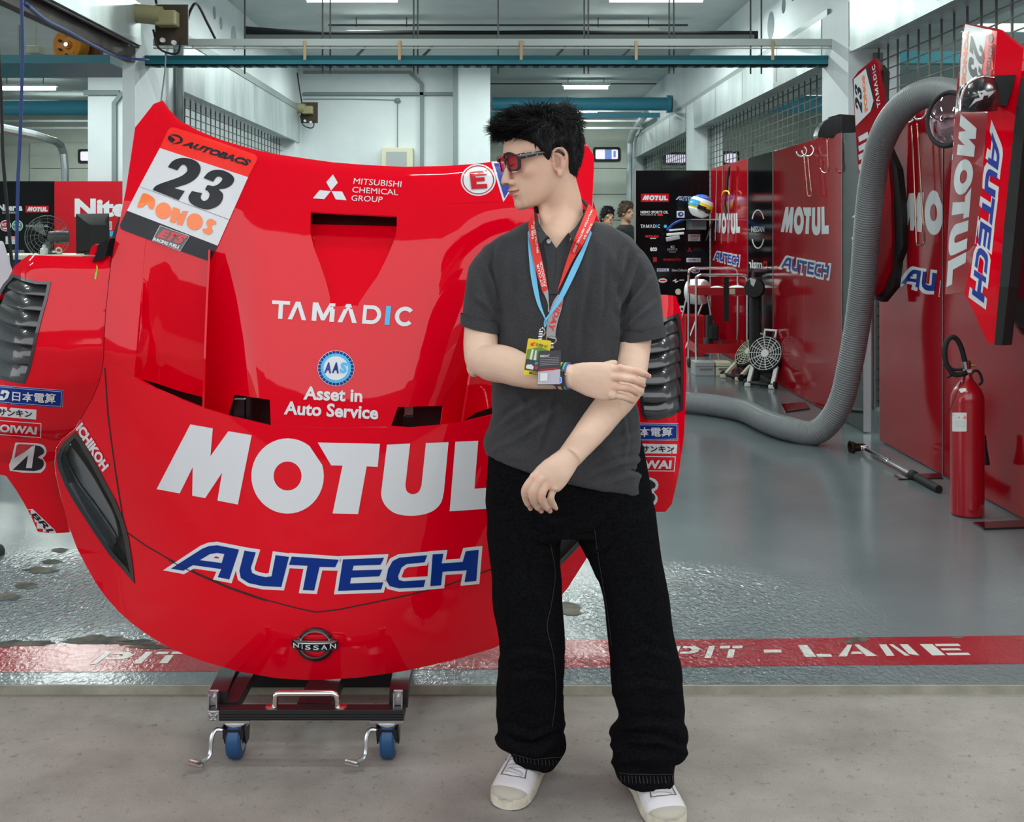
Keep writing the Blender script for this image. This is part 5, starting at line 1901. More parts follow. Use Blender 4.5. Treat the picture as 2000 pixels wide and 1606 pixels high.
RROWS = [(1100, 985, 1279, 990, 2.80, .110), (1120, 1035, 1284, 1035, 2.795, .106), (1146, 1085, 1290, 1085, 2.79, .100), (1178, 1165, 1305, 1165, 2.78, .094), (1189, 1250, 1321, 1250, 2.77, .092), (1192, 1330, 1330, 1330, 2.76, .090), (1207, 1400, 1337, 1395, 2.755, .090), (1200, 1425, 1341, 1430, 2.75, .092), (1190, 1442, 1343, 1454, 2.75, .092), (1192, 1456, 1332, 1468, 2.75, .086), (1199, 1466, 1317, 1474, 2.75, .076), (1198, 1495, 1317, 1496, 2.75, .072), (1203, 1510, 1318, 1515, 2.75, .070), (1220, 1520, 1318, 1522, 2.75, .068)]
rows_loft(jm, RROWS, 3)
JCREASES = [([(1040, 1000), (1080, 1022), (1112, 1018)], 6, .009), ([(1030, 1040), (1070, 1060), (1098, 1048)], 6, .007), ([(1200, 990), (1160, 1030), (1124, 1040)], 6, .009), ([(1220, 1030), (1180, 1070), (1150, 1085)], 6, .007), ([(970, 1010), (1000, 1060), (1010, 1120)], 8, .006),
            ([(975, 1290), (1030, 1275), (1095, 1290)], 7, .007), ([(980, 1330), (1040, 1320), (1098, 1340)], 7, .006), ([(1200, 1290), (1260, 1270), (1318, 1290)], 7, .007), ([(1200, 1350), (1260, 1335), (1328, 1350)], 7, .006),
            ([(972, 1440), (1010, 1462), (1050, 1470), (1096, 1440)], 6, .016), ([(985, 1420), (1040, 1440), (1100, 1415)], 6, .010), ([(1192, 1455), (1230, 1446), (1290, 1448), (1338, 1468)], 7, .018), ([(1196, 1490), (1240, 1478), (1300, 1478)], 6, .011), ([(1210, 1420), (1260, 1412), (1334, 1420)], 6, .009)]
vs, ns, fs = remesh(jm, 0.007, 6, .5)
out = []
for p, n in zip(vs, ns):
    x, y = proj(p)
    dd = folds(p, 11.7, .005)
    if y > 1360:
        dd += .0028 * math.sin((y + (x - (1035 if x < 1140 else 1265)) * (.35 if x < 1140 else -.08)) / 9.0) * ss((y - 1360) / 60)
    if y < 1080 and 1040 < x < 1200:
        dd += .004 * math.sin((x + y * .6) / 14.0) * ss((1080 - y) / 60)
    if 1130 < y < 1360:
        dd += .0025 * math.sin(y / 26.0 + x * .02)
    if n.y < .3:
        dd += crease(x, y, JCREASES)
    out.append(p + n * dd)
b = MB().use(JEAN)
b.add(out, fs)
JO = b.build('jeans', JEAN, MAN, smooth=True, fixn=False)
JB = bvh_of(JO)
# hems with a stitched line, side seams, pocket
DENIML = mat('denim_worn', (0.028, 0.028, 0.032), rough=0.9)
d = Decal(JB, 10, .0022)
d.poly(DENIML, line(densify([(1003, 1472), (1040, 1482), (1096, 1478)], 8), 1.2))
d.poly(DENIML, line(densify([(1200, 1508), (1230, 1512), (1270, 1512), (1316, 1512)], 8), 1.3))
for x in range(1206, 1316, 7):
    d.poly(DENIML, [(x, 1515), (x + 1.3, 1515), (x + 3 + random.uniform(-1, 1), 1530), (x + 1.8, 1530)])
for x in range(1008, 1090, 7):
    d.poly(DENIML, [(x, 1477 + (x - 1008) * .1), (x + 1.2, 1477 + (x - 1008) * .1), (x + 2.4, 1488 + (x - 1008) * .12), (x + 1.2, 1488 + (x - 1008) * .12)])
d.poly(DENIML, line(cr2([(1074, 1060), (1083, 1120), (1076, 1180), (1068, 1225), (1080, 1280), (1085, 1350), (1078, 1420)], 8), 1.0))
d.poly(DENIML, line(densify([(1160, 1030), (1175, 1120), (1186, 1180), (1196, 1260)], 12), 1.0))
d.build('stitching', MAN)
# ---- trouser hems and socks hidden; shoes
SHW = mat('shoe_leather', (0.66, 0.63, 0.65), rough=0.55)
SHB = mat('shoe_suede', (0.40, 0.36, 0.31), rough=0.9)
SHS = mat('shoe_sole', (0.56, 0.52, 0.42), rough=0.7)
noise_col(SHS, (0.46, 0.41, 0.32), (0.62, 0.58, 0.48), 30)
LACE = mat('shoe_lace', (0.50, 0.47, 0.46), rough=0.85)
SHO = mat('shoe_orange', (0.75, 0.25, 0.01), rough=0.5)
SEAM = mat('shoe_seam', (0.10, 0.10, 0.11), rough=0.8)


def shoe(heel, toe, side, label):
    """heel and toe are ground points; built along the foot."""
    heel, toe = Vector(heel), Vector(toe)
    t = (toe - heel); L = t.length; t.normalize()
    s = V(t.y, -t.x, 0)        # to the shoe's right seen from above
    W = lambda a, b, c: heel + t * (a * L) + s * b + V(0, 0, c)
    hw = [(0, .026), (.05, .036), (.2, .040), (.4, .041), (.58, .047), (.72, .051), (.84, .049), (.93, .040), (.97, .029), (.99, .018), (1.0, .008)]
    asym = lambda a: .006 * math.sin(a * math.pi) * side
    top = [(0, .100), (.2, .098), (.36, .102), (.46, .094), (.56, .080), (.66, .066), (.76, .055), (.86, .049), (.93, .043), (.98, .036), (1, .032)]
    r = thing('tmp_shoe', heel, None, None)
    r.name = 'shoe'
    r.parent = MAN; r.location = heel - Vector(MAN['_org'])
    n = 24
    st = [k / n for k in range(n)] + [.975, .99, 1.0]
    b = MB()
    rings = []
    for a in st[:-1]:
        w = interp(hw, a) + .004
        rr = [W(a, asym(a) + w * x, z) for x, z in ((-1, .004), (-1.02, .014), (-.98, .027), (-.5, .028), (.5, .028), (.98, .027), (1.02, .014), (1, .004), (.5, .001), (-.5, .001))]
        rings.append(rr)
    b.loft(rings)
    b.build('sole', SHS, r, smooth=40)
    b = MB()
    rings = []
    for a in st[:-3]:
        w = interp(hw, a); h = interp(top, a)
        rr = []
        for k in range(17):
            th = math.pi * k / 16
            e = 2.6
            cx = math.copysign(abs(math.cos(th)) ** (2 / e), math.cos(th)); sz = abs(math.sin(th)) ** (2 / 2.2)
            k2 = 1 - .35 * max(0, sz - .5) * (1 if a < .6 else .5)
            rr.append(W(a, asym(a) + w * cx * k2, .024 + (h - .024) * sz))
        rr += [W(a, asym(a) - w * .5, .022), W(a, asym(a) + w * .5, .022)]
        rings.append(rr)
    b.loft(rings)
    up = b.build('upper', SHW, r, smooth=50)
    BV = bvh_of(up)

    def drape(m, poly, lift, nm, par):
        """patch laid over the upper from above: poly in (along, across)."""
        v, f = tess(poly)
        bm = bmesh.new()
        bv = [bm.verts.new((x, y, 0)) for x, y in v]
        for q in f:
            bm.faces.new([bv[i] for i in q])
        for ax, st_ in ((0, .03), (1, .006)):
            lo = min(p[ax] for p in v); hi = max(p[ax] for p in v)
            c = lo + st_
            while c < hi:
                bmesh.ops.bisect_plane(bm, geom=bm.verts[:] + bm.edges[:] + bm.faces[:], plane_co=(c, 0, 0) if ax == 0 else (0, c, 0), plane_no=(1, 0, 0) if ax == 0 else (0, 1, 0), dist=1e-6)
                c += st_
        bm.verts.index_update()
        pts, ok = [], []
        for x in bm.verts:
            o = W(x.co.x, asym(x.co.x) + x.co.y, .3)
            hq = BV.ray_cast(o, V(0, 0, -1))
            if hq[0] is None:
                pts.append(o); ok.append(False)
            else:
                pts.append(hq[0] + hq[1] * lift); ok.append(True)
        q = MB()
        q.add(pts, [tuple(i.index for i in fc.verts) for fc in bm.faces if all(ok[i.index] for i in fc.verts)])
        bm.free()
        if q.f:
            return q.build(nm, m, par, smooth=True)
    b = MB()
    rings = []
    for a in [.87, .89, .91, .93, .95, .965, .98, .99, 1.0]:
        w = interp(hw, a) + .0016; h = interp(top, a) + .0016
        rr = []
        for k in range(17):
            th = math.pi * k / 16
            cx = math.copysign(abs(math.cos(th)) ** (2 / 2.6), math.cos(th)); sz = abs(math.sin(th)) ** (2 / 2.2)
            k2 = 1 - .35 * max(0, sz - .5) * .5
            bow = .04 * (1 - a) / .13 * abs(math.sin(th))
            rr.append(W(a + bow, asym(a) + w * cx * k2, .024 + (h - .024 - .004 * bow / .04) * sz))
        rings.append(rr)
    cc_ = sum(rings[-1], V(0, 0, 0)) / 17
    rings.append([cc_ + t * .0008 for _ in range(17)])
    b.loft(rings, cap=False, closed=False)
    b.build('toe_cap', SHB, r, smooth=50)
    drape(SEAM, [(.78, -.03), (.795, -.012), (.80, .0), (.795, .012), (.78, .03), (.773, .03), (.788, .012), (.793, 0), (.788, -.012), (.773, -.03)], .002, 'vamp_seam', r)
    for sd in (-1, 1):
        drape(SEAM, [(.775, sd * .030), (.78, sd * .033), (.58, sd * .024), (.42, sd * .020), (.42, sd * .018), (.58, sd * .022)], .0018, 'eyestay_seam', r)
        drape(SEAM, [(.60, sd * .034), (.612, sd * .034), (.54, sd * .044), (.53, sd * .043)], .0018, 'side_seam', r)
    drape(SHO, [(.50, side * .026), (.54, side * .028), (.46, side * .042), (.40, side * .041), (.42, side * .034)], .002, 'side_stripe', r)
    for k, a in enumerate((.50, .565, .63, .695, .745)):
        sl = .022 * (1 if k % 2 else -1)
        o = MB()
        pts = []
        for j in range(9):
            y = -.022 + .044 * j / 8
            aa = a + sl * (j / 8 - .5)
            hq = BV.ray_cast(W(aa, asym(aa) + y, .3), V(0, 0, -1))
            z = hq[0].z if hq[0] is not None else .06
            pts.append(W(aa, asym(aa) + y, z + .0035 - (.004 if j in (0, 8) else 0)))
        o.tube(pts, [(.0066, .0026)] * 9, 8, upv=(0, 0, 1))
        o.build('lace', LACE, r, smooth=True)
    return r


shoe(G(1062, 1494, 0) + V(.005, .07, 0), G(986, 1584, 0), 1, 'left in view')
shoe(G(1248, 1530, 0) + V(-.01, .06, 0), G(1312, 1624, 0), -1, 'right in view')

# ---- head frame
YAW, PIT = math.radians(66), math.radians(11)
Hf = V(-math.sin(YAW) * math.cos(PIT), -math.cos(YAW) * math.cos(PIT), -math.sin(PIT))
Hu = V(-math.sin(YAW) * math.sin(PIT), -math.cos(YAW) * math.sin(PIT), math.cos(PIT))
Hl = Hu.cross(Hf)
HO = P(1061, 322, 2.78)
HM = Matrix((Hf, Hl, Hu)).transposed()


def HP(f, l, u):
    return HO + (Hf * f + Hl * l + Hu * u) * 0.01


def HL_(p):
    q = (p - HO) * 100
    return q.dot(Hf), q.dot(Hl), q.dot(Hu)


SKULL = [(12.7, 1.2, -3.4, 2.2), (11.7, 4.6, -6.6, 4.9), (9.8, 7.3, -8.8, 6.6), (7.4, 8.9, -9.6, 7.4), (5.2, 9.5, -9.9, 7.6), (3.6, 9.75, -9.8, 7.4), (2.2, 9.15, -9.5, 7.15), (0.8, 8.9, -8.9, 7.05), (-0.8, 9.1, -8.2, 6.9), (-2.4, 9.2, -7.2, 6.6), (-4.0, 9.45, -6.0, 6.25), (-5.5, 9.45, -4.2, 5.9), (-7.0, 9.1, -1.2, 5.4), (-8.4, 9.05, 1.6, 4.6), (-9.5, 8.7, 4.2, 3.4), (-10.1, 7.7, 5.6, 1.7)]


def skull_pt(u, phi, grow=0.0):
    """point on the skull at height u and angle phi from straight ahead (towards the left ear)."""
    cols = list(zip(*SKULL))
    us = cols[0]
    t = [(a, b) for a, b in zip(us[::-1], cols[1][::-1])]
    Fv = interp(t, u); Bv = interp(list(zip(us[::-1], cols[2][::-1])), u); Wv = interp(list(zip(us[::-1], cols[3][::-1])), u)
    c, h = (Fv + Bv) / 2, (Fv - Bv) / 2
    e = 2.25
    cx = math.copysign(abs(math.cos(phi)) ** (2 / e), math.cos(phi)); sy = math.copysign(abs(math.sin(phi)) ** (2 / e), math.sin(phi))
    return c + (h + grow) * cx, (Wv + grow) * sy, u


bm_ = MB()
rings = []
us = cr_s([r[0] for r in SKULL], 3)
for u in us:
    rings.append([HP(*skull_pt(u, 2 * math.pi * k / 40)) for k in range(40)])
bm_.loft(rings)
E = lambda f, l, u, r, rot=None: bm_.ell(HP(f, l, u), [x * .01 for x in r], HM @ rot if rot is not None else HM, 20, 14)
# nose
bm_.tube([HP(8.9, 0, 2.6), HP(9.6, 0, 1.2), HP(10.4, 0, -.5), HP(11.15, 0, -2.0), HP(10.9, 0, -2.8)], [.0075, .0078, .0090, .0112, .0100], 14)
E(11.2, 0, -2.35, (1.1, 1.25, 1.0))
for s in (-1, 1):
    E(10.0, s * 1.45, -2.75, (1.1, .80, .85))
    E(8.55, s * 2.9, 3.55, (1.2, 2.5, .7))
    E(7.9, s * 2.95, 1.75, (1.2, 1.6, .85))
    E(6.2, s * 4.0, -0.6, (2.4, 2.2, 2.2))
# mouth and chin
E(9.2, 0, -3.9, (.8, 1.6, 1.0))
E(9.7, 0, -4.85, (1.0, 2.2, .5))
E(9.45, .0, -5.8, (1.05, 1.9, .58))
E(8.3, 0, -8.6, (1.35, 2.0, 1.5))
# ears
Re = Matrix.Rotation(math.radians(-14), 3, 'Y')
for s in (-1, 1):
    E(-0.5, s * 7.35, .35, (1.55, .42, 2.75), Re)
    hx = [(0.6, 7.3, 0.2), (1.0, 7.5, 1.6), (.7, 7.9, 2.9), (-.5, 8.2, 3.6), (-1.9, 8.3, 3.1), (-2.5, 8.3, 1.7), (-2.3, 8.1, 0.1), (-1.6, 7.9, -1.4), (-.7, 7.6, -2.6)]
    bm_.tube(cr([HP(f, s * l, u) for f, l, u in hx], 4), .0036, 10)
    bm_.tube(cr([HP(-.3, s * 7.7, 2.2), HP(-1.3, s * 8.0, 1.6), HP(-1.5, s * 7.95, .2), HP(-.9, s * 7.7, -1.2)], 4), .0030, 8)
    E(-.45, s * 7.5, -2.7, (.85, .45, .95))
    E(0.75, s * 7.2, -.2, (.45, .5, .75))
# neck
bm_.tube(cr([HP(-2.0, 0, 1.0), HP(-2.2, 0, -4.0), P(1094, 398, 2.805), P(1096, 432, 2.815), P(1098, 470, 2.82)], 4), [(.056, .060)] * 8 + [(.057, .060)] * 4 + [(.062, .062)] * 5, 28, upv=(0, -1, 0))
bm_.tube(cr([HP(-2.4, 5.0, -3.0), P(1108, 380, 2.762), P(1097, 425, 2.748), P(1086, 470, 2.742)], 4), .0135, 12)
bm_.tube(cr([HP(1.5, 0, -8.6), P(1062, 425, 2.752), P(1078, 465, 2.748)], 4), .013, 12)
E(3.0, 0, -7.6, (4.2, 3.4, 2.0))
E(3.6, 2.0, -7.2, (3.2, 2.4, 1.8))
# chest and shoulders under the shirt
rows_loft(bm_, TROWS[1:-1], 2, shrink=0.014)
bm_.tube([P(1097, 428, 2.80), P(1090, 470, 2.775), P(1086, 520, 2.77)], [(.050, .060), (.062, .070), (.09, .075)], 20, upv=(0, -1, 0))

def limb(pts, rr, sub=4, flat=1.0):
    n = (len(pts) - 1) * sub + 1
    c = cr(pts, sub)
    r = cr_s(rr, sub)
    bm_.tube(c, [(x, x * flat) for x in r], 24, upv=(0, -1, 0))


# right arm (on the left of the picture), forearm across the belly
limb([P(972, 525, 2.81), P(950, 570, 2.79), P(940, 640, 2.765), P(940, 695, 2.715), P(944, 716, 2.69)], [.034, .040, .0430, .0425, .034])
limb([P(936, 700, 2.715), P(958, 708, 2.68), P(985, 712, 2.650), P(1030, 727, 2.605), P(1075, 734, 2.575), P(1118, 735, 2.555)], [.036, .044, .0455, .0385, .0315, .0270])
bm_.ell(P(926, 716, 2.715), (.019, .030, .026))
# left arm, hanging across
limb([P(1222, 525, 2.81), P(1240, 570, 2.79), P(1240, 640, 2.77), P(1234, 715, 2.715), P(1228, 768, 2.685)], [.034, .041, .0440, .0400, .0360])
limb([P(1232, 755, 2.69), P(1212, 775, 2.675), P(1190, 797, 2.655), P(1160, 835, 2.625), P(1134, 867, 2.59), P(1112, 893, 2.56)], [.034, .0395, .0405, .0375, .0325, .0290])


def finger(pts, r, tip=.8):
    pts = cr(pts, 4)
    n = len(pts)
    rs = []
    for i in range(n):
        t = i / (n - 1)
        k = 1.0 - (1 - tip) * t + .05 * math.exp(-((t - .5) / .08) ** 2)
        if t > .93: k *= .75
        rs.append(r * k)
    bm_.tube(pts, rs, 12, upv=(0, -1, 0))
    bm_.ell(pts[-1], (r * tip * .86,) * 3, None, 10, 8)


# right hand: palm laid on the left arm, fingers round its outside
bm_.tube(cr([P(1108, 735, 2.557), P(1130, 737, 2.552), P(1160, 742, 2.546), P(1185, 746, 2.545), P(1204, 747, 2.549)], 3), [(.026, .021), (.028, .019), (.031, .018), (.034, .017), (.037, .017), (.040, .0165), (.042, .016), (.044, .0155), (.045, .015), (.0445, .0145), (.044, .014), (.043, .013), (.040, .012)], 20, upv=(0, -1, 0))
finger([P(1192, 722, 2.545), P(1212, 720, 2.540), P(1241, 725, 2.548), P(1258, 731, 2.575), P(1267, 735, 2.600)], .0098)
finger([P(1192, 738, 2.542), P(1208, 737, 2.534), P(1236, 742, 2.540), P(1249, 748, 2.565), P(1256, 753, 2.592)], .0100)
finger([P(1188, 756, 2.545), P(1204, 756, 2.538), P(1227, 759, 2.542), P(1239, 765, 2.565), P(1244, 770, 2.590)], .0094)
finger([P(1182, 771, 2.552), P(1197, 772, 2.545), P(1218, 776, 2.548), P(1230, 781, 2.568), P(1236, 785, 2.590)], .0086)
finger([P(1130, 726, 2.568), P(1155, 722, 2.585), P(1182, 715, 2.625), P(1200, 709, 2.655)], .0125, .75)
for x, y in ((1211, 719), (1207, 737), (1203, 756), (1196, 772)):
    bm_.ell(P(x, y, 2.538), (.0105, .009, .0105), None, 12, 8)
# left hand: hanging, fingers curled down
bm_.tube(cr([P(1126, 876, 2.575), P(1105, 901, 2.554), P(1088, 919, 2.545), P(1072, 935, 2.545), P(1064, 944, 2.550)], 3), [(.0265, .0235), (.0275, .0225), (.0282, .021), (.031, .019), (.033, .018), (.035, .0175), (.037, .017), (.0385, .0165), (.039, .016), (.039, .0155), (.0385, .015), (.037, .014), (.034, .012)], 20, upv=(0, -1, 0))
finger([P(1056, 918, 2.548), P(1042, 932, 2.541), P(1026, 956, 2.548), P(1027, 975, 2.570), P(1036, 993, 2.590)], .0098)
finger([P(1066, 926, 2.546), P(1053, 940, 2.536), P(1040, 966, 2.542), P(1045, 984, 2.566), P(1057, 998, 2.588)], .0102)
finger([P(1078, 934, 2.548), P(1068, 946, 2.538), P(1058, 970, 2.542), P(1064, 987, 2.566), P(1074, 998, 2.588)], .0098)
finger([P(1090, 938, 2.556), P(1084, 950, 2.548), P(1076, 970, 2.550), P(1080, 984, 2.570), P(1086, 993, 2.588)], .0088)
finger([P(1098, 908, 2.568), P(1080, 915, 2.590), P(1066, 932, 2.606), P(1062, 946, 2.612)], .0120, .75)
for x, y in ((1042, 932), (1054, 939), (1069, 946), (1084, 951)):
    bm_.ell(P(x, y, 2.540), (.0105, .009, .0105), None, 12, 8)

vs, ns, fs = remesh(bm_, 0.0026, 3, .45)
# even out cheeks, jaw and neck; leave nose, lips, ears and fingers crisp
_P = np.array([tuple(p) for p in vs])
_q = (_P - np.array(HO)) @ np.array(HM) * 100
_near = np.linalg.norm(_q, axis=1) < 22
_f, _l, _u = _q[:, 0], np.abs(_q[:, 1]), _q[:, 2]
_w = np.where(_near & (_u < 7), 1.0, 0.0)
_w *= np.clip(1 - ((_f > 7.9) & (_l < 3.1)) * 1.0, 0.06, 1)
_w *= np.where((_l > 6.55) & (_f > -3.5) & (_f < 2.4) & (_u > -4.2) & (_u < 4.5), 0.0, 1.0)
_e = np.array([(f[i], f[(i + 1) % len(f)]) for f in fs for i in range(len(f))])
_deg = np.bincount(_e[:, 0], minlength=len(_P)) + np.bincount(_e[:, 1], minlength=len(_P))
for _i in range(45):
    _s = np.zeros_like(_P)
    for _k in range(3):
        _s[:, _k] = np.bincount(_e[:, 0], weights=_P[_e[:, 1], _k], minlength=len(_P)) + np.bincount(_e[:, 1], weights=_P[_e[:, 0], _k], minlength=len(_P))
    _P += (_s / np.maximum(1, _deg)[:, None] - _P) * (_w * .6)[:, None]
vs = [Vector(p) for p in _P]
# crease the mouth, tint lips, paint shade into nostrils and ear hollows
tone = []
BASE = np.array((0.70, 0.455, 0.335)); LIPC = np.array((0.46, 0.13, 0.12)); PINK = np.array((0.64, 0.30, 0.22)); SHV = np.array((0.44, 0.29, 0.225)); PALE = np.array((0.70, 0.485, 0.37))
out = []
for p, n in zip(vs, ns):
    q = (p - HO).length
    c = BASE.copy()
    if q < .16:
        f, l, u = HL_(p)
        smile = .26 * (l / 2.2) ** 2
        um = -5.28 + smile
        if f > 6.5 and abs(l) < 3.2:
            g = math.exp(-((u - um) / .14) ** 2) * max(0, 1 - (l / 2.95) ** 4)
            p = p - n * (.0026 * g)
            up_, lo_ = ss((um + .72 - abs(l) * .18 - u) / .14) * ss((u - um + .04) / .06), ss((um - u + .04) / .06) * ss((u - um + 1.0 - abs(l) * .28) / .16)
            k = max(up_, lo_) * ss((2.6 - abs(l)) / .3) * ss((f - 7.2) / .4)
            c = c * (1 - k) + LIPC * k
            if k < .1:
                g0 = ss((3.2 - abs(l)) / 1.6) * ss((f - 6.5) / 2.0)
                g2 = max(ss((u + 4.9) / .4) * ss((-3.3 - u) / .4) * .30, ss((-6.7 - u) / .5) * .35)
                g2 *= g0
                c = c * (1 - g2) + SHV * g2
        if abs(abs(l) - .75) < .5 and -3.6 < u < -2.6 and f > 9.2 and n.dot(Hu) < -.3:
            c = c * .45  # nostril shade painted as darker skin
        ck = math.exp(-(((abs(l) - 4.6) / 2.2) ** 2 + ((u + 1.2) / 1.9) ** 2 + ((f - 6.8) / 3) ** 2)) * .35
        c = c * (1 - ck) + PINK * ck
        if abs(l) > 7.0 and f < 2.2:
            ck = .45
            c = c * (1 - ck) + PINK * ck
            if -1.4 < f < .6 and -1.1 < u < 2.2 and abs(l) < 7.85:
                c = c * .62  # hollow of the ear painted darker so it looks deeper
    else:
        x, y = proj(p)
        if y > 600:
            c = PALE.copy()
        for kx, ky in ((1212, 719), (1241, 725), (1207, 737), (1237, 742), (1203, 756), (1228, 759), (1266, 735), (1255, 753), (1244, 770), (1235, 785), (1042, 932), (1026, 956), (1053, 939), (1040, 966), (1069, 946), (1058, 970), (1036, 993), (1057, 998), (1074, 998)):
            g = math.exp(-((x - kx) ** 2 + (y - ky) ** 2) / 60.0) * .5
            c = c * (1 - g) + PINK * g
    m_ = mnoise.noise(p * 38) * .5 + mnoise.noise(p * 110) * .3
    c = c * (1 + .05 * m_) * np.array((1.0, 1 - .05 * m_ * (m_ > 0), 1 - .07 * m_ * (m_ > 0)))
    if q >= .16:
        p = p + n * (.0006 * mnoise.noise(p * 60) + .0007 * max(0, mnoise.noise(V(p.x * 26 + p.z * 30, p.y * 30, p.z * 26 - p.x * 34)) - .25) * (1 if proj(p)[1] > 690 else 0))
    out.append(p); tone.append(c)
b = MB().use(SKIN)
b.add(out, fs)
BODY = b.build('body', SKIN, MAN, smooth=True, fixn=False)
ca = BODY.data.color_attributes.new('tone', 'FLOAT_COLOR', 'POINT')
ca.data.foreach_set('color', np.array([[*c, 1.0] for c in tone], dtype=np.float32).ravel())
BBV = bvh_of(BODY)
d = Decal(BBV, 3, .0012)
d.poly(HAIRM, cr2([(974, 313), (978, 305), (985, 300), (994, 297), (1002, 299), (1009, 303), (1001, 303), (993, 304), (986, 308), (979, 314)], 3, True))
d.build('eyebrow', MAN)
d = Decal(BBV, 3, .001)
d.poly(BLACKM, cr2([(984, 327), (990, 324), (997, 323), (1004, 320), (1004, 322), (997, 326), (990, 327), (985, 329)], 3, True))
d.build('eyelashes', MAN)
# nails
NAIL = mat('nail', (0.66, 0.36, 0.31), rough=0.3, coat=0.3)
for x, y, rx, ry, rot in ((1263.5, 733.5, 4.6, 3.4, .4), (1036, 991, 3.0, 3.8, -.2), (1057, 996, 3.2, 3.6, -.2), (1075, 996, 3.0, 3.4, 0)):
    d = Decal(BBV, 2, .0009)
    d.poly(NAIL, ellipse(x, y, rx, ry, 14, rot))
    d.build('fingernail', MAN)

# ---- hair
HLINE = [(0, 7.2), (20, 7.9), (38, 7.4), (50, 6.6), (60, 5.7), (68, 4.6), (74, 2.2), (80, .9), (84, 1.2), (88, 3.6), (102, 3.9), (112, 2.0), (118, -1.2), (130, -3.6), (150, -5.4), (180, -6.0)]


def hline(phi):
    a = abs(math.degrees(phi)) % 360
    if a > 180: a = 360 - a
    return interp(HLINE, a)


hb = MB()
nphi, nu = 96, 34
grid = {}
vsx = []
for j in range(nphi):
    phi = 2 * math.pi * j / nphi
    lo = hline(phi)
    for i in range(nu + 1):
        u = lerp(lo, 12.6, (i / nu) ** .9)
        a = math.degrees(phi) % 360
        a = a if a <= 180 else 360 - a
        th = interp([(0, 1.5), (50, 1.0), (90, 1.0), (130, 1.3), (180, 1.6)], a) * ss((u - lo) / 2.2 + .08)
        if u > 8: th += .7 * ss((u - 8) / 4)
        f, l, uu = skull_pt(u, phi, th)
        if u > 10: uu += th * .35 * ss((u - 10) / 2.6)
        if -6 <= u < 3 and a > 120: uu -= .2
        p = HP(f, l, uu)
        nn = mnoise.noise(p * 60) * .0022
        vsx.append(p + (p - HP(-1, 0, 3)).normalized() * nn)
for j in range(nphi):
    k = (j + 1) % nphi
    for i in range(nu):
        hb.f.append((j * (nu + 1) + i, k * (nu + 1) + i, k * (nu + 1) + i + 1, j * (nu + 1) + i + 1))
hb.v = vsx
hb.f.append(tuple(j * (nu + 1) + nu for j in range(nphi)))
hb.mi = [0] * len(hb.f)
hb.use(HAIRM)
rnd = random.Random(5)
ns_ = 0
while ns_ < 8200:
    phi = rnd.uniform(-math.pi, math.pi)
    a = abs(math.degrees(phi))
    lo = hline(phi)
    u = rnd.uniform(lo, 12.6)
    u = rnd.uniform(10.2, 12.6) if ns_ % 5 == 0 else lerp(u, 12.3, .25 * rnd.random())
    f, l, uu = skull_pt(u, phi, interp([(0, 1.0), (50, .6), (90, .6), (130, .8), (180, 1.0)], a) * ss((u - lo) / 2.2))
    if u > 10: uu += interp([(0, 1.5), (90, 1.0), (180, 1.6)], a) * .45 * ss((u - 10) / 2.6)
    root = HP(f, l, uu)
    nrm = (root - HP(-1.0, 0, 2.5)).normalized()
    top = ss((u - 7.0) / 3.0)
    front = ss((f + 1) / 5.0)
    flow = (Hf * (1.0 * front + .1) + Hu * (.28 * front) - Hu * .15 * (1 - front) - Hf * .5 * (1 - front)) * top + (-Hu * 1.0 - Hf * .25) * (1 - top)
    if a < 60 and u < 9.3:
        flow = Hf * .9 + Hu * rnd.uniform(-.5, .75) + Hl * (.35 * (1 if l > 0 else -1))
    L = (lerp(2.1, 4.2, top) + 1.4 * top * front) * rnd.uniform(.65, 1.12)
    lift = lerp(.14, .42, top) + .2 * top * front
    if a > 110 and u < 4: L *= .75; lift = .10
    if 60 < a < 95 and u < 5: L *= .65; lift = .10
    jit = V(rnd.gauss(0, 1), rnd.gauss(0, 1), rnd.gauss(0, 1)) * .13
    # clumps: strands lean towards shared directions
    cl = mnoise.noise_vector(root * 48) * .75
    d0 = (nrm * (lift + .30) + flow * .6 + cl * .6 + jit).normalized()
    d1 = (nrm * (lift * .35) + flow + cl + jit).normalized()
    d2 = (flow + nrm * .05 + cl * 1.3 + jit - Hu * .15).normalized()
    s1 = L * .01 / 3
    p1 = root + d0 * s1; p2 = p1 + d1 * s1; p3 = p2 + d2 * s1
    r = rnd.uniform(.0005, .0010)
    hb.tube([root, p1, p2, p3], [r, r * 1.1, r * .8, r * .12], 3, cap=False)
    ns_ += 1
HAIR = hb.build('hair', HAIRM, MAN, smooth=True)

# ---- sunglasses (worn, a thing of its own)
SG = thing('sunglasses', HP(9, 0, 1), 'black-framed sunglasses with red lenses on the man\'s face', 'sunglasses')
FRM = mat('acetate_black', (0.010, 0.010, 0.012), rough=0.12, coat=1.0)


def rim_shape(s, g):
    base = [(-2.3, 1.25), (-1.5, 1.85), (1.6, 1.75), (2.45, 1.1), (2.35, -.7), (1.5, -1.75), (-1.2, -1.85), (-2.2, -.9)]
    pts = cr2(base, 4, True)
    return [(s * (3.15 + x * g), 1.95 + y * g) for x, y in pts]


def fd(l):
    return 10.2 - .03 * l * l


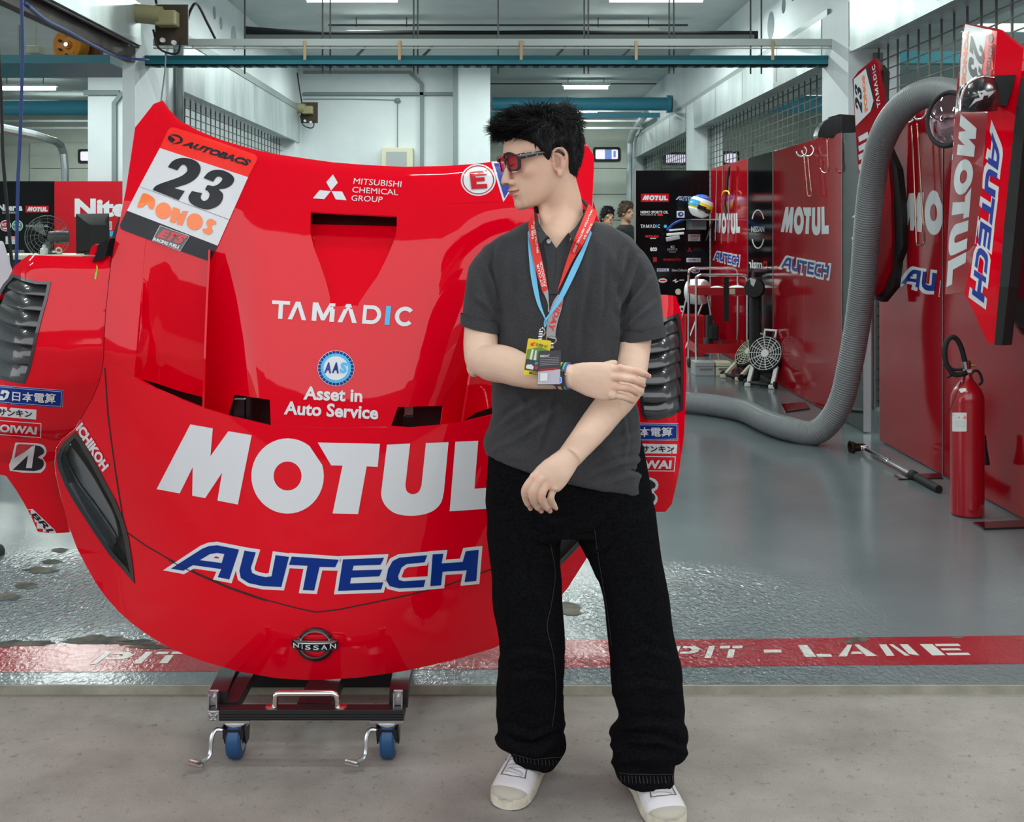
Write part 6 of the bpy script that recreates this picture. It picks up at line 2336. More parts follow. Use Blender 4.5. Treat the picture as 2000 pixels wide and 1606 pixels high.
for s in (-1, 1):
    o, i = rim_shape(s, 1.16), rim_shape(s, .90)
    m = MB()
    m.prism([HP(fd(l) + .12, l, u) for l, u in o], HM @ V(-.0045, 0, 0), [[HP(fd(l) + .12, l, u) for l, u in i]])
    r = m.build('rim', FRM, SG, smooth=40)
    m = MB()
    m.prism([HP(fd(l) - .05, l, u) for l, u in rim_shape(s, .92)], HM @ V(-.0014, 0, 0))
    m.build('lens', REDLENS, r)
    m = MB()
    tp_ = [(fd(5.6) - .1, s * 5.75, 3.15), (9.2, s * 6.5, 3.25), (7.0, s * 7.1, 3.3), (4.0, s * 7.55, 3.25), (1.2, s * 7.75, 3.2), (-.8, s * 7.75, 2.9), (-2.4, s * 7.6, 1.6)]
    m.tube(cr([HP(*q) for q in tp_], 5), [(.0022, lerp(.0072, .0034, min(1, k / 22)) + .0014 * math.exp(-((k - 8) / 5) ** 2)) for k in range(31)], 12, upv=Hu)
    tm = m.build('temple', FRM, SG, smooth=40)
    for f_, u_ in ((9.0, 3.7), (7.6, 3.0), (6.0, 3.7), (5.0, 2.9), (3.0, 3.4)):
        l_ = s * interp([(4, 7.78), (7, 7.34), (9.2, 6.74), (10, 6.1)], f_)
        MB().box(HP(f_, l_, u_), (.004, .0008, .0016), HM @ Matrix.Rotation(.9, 3, 'Y')).build('inlay', STEEL, tm)
MB().tube([HP(10.55, -1.0, 2.9), HP(10.75, 0, 3.05), HP(10.55, 1.0, 2.9)], .0028, 10).build('bridge', FRM, SG, smooth=True)

# ---- wristwatch
WT = thing('wristwatch', P(1100, 734, 2.56), 'black square smartwatch with a striped band on the man\'s right wrist', 'watch')
wc = P(1099, 734.5, 2.5635)
ax = (P(1118, 735, 2.555) - P(1075, 734, 2.575)).normalized()
up = V(0, -1, 0) - ax * ax.dot(V(0, -1, 0)); up.normalize()
sd = ax.cross(up)
colours = [('band_dark', (0.03, 0.03, 0.04)), ('band_pink', (0.75, 0.45, 0.45)), ('band_yellow', (0.75, 0.52, 0.05)), ('band_black', (0.02, 0.02, 0.03)), ('band_green', (0.06, 0.55, 0.25)), ('band_blue', (0.08, 0.10, 0.45))]
for k, (nm, colr) in enumerate(colours):
    o = -.0115 + .0046 * k
    m = MB()
    rr = [[wc + ax * (o + e) + sd * math.cos(t) * q[0] + up * math.sin(t) * q[1] for t in [2 * math.pi * j / 40 for j in range(40)]] for e, q in ((0, (.0292, .0272)), (0, (.0315, .0295)), (.0046, (.0315, .0295)), (.0046, (.0292, .0272)))]
    m.loft(rr + [rr[0]], cap=False)
    m.build('band', mat(nm, colr, rough=.8), WT, smooth=40)
WM = Matrix((ax, sd, up)).transposed()
cs = MB().box(wc + up * .034 + ax * .003, (.0290, .0390, .0095), WM, .004)
case = cs.build('watch_case', FRM, WT, smooth=40)
MB().box(wc + up * .0392 + ax * .003, (.0245, .034, .0006), WM).build('watch_face', BLACKG, case)
o = MB()
o.prism([wc + up * .0397 + ax * (.003 + a * .0075) + sd * (.004 + b * .0075) for a, b in rrect(-1, -1, 1, 1, .4)], up * .0004)
o.build('face_icon', PLWHITE, case)
o = MB()
o.prism([wc + up * .0402 + ax * (.003 + a * .0058) + sd * (.004 + b * .0058) for a, b in rrect(-1, -1, 1, 1, .35)], up * .0004)
o.build('icon_centre', mat('icon_blue', (0.03, 0.12, 0.7), emit=(.03, .12, .8), estr=.5), case)
MB().cyl(wc + up * .034 + ax * .0175 + sd * -.008, wc + up * .034 + ax * .0195 + sd * -.008, .0035, 12).build('watch_crown', STEEL, case, smooth=40)

# ---- lanyards with pass cards
LBV = bvh_of(POLOO, *[o for o in MAN.children if o.name.startswith('collar')], BODY)


def ribbon(l, r, m, nm, par, lift, n=60, text=(), th=.0012):
    """woven strap between two edge lines, laid over shirt and collar."""
    L = cr([V(a, b, 0) for a, b in l], 10); R = cr([V(a, b, 0) for a, b in r], 10)
    k = min(len(L), len(R))
    pts = []
    for i in range(k):
        row = []
        for t in (0, .33, .67, 1):
            q = L[i].lerp(R[i], t)
            d_ = (P(q.x, q.y, 2.5) - CAMO).normalized()
            h_ = LBV.ray_cast(CAMO, d_)
            row.append((h_[3] if h_[0] is not None else None, d_))
        pts.append(row)
    ds = []
    for i in range(k):
        v = [a for a, _ in pts[i] if a is not None]
        ds.append(min(v) if v else None)
    known = [x for x in ds if x is not None]
    for i in range(k):
        if ds[i] is None: ds[i] = ds[i - 1] if i and ds[i - 1] else known[0]
    sm = [min(ds[max(0, i - 2):i + 3]) for i in range(k)]
    sm = [sum(sm[max(0, i - 3):i + 4]) / len(sm[max(0, i - 3):i + 4]) for i in range(k)]
    rows = [[CAMO + d_ * ((min(sm[i], a if a is not None else sm[i]) * .5 + sm[i] * .5) - lift) for a, d_ in pts[i]] for i in range(k)]
    mb = MB()
    mb.use(m)
    fr = [p for row in rows for p in row]
    bk = [p + V(0, th, 0) for p in fr]
    N_ = len(fr)
    fcs = []
    for i in range(k - 1):
        for j in range(3):
            q = (i * 4 + j, i * 4 + j + 1, (i + 1) * 4 + j + 1, (i + 1) * 4 + j)
            fcs += [q, tuple(x + N_ for x in q[::-1])]
        for j in (0, 3):
            fcs.append((i * 4 + j, (i + 1) * 4 + j, (i + 1) * 4 + j + N_, i * 4 + j + N_))
    mb.add(fr + bk, fcs)
    o = mb.build(nm, m, par, smooth=40)
    if text:
        bv = bvh_of(o)
        dd = Decal(bv, 4, .0004)
        for m2, s, q in text:
            dd.text(m2, s, q, .02)
        dd.build('strap_lettering', o)
    return o


zq = lambda pts: [(1000 + a * .1993, 380 + b * .1993) for a, b in pts]
LY1 = thing('lanyard', P(1070, 600, 2.66), 'light blue lanyard with a yellow pass card on the man\'s chest', 'lanyard')
ribbon(zq([(155, 370), (160, 520), (185, 800), (240, 1050), (318, 1215)]), zq([(168, 350), (205, 560), (238, 790), (278, 1050), (334, 1225)]), SKYBLUE, 'strap', LY1, .004)
ribbon(zq([(770, 350), (690, 520), (600, 690), (480, 950), (380, 1140), (322, 1225)]), zq([(782, 380), (715, 560), (640, 740), (505, 1010), (405, 1150), (340, 1230)]), SKYBLUE, 'strap', LY1, .007)
LY2 = thing('lanyard', P(1085, 600, 2.66), 'red and grey lanyard with a grey pass card on the man\'s chest', 'lanyard')
ribbon(zq([(170, 235), (163, 330), (195, 560), (240, 760), (300, 960)]), zq([(218, 180), (232, 330), (285, 600), (330, 800), (352, 930)]), REDRIB, 'strap', LY2, .0055,
       text=[(PLWHITE, 'SUPER GT', zq([(194, 440), (188, 300), (208, 298), (214, 438)])), (PLWHITE, 'MALAYSIA FESTIVAL', zq([(240, 575), (204, 255), (224, 250), (262, 568)])), (PLWHITE, 'GT CLUB', zq([(290, 905), (240, 690), (262, 684), (314, 900)])), (PLWHITE, 'PADDOCK', zq([(316, 900), (270, 660), (292, 652), (340, 896)]))])
ribbon(zq([(752, 90), (690, 250), (610, 440), (540, 640), (440, 955)]), zq([(836, 170), (790, 300), (690, 500), (600, 640), (470, 905)]), REDRIB, 'strap', LY2, .0055,
       text=[(PLWHITE, 'MALAYSIA FESTIVAL 2025', zq([(790, 160), (612, 575), (596, 555), (774, 150)])), (PLWHITE, 'SUPER GT', zq([(790, 290), (708, 446), (690, 440), (772, 285)]))])
ribbon(zq([(302, 955), (330, 1010), (352, 1080), (352, 1150)]), zq([(352, 930), (358, 990), (362, 1080), (368, 1150)]), GREYRIB, 'strap', LY2, .004)
ribbon(zq([(450, 980), (400, 1060), (355, 1200), (338, 1330), (336, 1400)]), zq([(508, 990), (485, 1120), (450, 1240), (428, 1350), (428, 1420)]), GREYRIB, 'strap', LY2, .005,
       text=[(REDRIB, 'FRIDAY', zq([(505, 1030), (405, 1345), (350, 1320), (470, 1000)]))])
for ly, pts in ((LY1, [(330, 1215), (318, 1260), (322, 1300), (335, 1260), (330, 1215)]),):
    h_ = [P(*zq([q])[0], 2.655) for q in pts]
    MB().tube(cr(h_, 4), .0016, 8).build('cord_loop', SKYBLUE, ly, smooth=True)
q = MB()
for y in (1345, 1370, 1395, 1420, 1445):
    q.box(P(*zq([(283 + (1345 - y) * .12, y)])[0], 2.55), (.010, .006, .0035), None, .001)
q.torus(P(*zq([(298, 1345)])[0], 2.57), .006, .0014, (0, 1, 0), 20, 6, (1, 1.4))
q.box(P(*zq([(280, 1395)])[0], 2.552), (.006, .004, .028), None, .001)
q.build('clip', CHROME, LY1, smooth=40)
q = MB()
q.torus(P(*zq([(385, 1425)])[0], 2.575), .0115, .0016, (0, 1, 0), 24, 6, (1, .8))
q.box(P(*zq([(388, 1490)])[0], 2.54), (.010, .005, .018), None, .003)
q.build('clip', CHROME, LY2, smooth=40)


def card(par, quad, dd, base, layers, nm='pass_card'):
    """printed card: quad TL,TR,BR,BL in view, layers of shapes in its own unit square."""
    c = [P(*p, dd) for p in quad]
    m = MB()
    fm = quad_map(c)
    o = [fm(a, b) for a, b in rrect(0, 0, 1, 1, .05)]
    m.prism(o, (0, .0012, 0))
    cd = m.build(nm, base, par)
    for k, (mm, kind, data) in enumerate(layers):
        l = MB().use(mm)
        off = V(0, -.0003 * (k + 1), 0)
        if kind == 'poly':
            v, f = tess(data)
        else:
            v, f = text_mesh(data[0], .02)
            qm = quad_map([(a, b, 0) for a, b in data[1]])
            v = [tuple(qm(a, b).xy) for a, b in v]
        l.add([fm(a, b) + off for a, b in v], f)
        l.build('card_print', mm, cd)
    return cd


CY_ = mat('card_yellow', (0.75, 0.58, 0.02), rough=.35, coat=.4)
CDK = mat('card_dark', (0.05, 0.05, 0.06), rough=.35, coat=.4)
CLG = mat('card_light', (0.50, 0.47, 0.56), rough=.35, coat=.4)
GRN = mat('card_green', (0.16, 0.28, 0.05), rough=.4)
card(LY1, [(1031.5, 661), (1077, 666), (1066, 735), (1021.5, 732)], 2.532, CY_, [
    (GRN, 'poly', [(.03, .42), (.97, .36), (.97, .72), (.55, .80), (.03, .70)]), (PLWHITE, 'poly', [(.18, .42), (.28, .42), (.30, .72), (.22, .72)]), (PLWHITE, 'poly', [(.36, .42), (.48, .42), (.44, .70), (.38, .70)]),
    (CDK, 'poly', [(.03, .14), (.97, .10), (.97, .40), (.03, .44)]), (PLWHITE, 'poly', [(.10, .28), (.30, .30), (.42, .24), (.40, .16), (.08, .18)]), (mat('card_cyan', (.05, .4, .5), rough=.4), 'poly', [(.45, .38), (.70, .40), (.78, .32), (.44, .30)]), (SCARLETV, 'poly', [(.46, .28), (.72, .28), (.78, .20), (.5, .17)]),
    (SCARLETV, 'poly', [(.12, .86), (.28, .92), (.36, .90), (.24, .87), (.30, .82), (.20, .80)]), (CDK, 'text', ('SUPER GT', [(.38, .90), (.88, .86), (.88, .79), (.36, .82)])), (CDK, 'text', ('MEDIA', [(.26, .115), (.82, .10), (.82, .015), (.26, .03)]))])
card(LY2, [(1052, 686), (1096, 684.5), (1094.5, 752), (1048.5, 753)], 2.524, CDK, [
    (CLG, 'poly', [(.02, .03), (.98, .03), (.98, .46), (.02, .40)]), (PLWHITE, 'text', ('FRIDAY', [(.08, .88), (.50, .89), (.50, .825), (.08, .815)])),
    (GREYRIB, 'poly', [(.08, .80), (.92, .81), (.92, .803), (.08, .793)]), (GREYRIB, 'poly', [(.08, .75), (.92, .76), (.92, .748), (.08, .738)]), (GREYRIB, 'poly', [(.08, .70), (.92, .71), (.92, .698), (.08, .688)]), (GREYRIB, 'poly', [(.08, .65), (.92, .66), (.92, .648), (.08, .638)]), (GREYRIB, 'poly', [(.08, .60), (.92, .61), (.92, .598), (.08, .588)]),
    (SCARLETV, 'poly', [(.08, .475), (.88, .49), (.88, .478), (.08, .463)]), (SCARLETV, 'poly', [(.08, .44), (.70, .45), (.70, .438), (.08, .428)]), (PLWHITE, 'poly', rrect(.12, .13, .44, .36, .03))])
# ------------------------------------------------------------------ display boards along the right wall
XB = 2.53
ZB = 2.14
yof = lambda px: F * XB / (px - CX)
REDP = mat('red_board', (0.30, 0.0025, 0.009), rough=0.10, spec=0.28)
BRD = 'sponsor display boards along the right wall'


def side_board(y0, y1, m, label, foot=()):
    t = thing('display_board', (XB + .02, (y0 + y1) / 2, GF), label, 'display board', BRD)
    b = MB().box2((XB, y0 + .006, GF + .01), (XB + .04, y1 - .006, ZB), .003)
    o = b.build('board_panel', m, t)
    MB().box2((XB - .004, y0 + .002, GF + .01), (XB + .045, y0 + .010, ZB + .004)).build('edge_profile', STEEL, t)
    if y1 - y0 > 1.5:
        ym = (y0 + y1) / 2
        MB().box2((XB - .0015, ym - .003, GF + .01), (XB, ym + .003, ZB)).build('panel_joint', REDF, t)
    for yy in foot:
        MB().box2((XB - .30, yy - .06, GF), (XB + .02, yy + .06, GF + .008)).box2((XB - .01, yy - .06, GF), (XB - .002, yy + .06, GF + .05)).build('foot_plate', BLACKG, t)
    return t, o


tA, oA = side_board(yof(1461), 12.95, REDP, 'red board with small sponsor words right beside the black end board')
tB, oB = side_board(yof(1510), yof(1461), BLACKP, 'narrow black board between two red boards with a split ring mark')
tC, oC = side_board(yof(1646), yof(1510), REDP, 'red board left of the grey hose with big white and blue words')
tD, oD = side_board(7.55, yof(1646), BLACKP, 'dark board partly hidden behind the grey hose')
tE, oE = side_board(yof(1843), yof(1717), REDP, 'red board right of the grey hose, its words cut off')
tF, oF = side_board(3.95, yof(1843), REDP, 'plain red board behind the fire extinguisher')


def board_logo(o, t, qm, qa):
    bv = bvh_of(o)
    d = Decal(bv, None, .0015)
    d.mapped(WHITE, MOTUL_U, qm)
    d.build('sponsor_lettering', t, label='white sponsor word')
    d = Decal(bv, None, .0015)
    d.mapped(WHITE, AUT_WU, qa, 0).mapped(NAVYV if o is oA else BLUEV, AUT_BU, [(lerp(qa[0][0], qa[1][0], .025), qa[0][1] + .045 * (qa[3][1] - qa[0][1])), (qa[1][0] - .02 * (qa[1][0] - qa[0][0]), qa[1][1] + .06 * (qa[2][1] - qa[1][1])), (qa[2][0] - .02 * (qa[1][0] - qa[0][0]), qa[2][1] - .06 * (qa[2][1] - qa[1][1])), (qa[3][0] + .04 * (qa[1][0] - qa[0][0]), qa[3][1] - .06 * (qa[3][1] - qa[0][1]))], 1)
    d.build('sponsor_lettering', t, label='blue sponsor word with white outline')


board_logo(oC, tC, [(1526, 405), (1617, 398), (1620, 460), (1525, 459)], [(1520, 497), (1625, 507), (1621, 549), (1520, 534)])
board_logo(oA, tA, [(1395, 417), (1444, 412), (1446, 457), (1395, 458)], [(1392, 489), (1447, 492), (1445, 523), (1392, 514)])
board_logo(oE, tE, [(1760, 381), (1925, 352), (1935, 468), (1760, 457)], [(1749, 518), (1950, 531), (1948, 604), (1749, 570)])
bv = bvh_of(oB)
d = Decal(bv, None, .0015)
for a0, a1, cy in ((200, 340, 437), (20, 160, 458)):
    o_ = ellipse(1480.5, cy, 13, 28, 18, 0, math.radians(a0), math.radians(a1)); i_ = ellipse(1480.5, cy, 10.6, 25.5, 18, 0, math.radians(a1), math.radians(a0))
    d.poly(WHITE, o_ + i_)
d.text(WHITE, 'NISSAN', [(1468, 442), (1493, 442), (1493, 453), (1468, 454)], .015)
d.text(WHITE, 'nism', [(1461, 507), (1489, 509), (1489, 525), (1461, 524)], .03).poly(REDF, rrect(1490, 510, 1499, 526, 1.5), [rrect(1493, 515, 1496, 522, .5)], 1)
d.build('sponsor_lettering', tB, label='split ring mark and white word')
bv = bvh_of(oD)
d = Decal(bv, None, .0015)
d.poly(WHITE, [(1664, 424), (1675, 415), (1690, 415), (1676, 427)]).poly(WHITE, [(1663, 466), (1672, 454), (1684, 462), (1668, 472)])
d.build('sponsor_lettering', tD)

# black board across the end with many small marks
XE0 = P(1241, 0, 12.97).x
tS = thing('display_board', ((XE0 + XB) / 2, 12.98, GF), 'black end board facing the camera covered in small sponsor marks', 'display board', BRD)
oS = MB().box2((XE0, 12.97, GF), (XB - .01, 13.01, 2.12), .003).build('board_panel', BLACKP, tS)
MB().box2((XE0 - .012, 12.96, GF), (XE0 + .004, 13.02, 2.125)).build('edge_profile', STEEL, tS)
d = Decal(bvh_of(oS), None, .002)
ze = lambda pts: [(1180 + a * .1494, 300 + b * .1494) for a, b in pts]
RC = lambda x0, y0, x1, y1: ze([(x0, y0), (x1, y0), (x1, y1), (x0, y1)])
d.poly(REDF, RC(480, 525, 845, 632)).mapped(WHITE, MOTUL_U, RC(498, 545, 832, 615), 1)
d.text(WHITE, 'NISMO SPORTS OIL', RC(475, 748, 838, 785), .03).text(WHITE, 'Formulated by', RC(475, 790, 680, 815), .0).poly(MATS['red_vinyl'] if 'red_vinyl' in MATS else SCARLETV, RC(697, 790, 765, 815))
tamadic(RC(475, 928, 735, 972), d)
d.poly(CYANV, ze(ellipse(800, 952, 23, 23, 18))).poly(WHITE, ze(ellipse(800, 952, 12, 8, 10)), [], 1)
d.mapped(WHITE, AUT_WU, RC(935, 556, 1240, 618), 0).mapped(BLUEV, AUT_BU, RC(945, 560, 1236, 614), 1)
d.poly(WHITE, RC(948, 750, 1050, 838)).poly(NAVYV, ze(ellipse(1000, 794, 38, 32, 16)), [ze(ellipse(1006, 790, 15, 12, 10))], 1)
d.text(SCARLETV, 'MITSUBO', RC(540, 1068, 712, 1098), .03).poly(GREYV, RC(600, 1104, 680, 1116))
d.poly(WHITE, RC(1097, 1055, 1255, 1145)).text(SCARLETV, 'ZERO', RC(1120, 1066, 1245, 1094), .02).poly(GREYV, RC(1130, 1102, 1230, 1110), [], 1).text(NAVYV, '1-3-5', RC(1140, 1118, 1220, 1138), .02)
d.text(WHITE, 'eco', RC(600, 1225, 692, 1278), .05)
d.text(GREYV, 'EDIFICE', RC(826, 1240, 958, 1268), .0).text(WHITE, 'E', RC(868, 1206, 922, 1236), .02).text(GREYV, 'CASIO', RC(850, 1280, 936, 1294), .02)
for q in ([(1116, 1225), (1130, 1245), (1116, 1262), (1102, 1245)], [(1098, 1264), (1114, 1264), (1102, 1284), (1085, 1284)], [(1118, 1264), (1134, 1264), (1148, 1284), (1130, 1284)]):
    d.poly(REDF, ze(q))
d.text(MATS['dark_grey'], 'MITSUBISHI', RC(1165, 1230, 1265, 1246)).text(MATS['dark_grey'], 'CHEMICAL', RC(1165, 1252, 1255, 1268))
d.text(SCARLETV, 'KURIMOTO', RC(778, 1372, 998, 1402), .0)
d.poly(WHITE, RC(1075, 1365, 1260, 1420)).text(NAVYV, '旭精工', RC(1095, 1374, 1250, 1412), .01)
d.poly(REDF, RC(640, 1355, 688, 1415)).poly(WHITE, RC(690, 1503, 845, 1542)).text(NAVYV, 'BYCL', RC(700, 1508, 835, 1538), .03)
d.text(WHITE, 'Sakura Collection', RC(885, 1508, 1088, 1540), .0)
d.poly(WHITE, ze(ellipse(1190, 1527, 62, 38, 24))).poly(NAVYV, ze(ellipse(1190, 1527, 54, 31, 24)), [], 1).text(YELLOWV, 'JB', RC(1150, 1508, 1195, 1546), .03, 0, 1, 2)
z5 = lambda pts: [(1200 + a * .4, 450 + b * .4) for a, b in pts]
d.poly(WHITE, z5(ellipse(236, 245, 21, 11, 18))).poly(REDF, z5([(222, 242), (250, 242), (250, 248), (222, 248)]), [], 1)
d.poly(WHITE, z5([(282, 248), (302, 236), (300, 248), (318, 246), (296, 258), (298, 250)])).poly(WHITE, z5([(318, 241), (340, 241), (340, 245), (318, 245)])).poly(WHITE, z5([(362, 241), (402, 241), (402, 248), (362, 248)]))
d.poly(CREAM, z5(ellipse(311, 300, 14, 15, 16))).poly(WHITE, z5([(318, 368), (342, 368), (342, 400), (318, 400)])).poly(BLACKV, z5([(324, 376), (336, 380), (336, 392), (326, 390)]), [], 1)
d.build('sponsor_lettering', tS, label='rows of small sponsor marks')

# helmet, shelf and neck support on the end board
p0 = P(1370, 405, 12.6)
t = thing('helmet_shelf', P(1375, 432, 12.6), 'small clear wall shelf under the race helmet', 'shelf')
a, b = P(1347, 428, 12.55), P(1400, 428, 12.55)
MB().box2((a.x, 12.45, a.z - .012), (b.x, 12.96, a.z)).build('shelf_plate', STEEL, t)
MB().box2((a.x + .02, 12.5, a.z - .12), (a.x + .18, 12.9, a.z - .012)).build('shelf_box', DARKG, t)
MB().bar((b.x - .05, 12.55, a.z - .01), (b.x - .05, 12.94, a.z - .25), .012).build('shelf_brace', STEEL, t)
t = thing('race_helmet', (p0.x, p0.y, a.z), 'blue, white and yellow race helmet on the wall shelf', 'helmet')
hm = MB()
R_ = Matrix.Rotation(math.radians(20), 3, 'Y')
hm.use(mat('helmet_blue', (0.02, 0.12, 0.5), rough=.15, coat=1))
cH = V(p0.x, p0.y, a.z + .145)
for i, (lo, hi, mm) in enumerate(((0, .33, MATS['helmet_blue']), (.33, .48, PLWHITE), (.48, .70, mat('helmet_yellow', (.75, .55, .02), rough=.15, coat=1)), (.70, 1.0, PLWHITE))):
    hm.use(mm)
    rings = []
    for k in range(7):
        th = math.pi * lerp(.03, .86, lerp(lo, hi, k / 6))
        rr = [cH + R_ @ V(.135 * math.sin(th) * math.cos(j * math.pi / 12) * (1.12 if math.cos(j * math.pi / 12) < 0 else 1), .125 * math.sin(th) * math.sin(j * math.pi / 12), .140 * math.cos(th)) for j in range(24)]
        rings.append(rr)
    hm.loft(rings, cap=(i in (0, 3)))
hs = hm.build('helmet_shell', None, t, smooth=True)
v_ = MB()
rings = []
for k in range(6):
    th = math.pi * lerp(.40, .56, k / 5)
    rings.append([cH + R_ @ V(.158 * math.sin(th) * math.cos(a_), .132 * math.sin(th) * math.sin(a_), .142 * math.cos(th)) for a_ in [math.radians(q) for q in range(110, 251, 10)]])
v_.loft(rings, cap=False, closed=False)
v_.build('visor', mat('visor_blue', (.03, .30, .55), rough=.05, coat=1), t, smooth=True)
MB().box(cH + V(-.02, -.128, -.02), (.10, .012, .05), R_, .005).box(cH + V(.05, -.120, -.06), (.06, .012, .05), R_, .005).build('helmet_stripe', BLACKG, t)
t = thing('neck_support', P(1318, 470, 12.8), 'driver neck support with clear clips hung on the black end board', 'neck support')
q0 = P(1318, 447, 12.85)
MB().tube(cr([q0 + V(-.09, 0, -.02), q0 + V(-.03, -.03, .05), q0 + V(.05, -.03, .09), q0 + V(.10, 0, .10)], 5), .016, 8).build('yoke', NAVYV, t, smooth=True)
MB().box(q0 + V(0.0, -.03, -.06), (.20, .06, .03), Matrix.Rotation(-.1, 3, 'Y'), .008).box(q0 + V(0.02, -.03, -.01), (.18, .05, .02), Matrix.Rotation(-.1, 3, 'Y'), .006).build('padding', PLWHITE, t)
MB().box(q0 + V(-.03, -.04, -.11), (.16, .06, .05), Matrix.Rotation(-.2, 3, 'Y'), .012).build('clip', PLGREY, t)

# ------------------------------------------------------------------ corrugated hose
pts = [G(1290, 803) + V(0, 0, .082), G(1335, 806) + V(0, 0, .082), G(1400, 814) + V(0, 0, .082), G(1455, 826) + V(0, 0, .082), G(1500, 848) + V(0, 0, .082), G(1540, 862) + V(0, 0, .082), P(1588, 846, 7.15), P(1622, 822, 7.1), P(1645, 778, 7.05), P(1660, 715, 7.0), P(1675, 630, 6.95), P(1686, 540, 6.85), P(1693, 450, 6.75), P(1702, 365, 6.65), P(1716, 292, 6.5), P(1742, 235, 6.3), P(1778, 197, 6.1), P(1820, 180, 5.95), P(1858, 184, 5.8), P(1890, 200, 5.65)]
cp = cr(pts, 60)
acc = [0.0]
for u_, v_ in zip(cp, cp[1:]):
    acc.append(acc[-1] + (v_ - u_).length)
n = int(acc[-1] / .0038)
res, k = [], 0
for i in range(n + 1):
    s_ = acc[-1] * i / n
    while k < len(acc) - 2 and acc[k + 1] < s_: k += 1
    res.append(cp[k].lerp(cp[k + 1], (s_ - acc[k]) / max(1e-6, acc[k + 1] - acc[k])))
MB().tube(res, [.0785 + .0024 * (1, .3, -1, .3)[i % 4] for i in range(n + 1)], 20).build('hose', HOSEG, None, smooth=True, label='thick grey corrugated hose rising from the floor and bending over the red boards', cat='hose')

# ------------------------------------------------------------------ fire extinguisher
ex = G(1889, 1006)
t = thing('fire_extinguisher', ex, 'tall red fire extinguisher with black hose standing on the floor before the red boards', 'fire extinguisher')
R0 = .0785
MB().lathe(ex, [(R0 - .012, 0), (R0 - .002, .008), (R0, .02), (R0, .555), (R0 * .97, .585), (R0 * .82, .618), (R0 * .55, .645), (.030, .662), (.024, .675), (.022, .70)], seg=40).build('cylinder', EXTRED, t, smooth=40)
MB().lathe(ex + V(0, 0, .70), [(.023, 0), (.024, .012), (.02, .016)], seg=20).build('neck_ring', PLWHITE, t, smooth=40)
MB().lathe(ex + V(0, 0, .716), [(.016, 0), (.018, .01), (.018, .035), (.012, .042)], seg=16).cyl(ex + V(0, 0, .735), ex + V(.035, -.01, .735), .007, 10).build('valve', BRASS, t, smooth=40)
exP = lambda x, y, dd=0: P(x, y, ex.y + dd)
MB().tube(cr([exP(1912, 752, .0), exP(1918, 745, .0), exP(1914, 730), exP(1906, 724), exP(1895, 728), exP(1880, 722), exP(1862, 722), exP(1852, 714)], 4), .007, 8).tube(cr([exP(1900, 728), exP(1880, 733), exP(1862, 732), exP(1849, 738)], 4), .006, 8).build('handle', BLACKR, t, smooth=True)
MB().tube(cr([exP(1888, 728, -.02), exP(1865, 732, -.02), exP(1850, 715, -.02), exP(1845, 690, -.02), exP(1849, 668, -.02), exP(1858, 659, -.02), exP(1868, 662, -.02), exP(1877, 678, -.02), exP(1883, 700, -.02), exP(1886, 712, -.02)], 6), .0125, 12).build('discharge_hose', BLACKR, t, smooth=True)
MB().cyl(exP(1884, 706, -.02), exP(1887, 720, -.02), .0145, 12).build('hose_ferrule', STEEL, t, smooth=40)
MB().lathe(exP(1921, 850, .11), [(.012, 0), (.016, -.06), (.030, -.145), (.028, -.145), (.01, -.06)], seg=18).build('horn', BLACKM, t, smooth=40)
MB().tube([exP(1878, 742), exP(1866, 775, -.07), exP(1859, 790, -.085), exP(1853, 812, -.085)], .0022, 6).build('seal_string', BLACKR, t)
bvx = bvh_of(t.children[0])
d = Decal(bvx, 6, .0008)
d.poly(PLWHITE, rrect(1860, 806, 1888, 843, 2)).poly(ORANGEV, [(1881, 818), (1888, 818), (1884.5, 811)], [], 1).poly(YELLOWV, [(1860, 812), (1864, 812), (1862, 808)], [], 1).poly(REDF, [(1872, 812), (1875, 817), (1873, 817)], [], 1)
for y_ in (823, 826, 830, 833):
    d.poly(GREYV, [(1867, y_), (1885, y_ + .3), (1885, y_ + 1.1), (1867, y_ + .8)], [], 1)
d.poly(PLWHITE, [(1871, 760), (1886, 758), (1887, 764), (1877, 768)])
d.build('label', t)

# wrench, stray plates
a, b = G(1684, 884) + V(0, 0, .035), G(1834, 964) + V(0, 0, .022)
t = thing('torque_wrench', V((a.x + b.x) / 2, (a.y + b.y) / 2, GF), 'long chrome torque wrench with black socket lying on the floor', 'wrench')
ax_ = (b - a).normalized()
MB().cyl(a + ax_ * .03, a + ax_ * .80, .013, 14).build('shaft', CHROME, t, smooth=40)
MB().cyl(a + ax_ * .80, b, .021, 16).lathe(a + ax_ * .72, [(.013, 0), (.026, .01), (.026, .05), (.016, .06)], ax_, 16).build('grip', BLACKR, t, smooth=40)
MB().cyl(a + ax_ * .82, a + ax_ * .88, .0165, 14).lathe(a + ax_ * .38, [(.013, 0), (.017, .004), (.017, .03), (.013, .034)], ax_, 14).box(a + ax_ * .02, (.05, .05, .03), None, .01).build('ratchet_head', CHROME, t, smooth=40)
sk = V(-1, -.15, 0).normalized()
MB().lathe(a + sk * -.015, [(.020, 0), (.026, .02), (.028, .055), (.034, .075), (.040, .08), (.040, .095), (.030, .097), (.026, .07)], sk, 20).build('socket', mat('socket_brown', (.03, .018, .012), rough=.35, metal=.5), t, smooth=40)
for pl, z, lab in (([(1900, 1024), (1921, 1036), (2060, 1031), (2060, 1017)], .010, 'thin dark steel plate on the floor at the right edge'), ([(1526, 792), (1572, 788), (1582, 800), (1534, 807)], .012, 'small dark plate on the floor beside the hose'), ([(1746, 930), (1755, 938), (1842, 936), (1835, 927)], .008, 'thin steel plate under the torque wrench')):
    MB().prism([G(x, y) for x, y in pl], (0, 0, z)).build('steel_plate', BLACKG, None, label=lab, cat='plate')

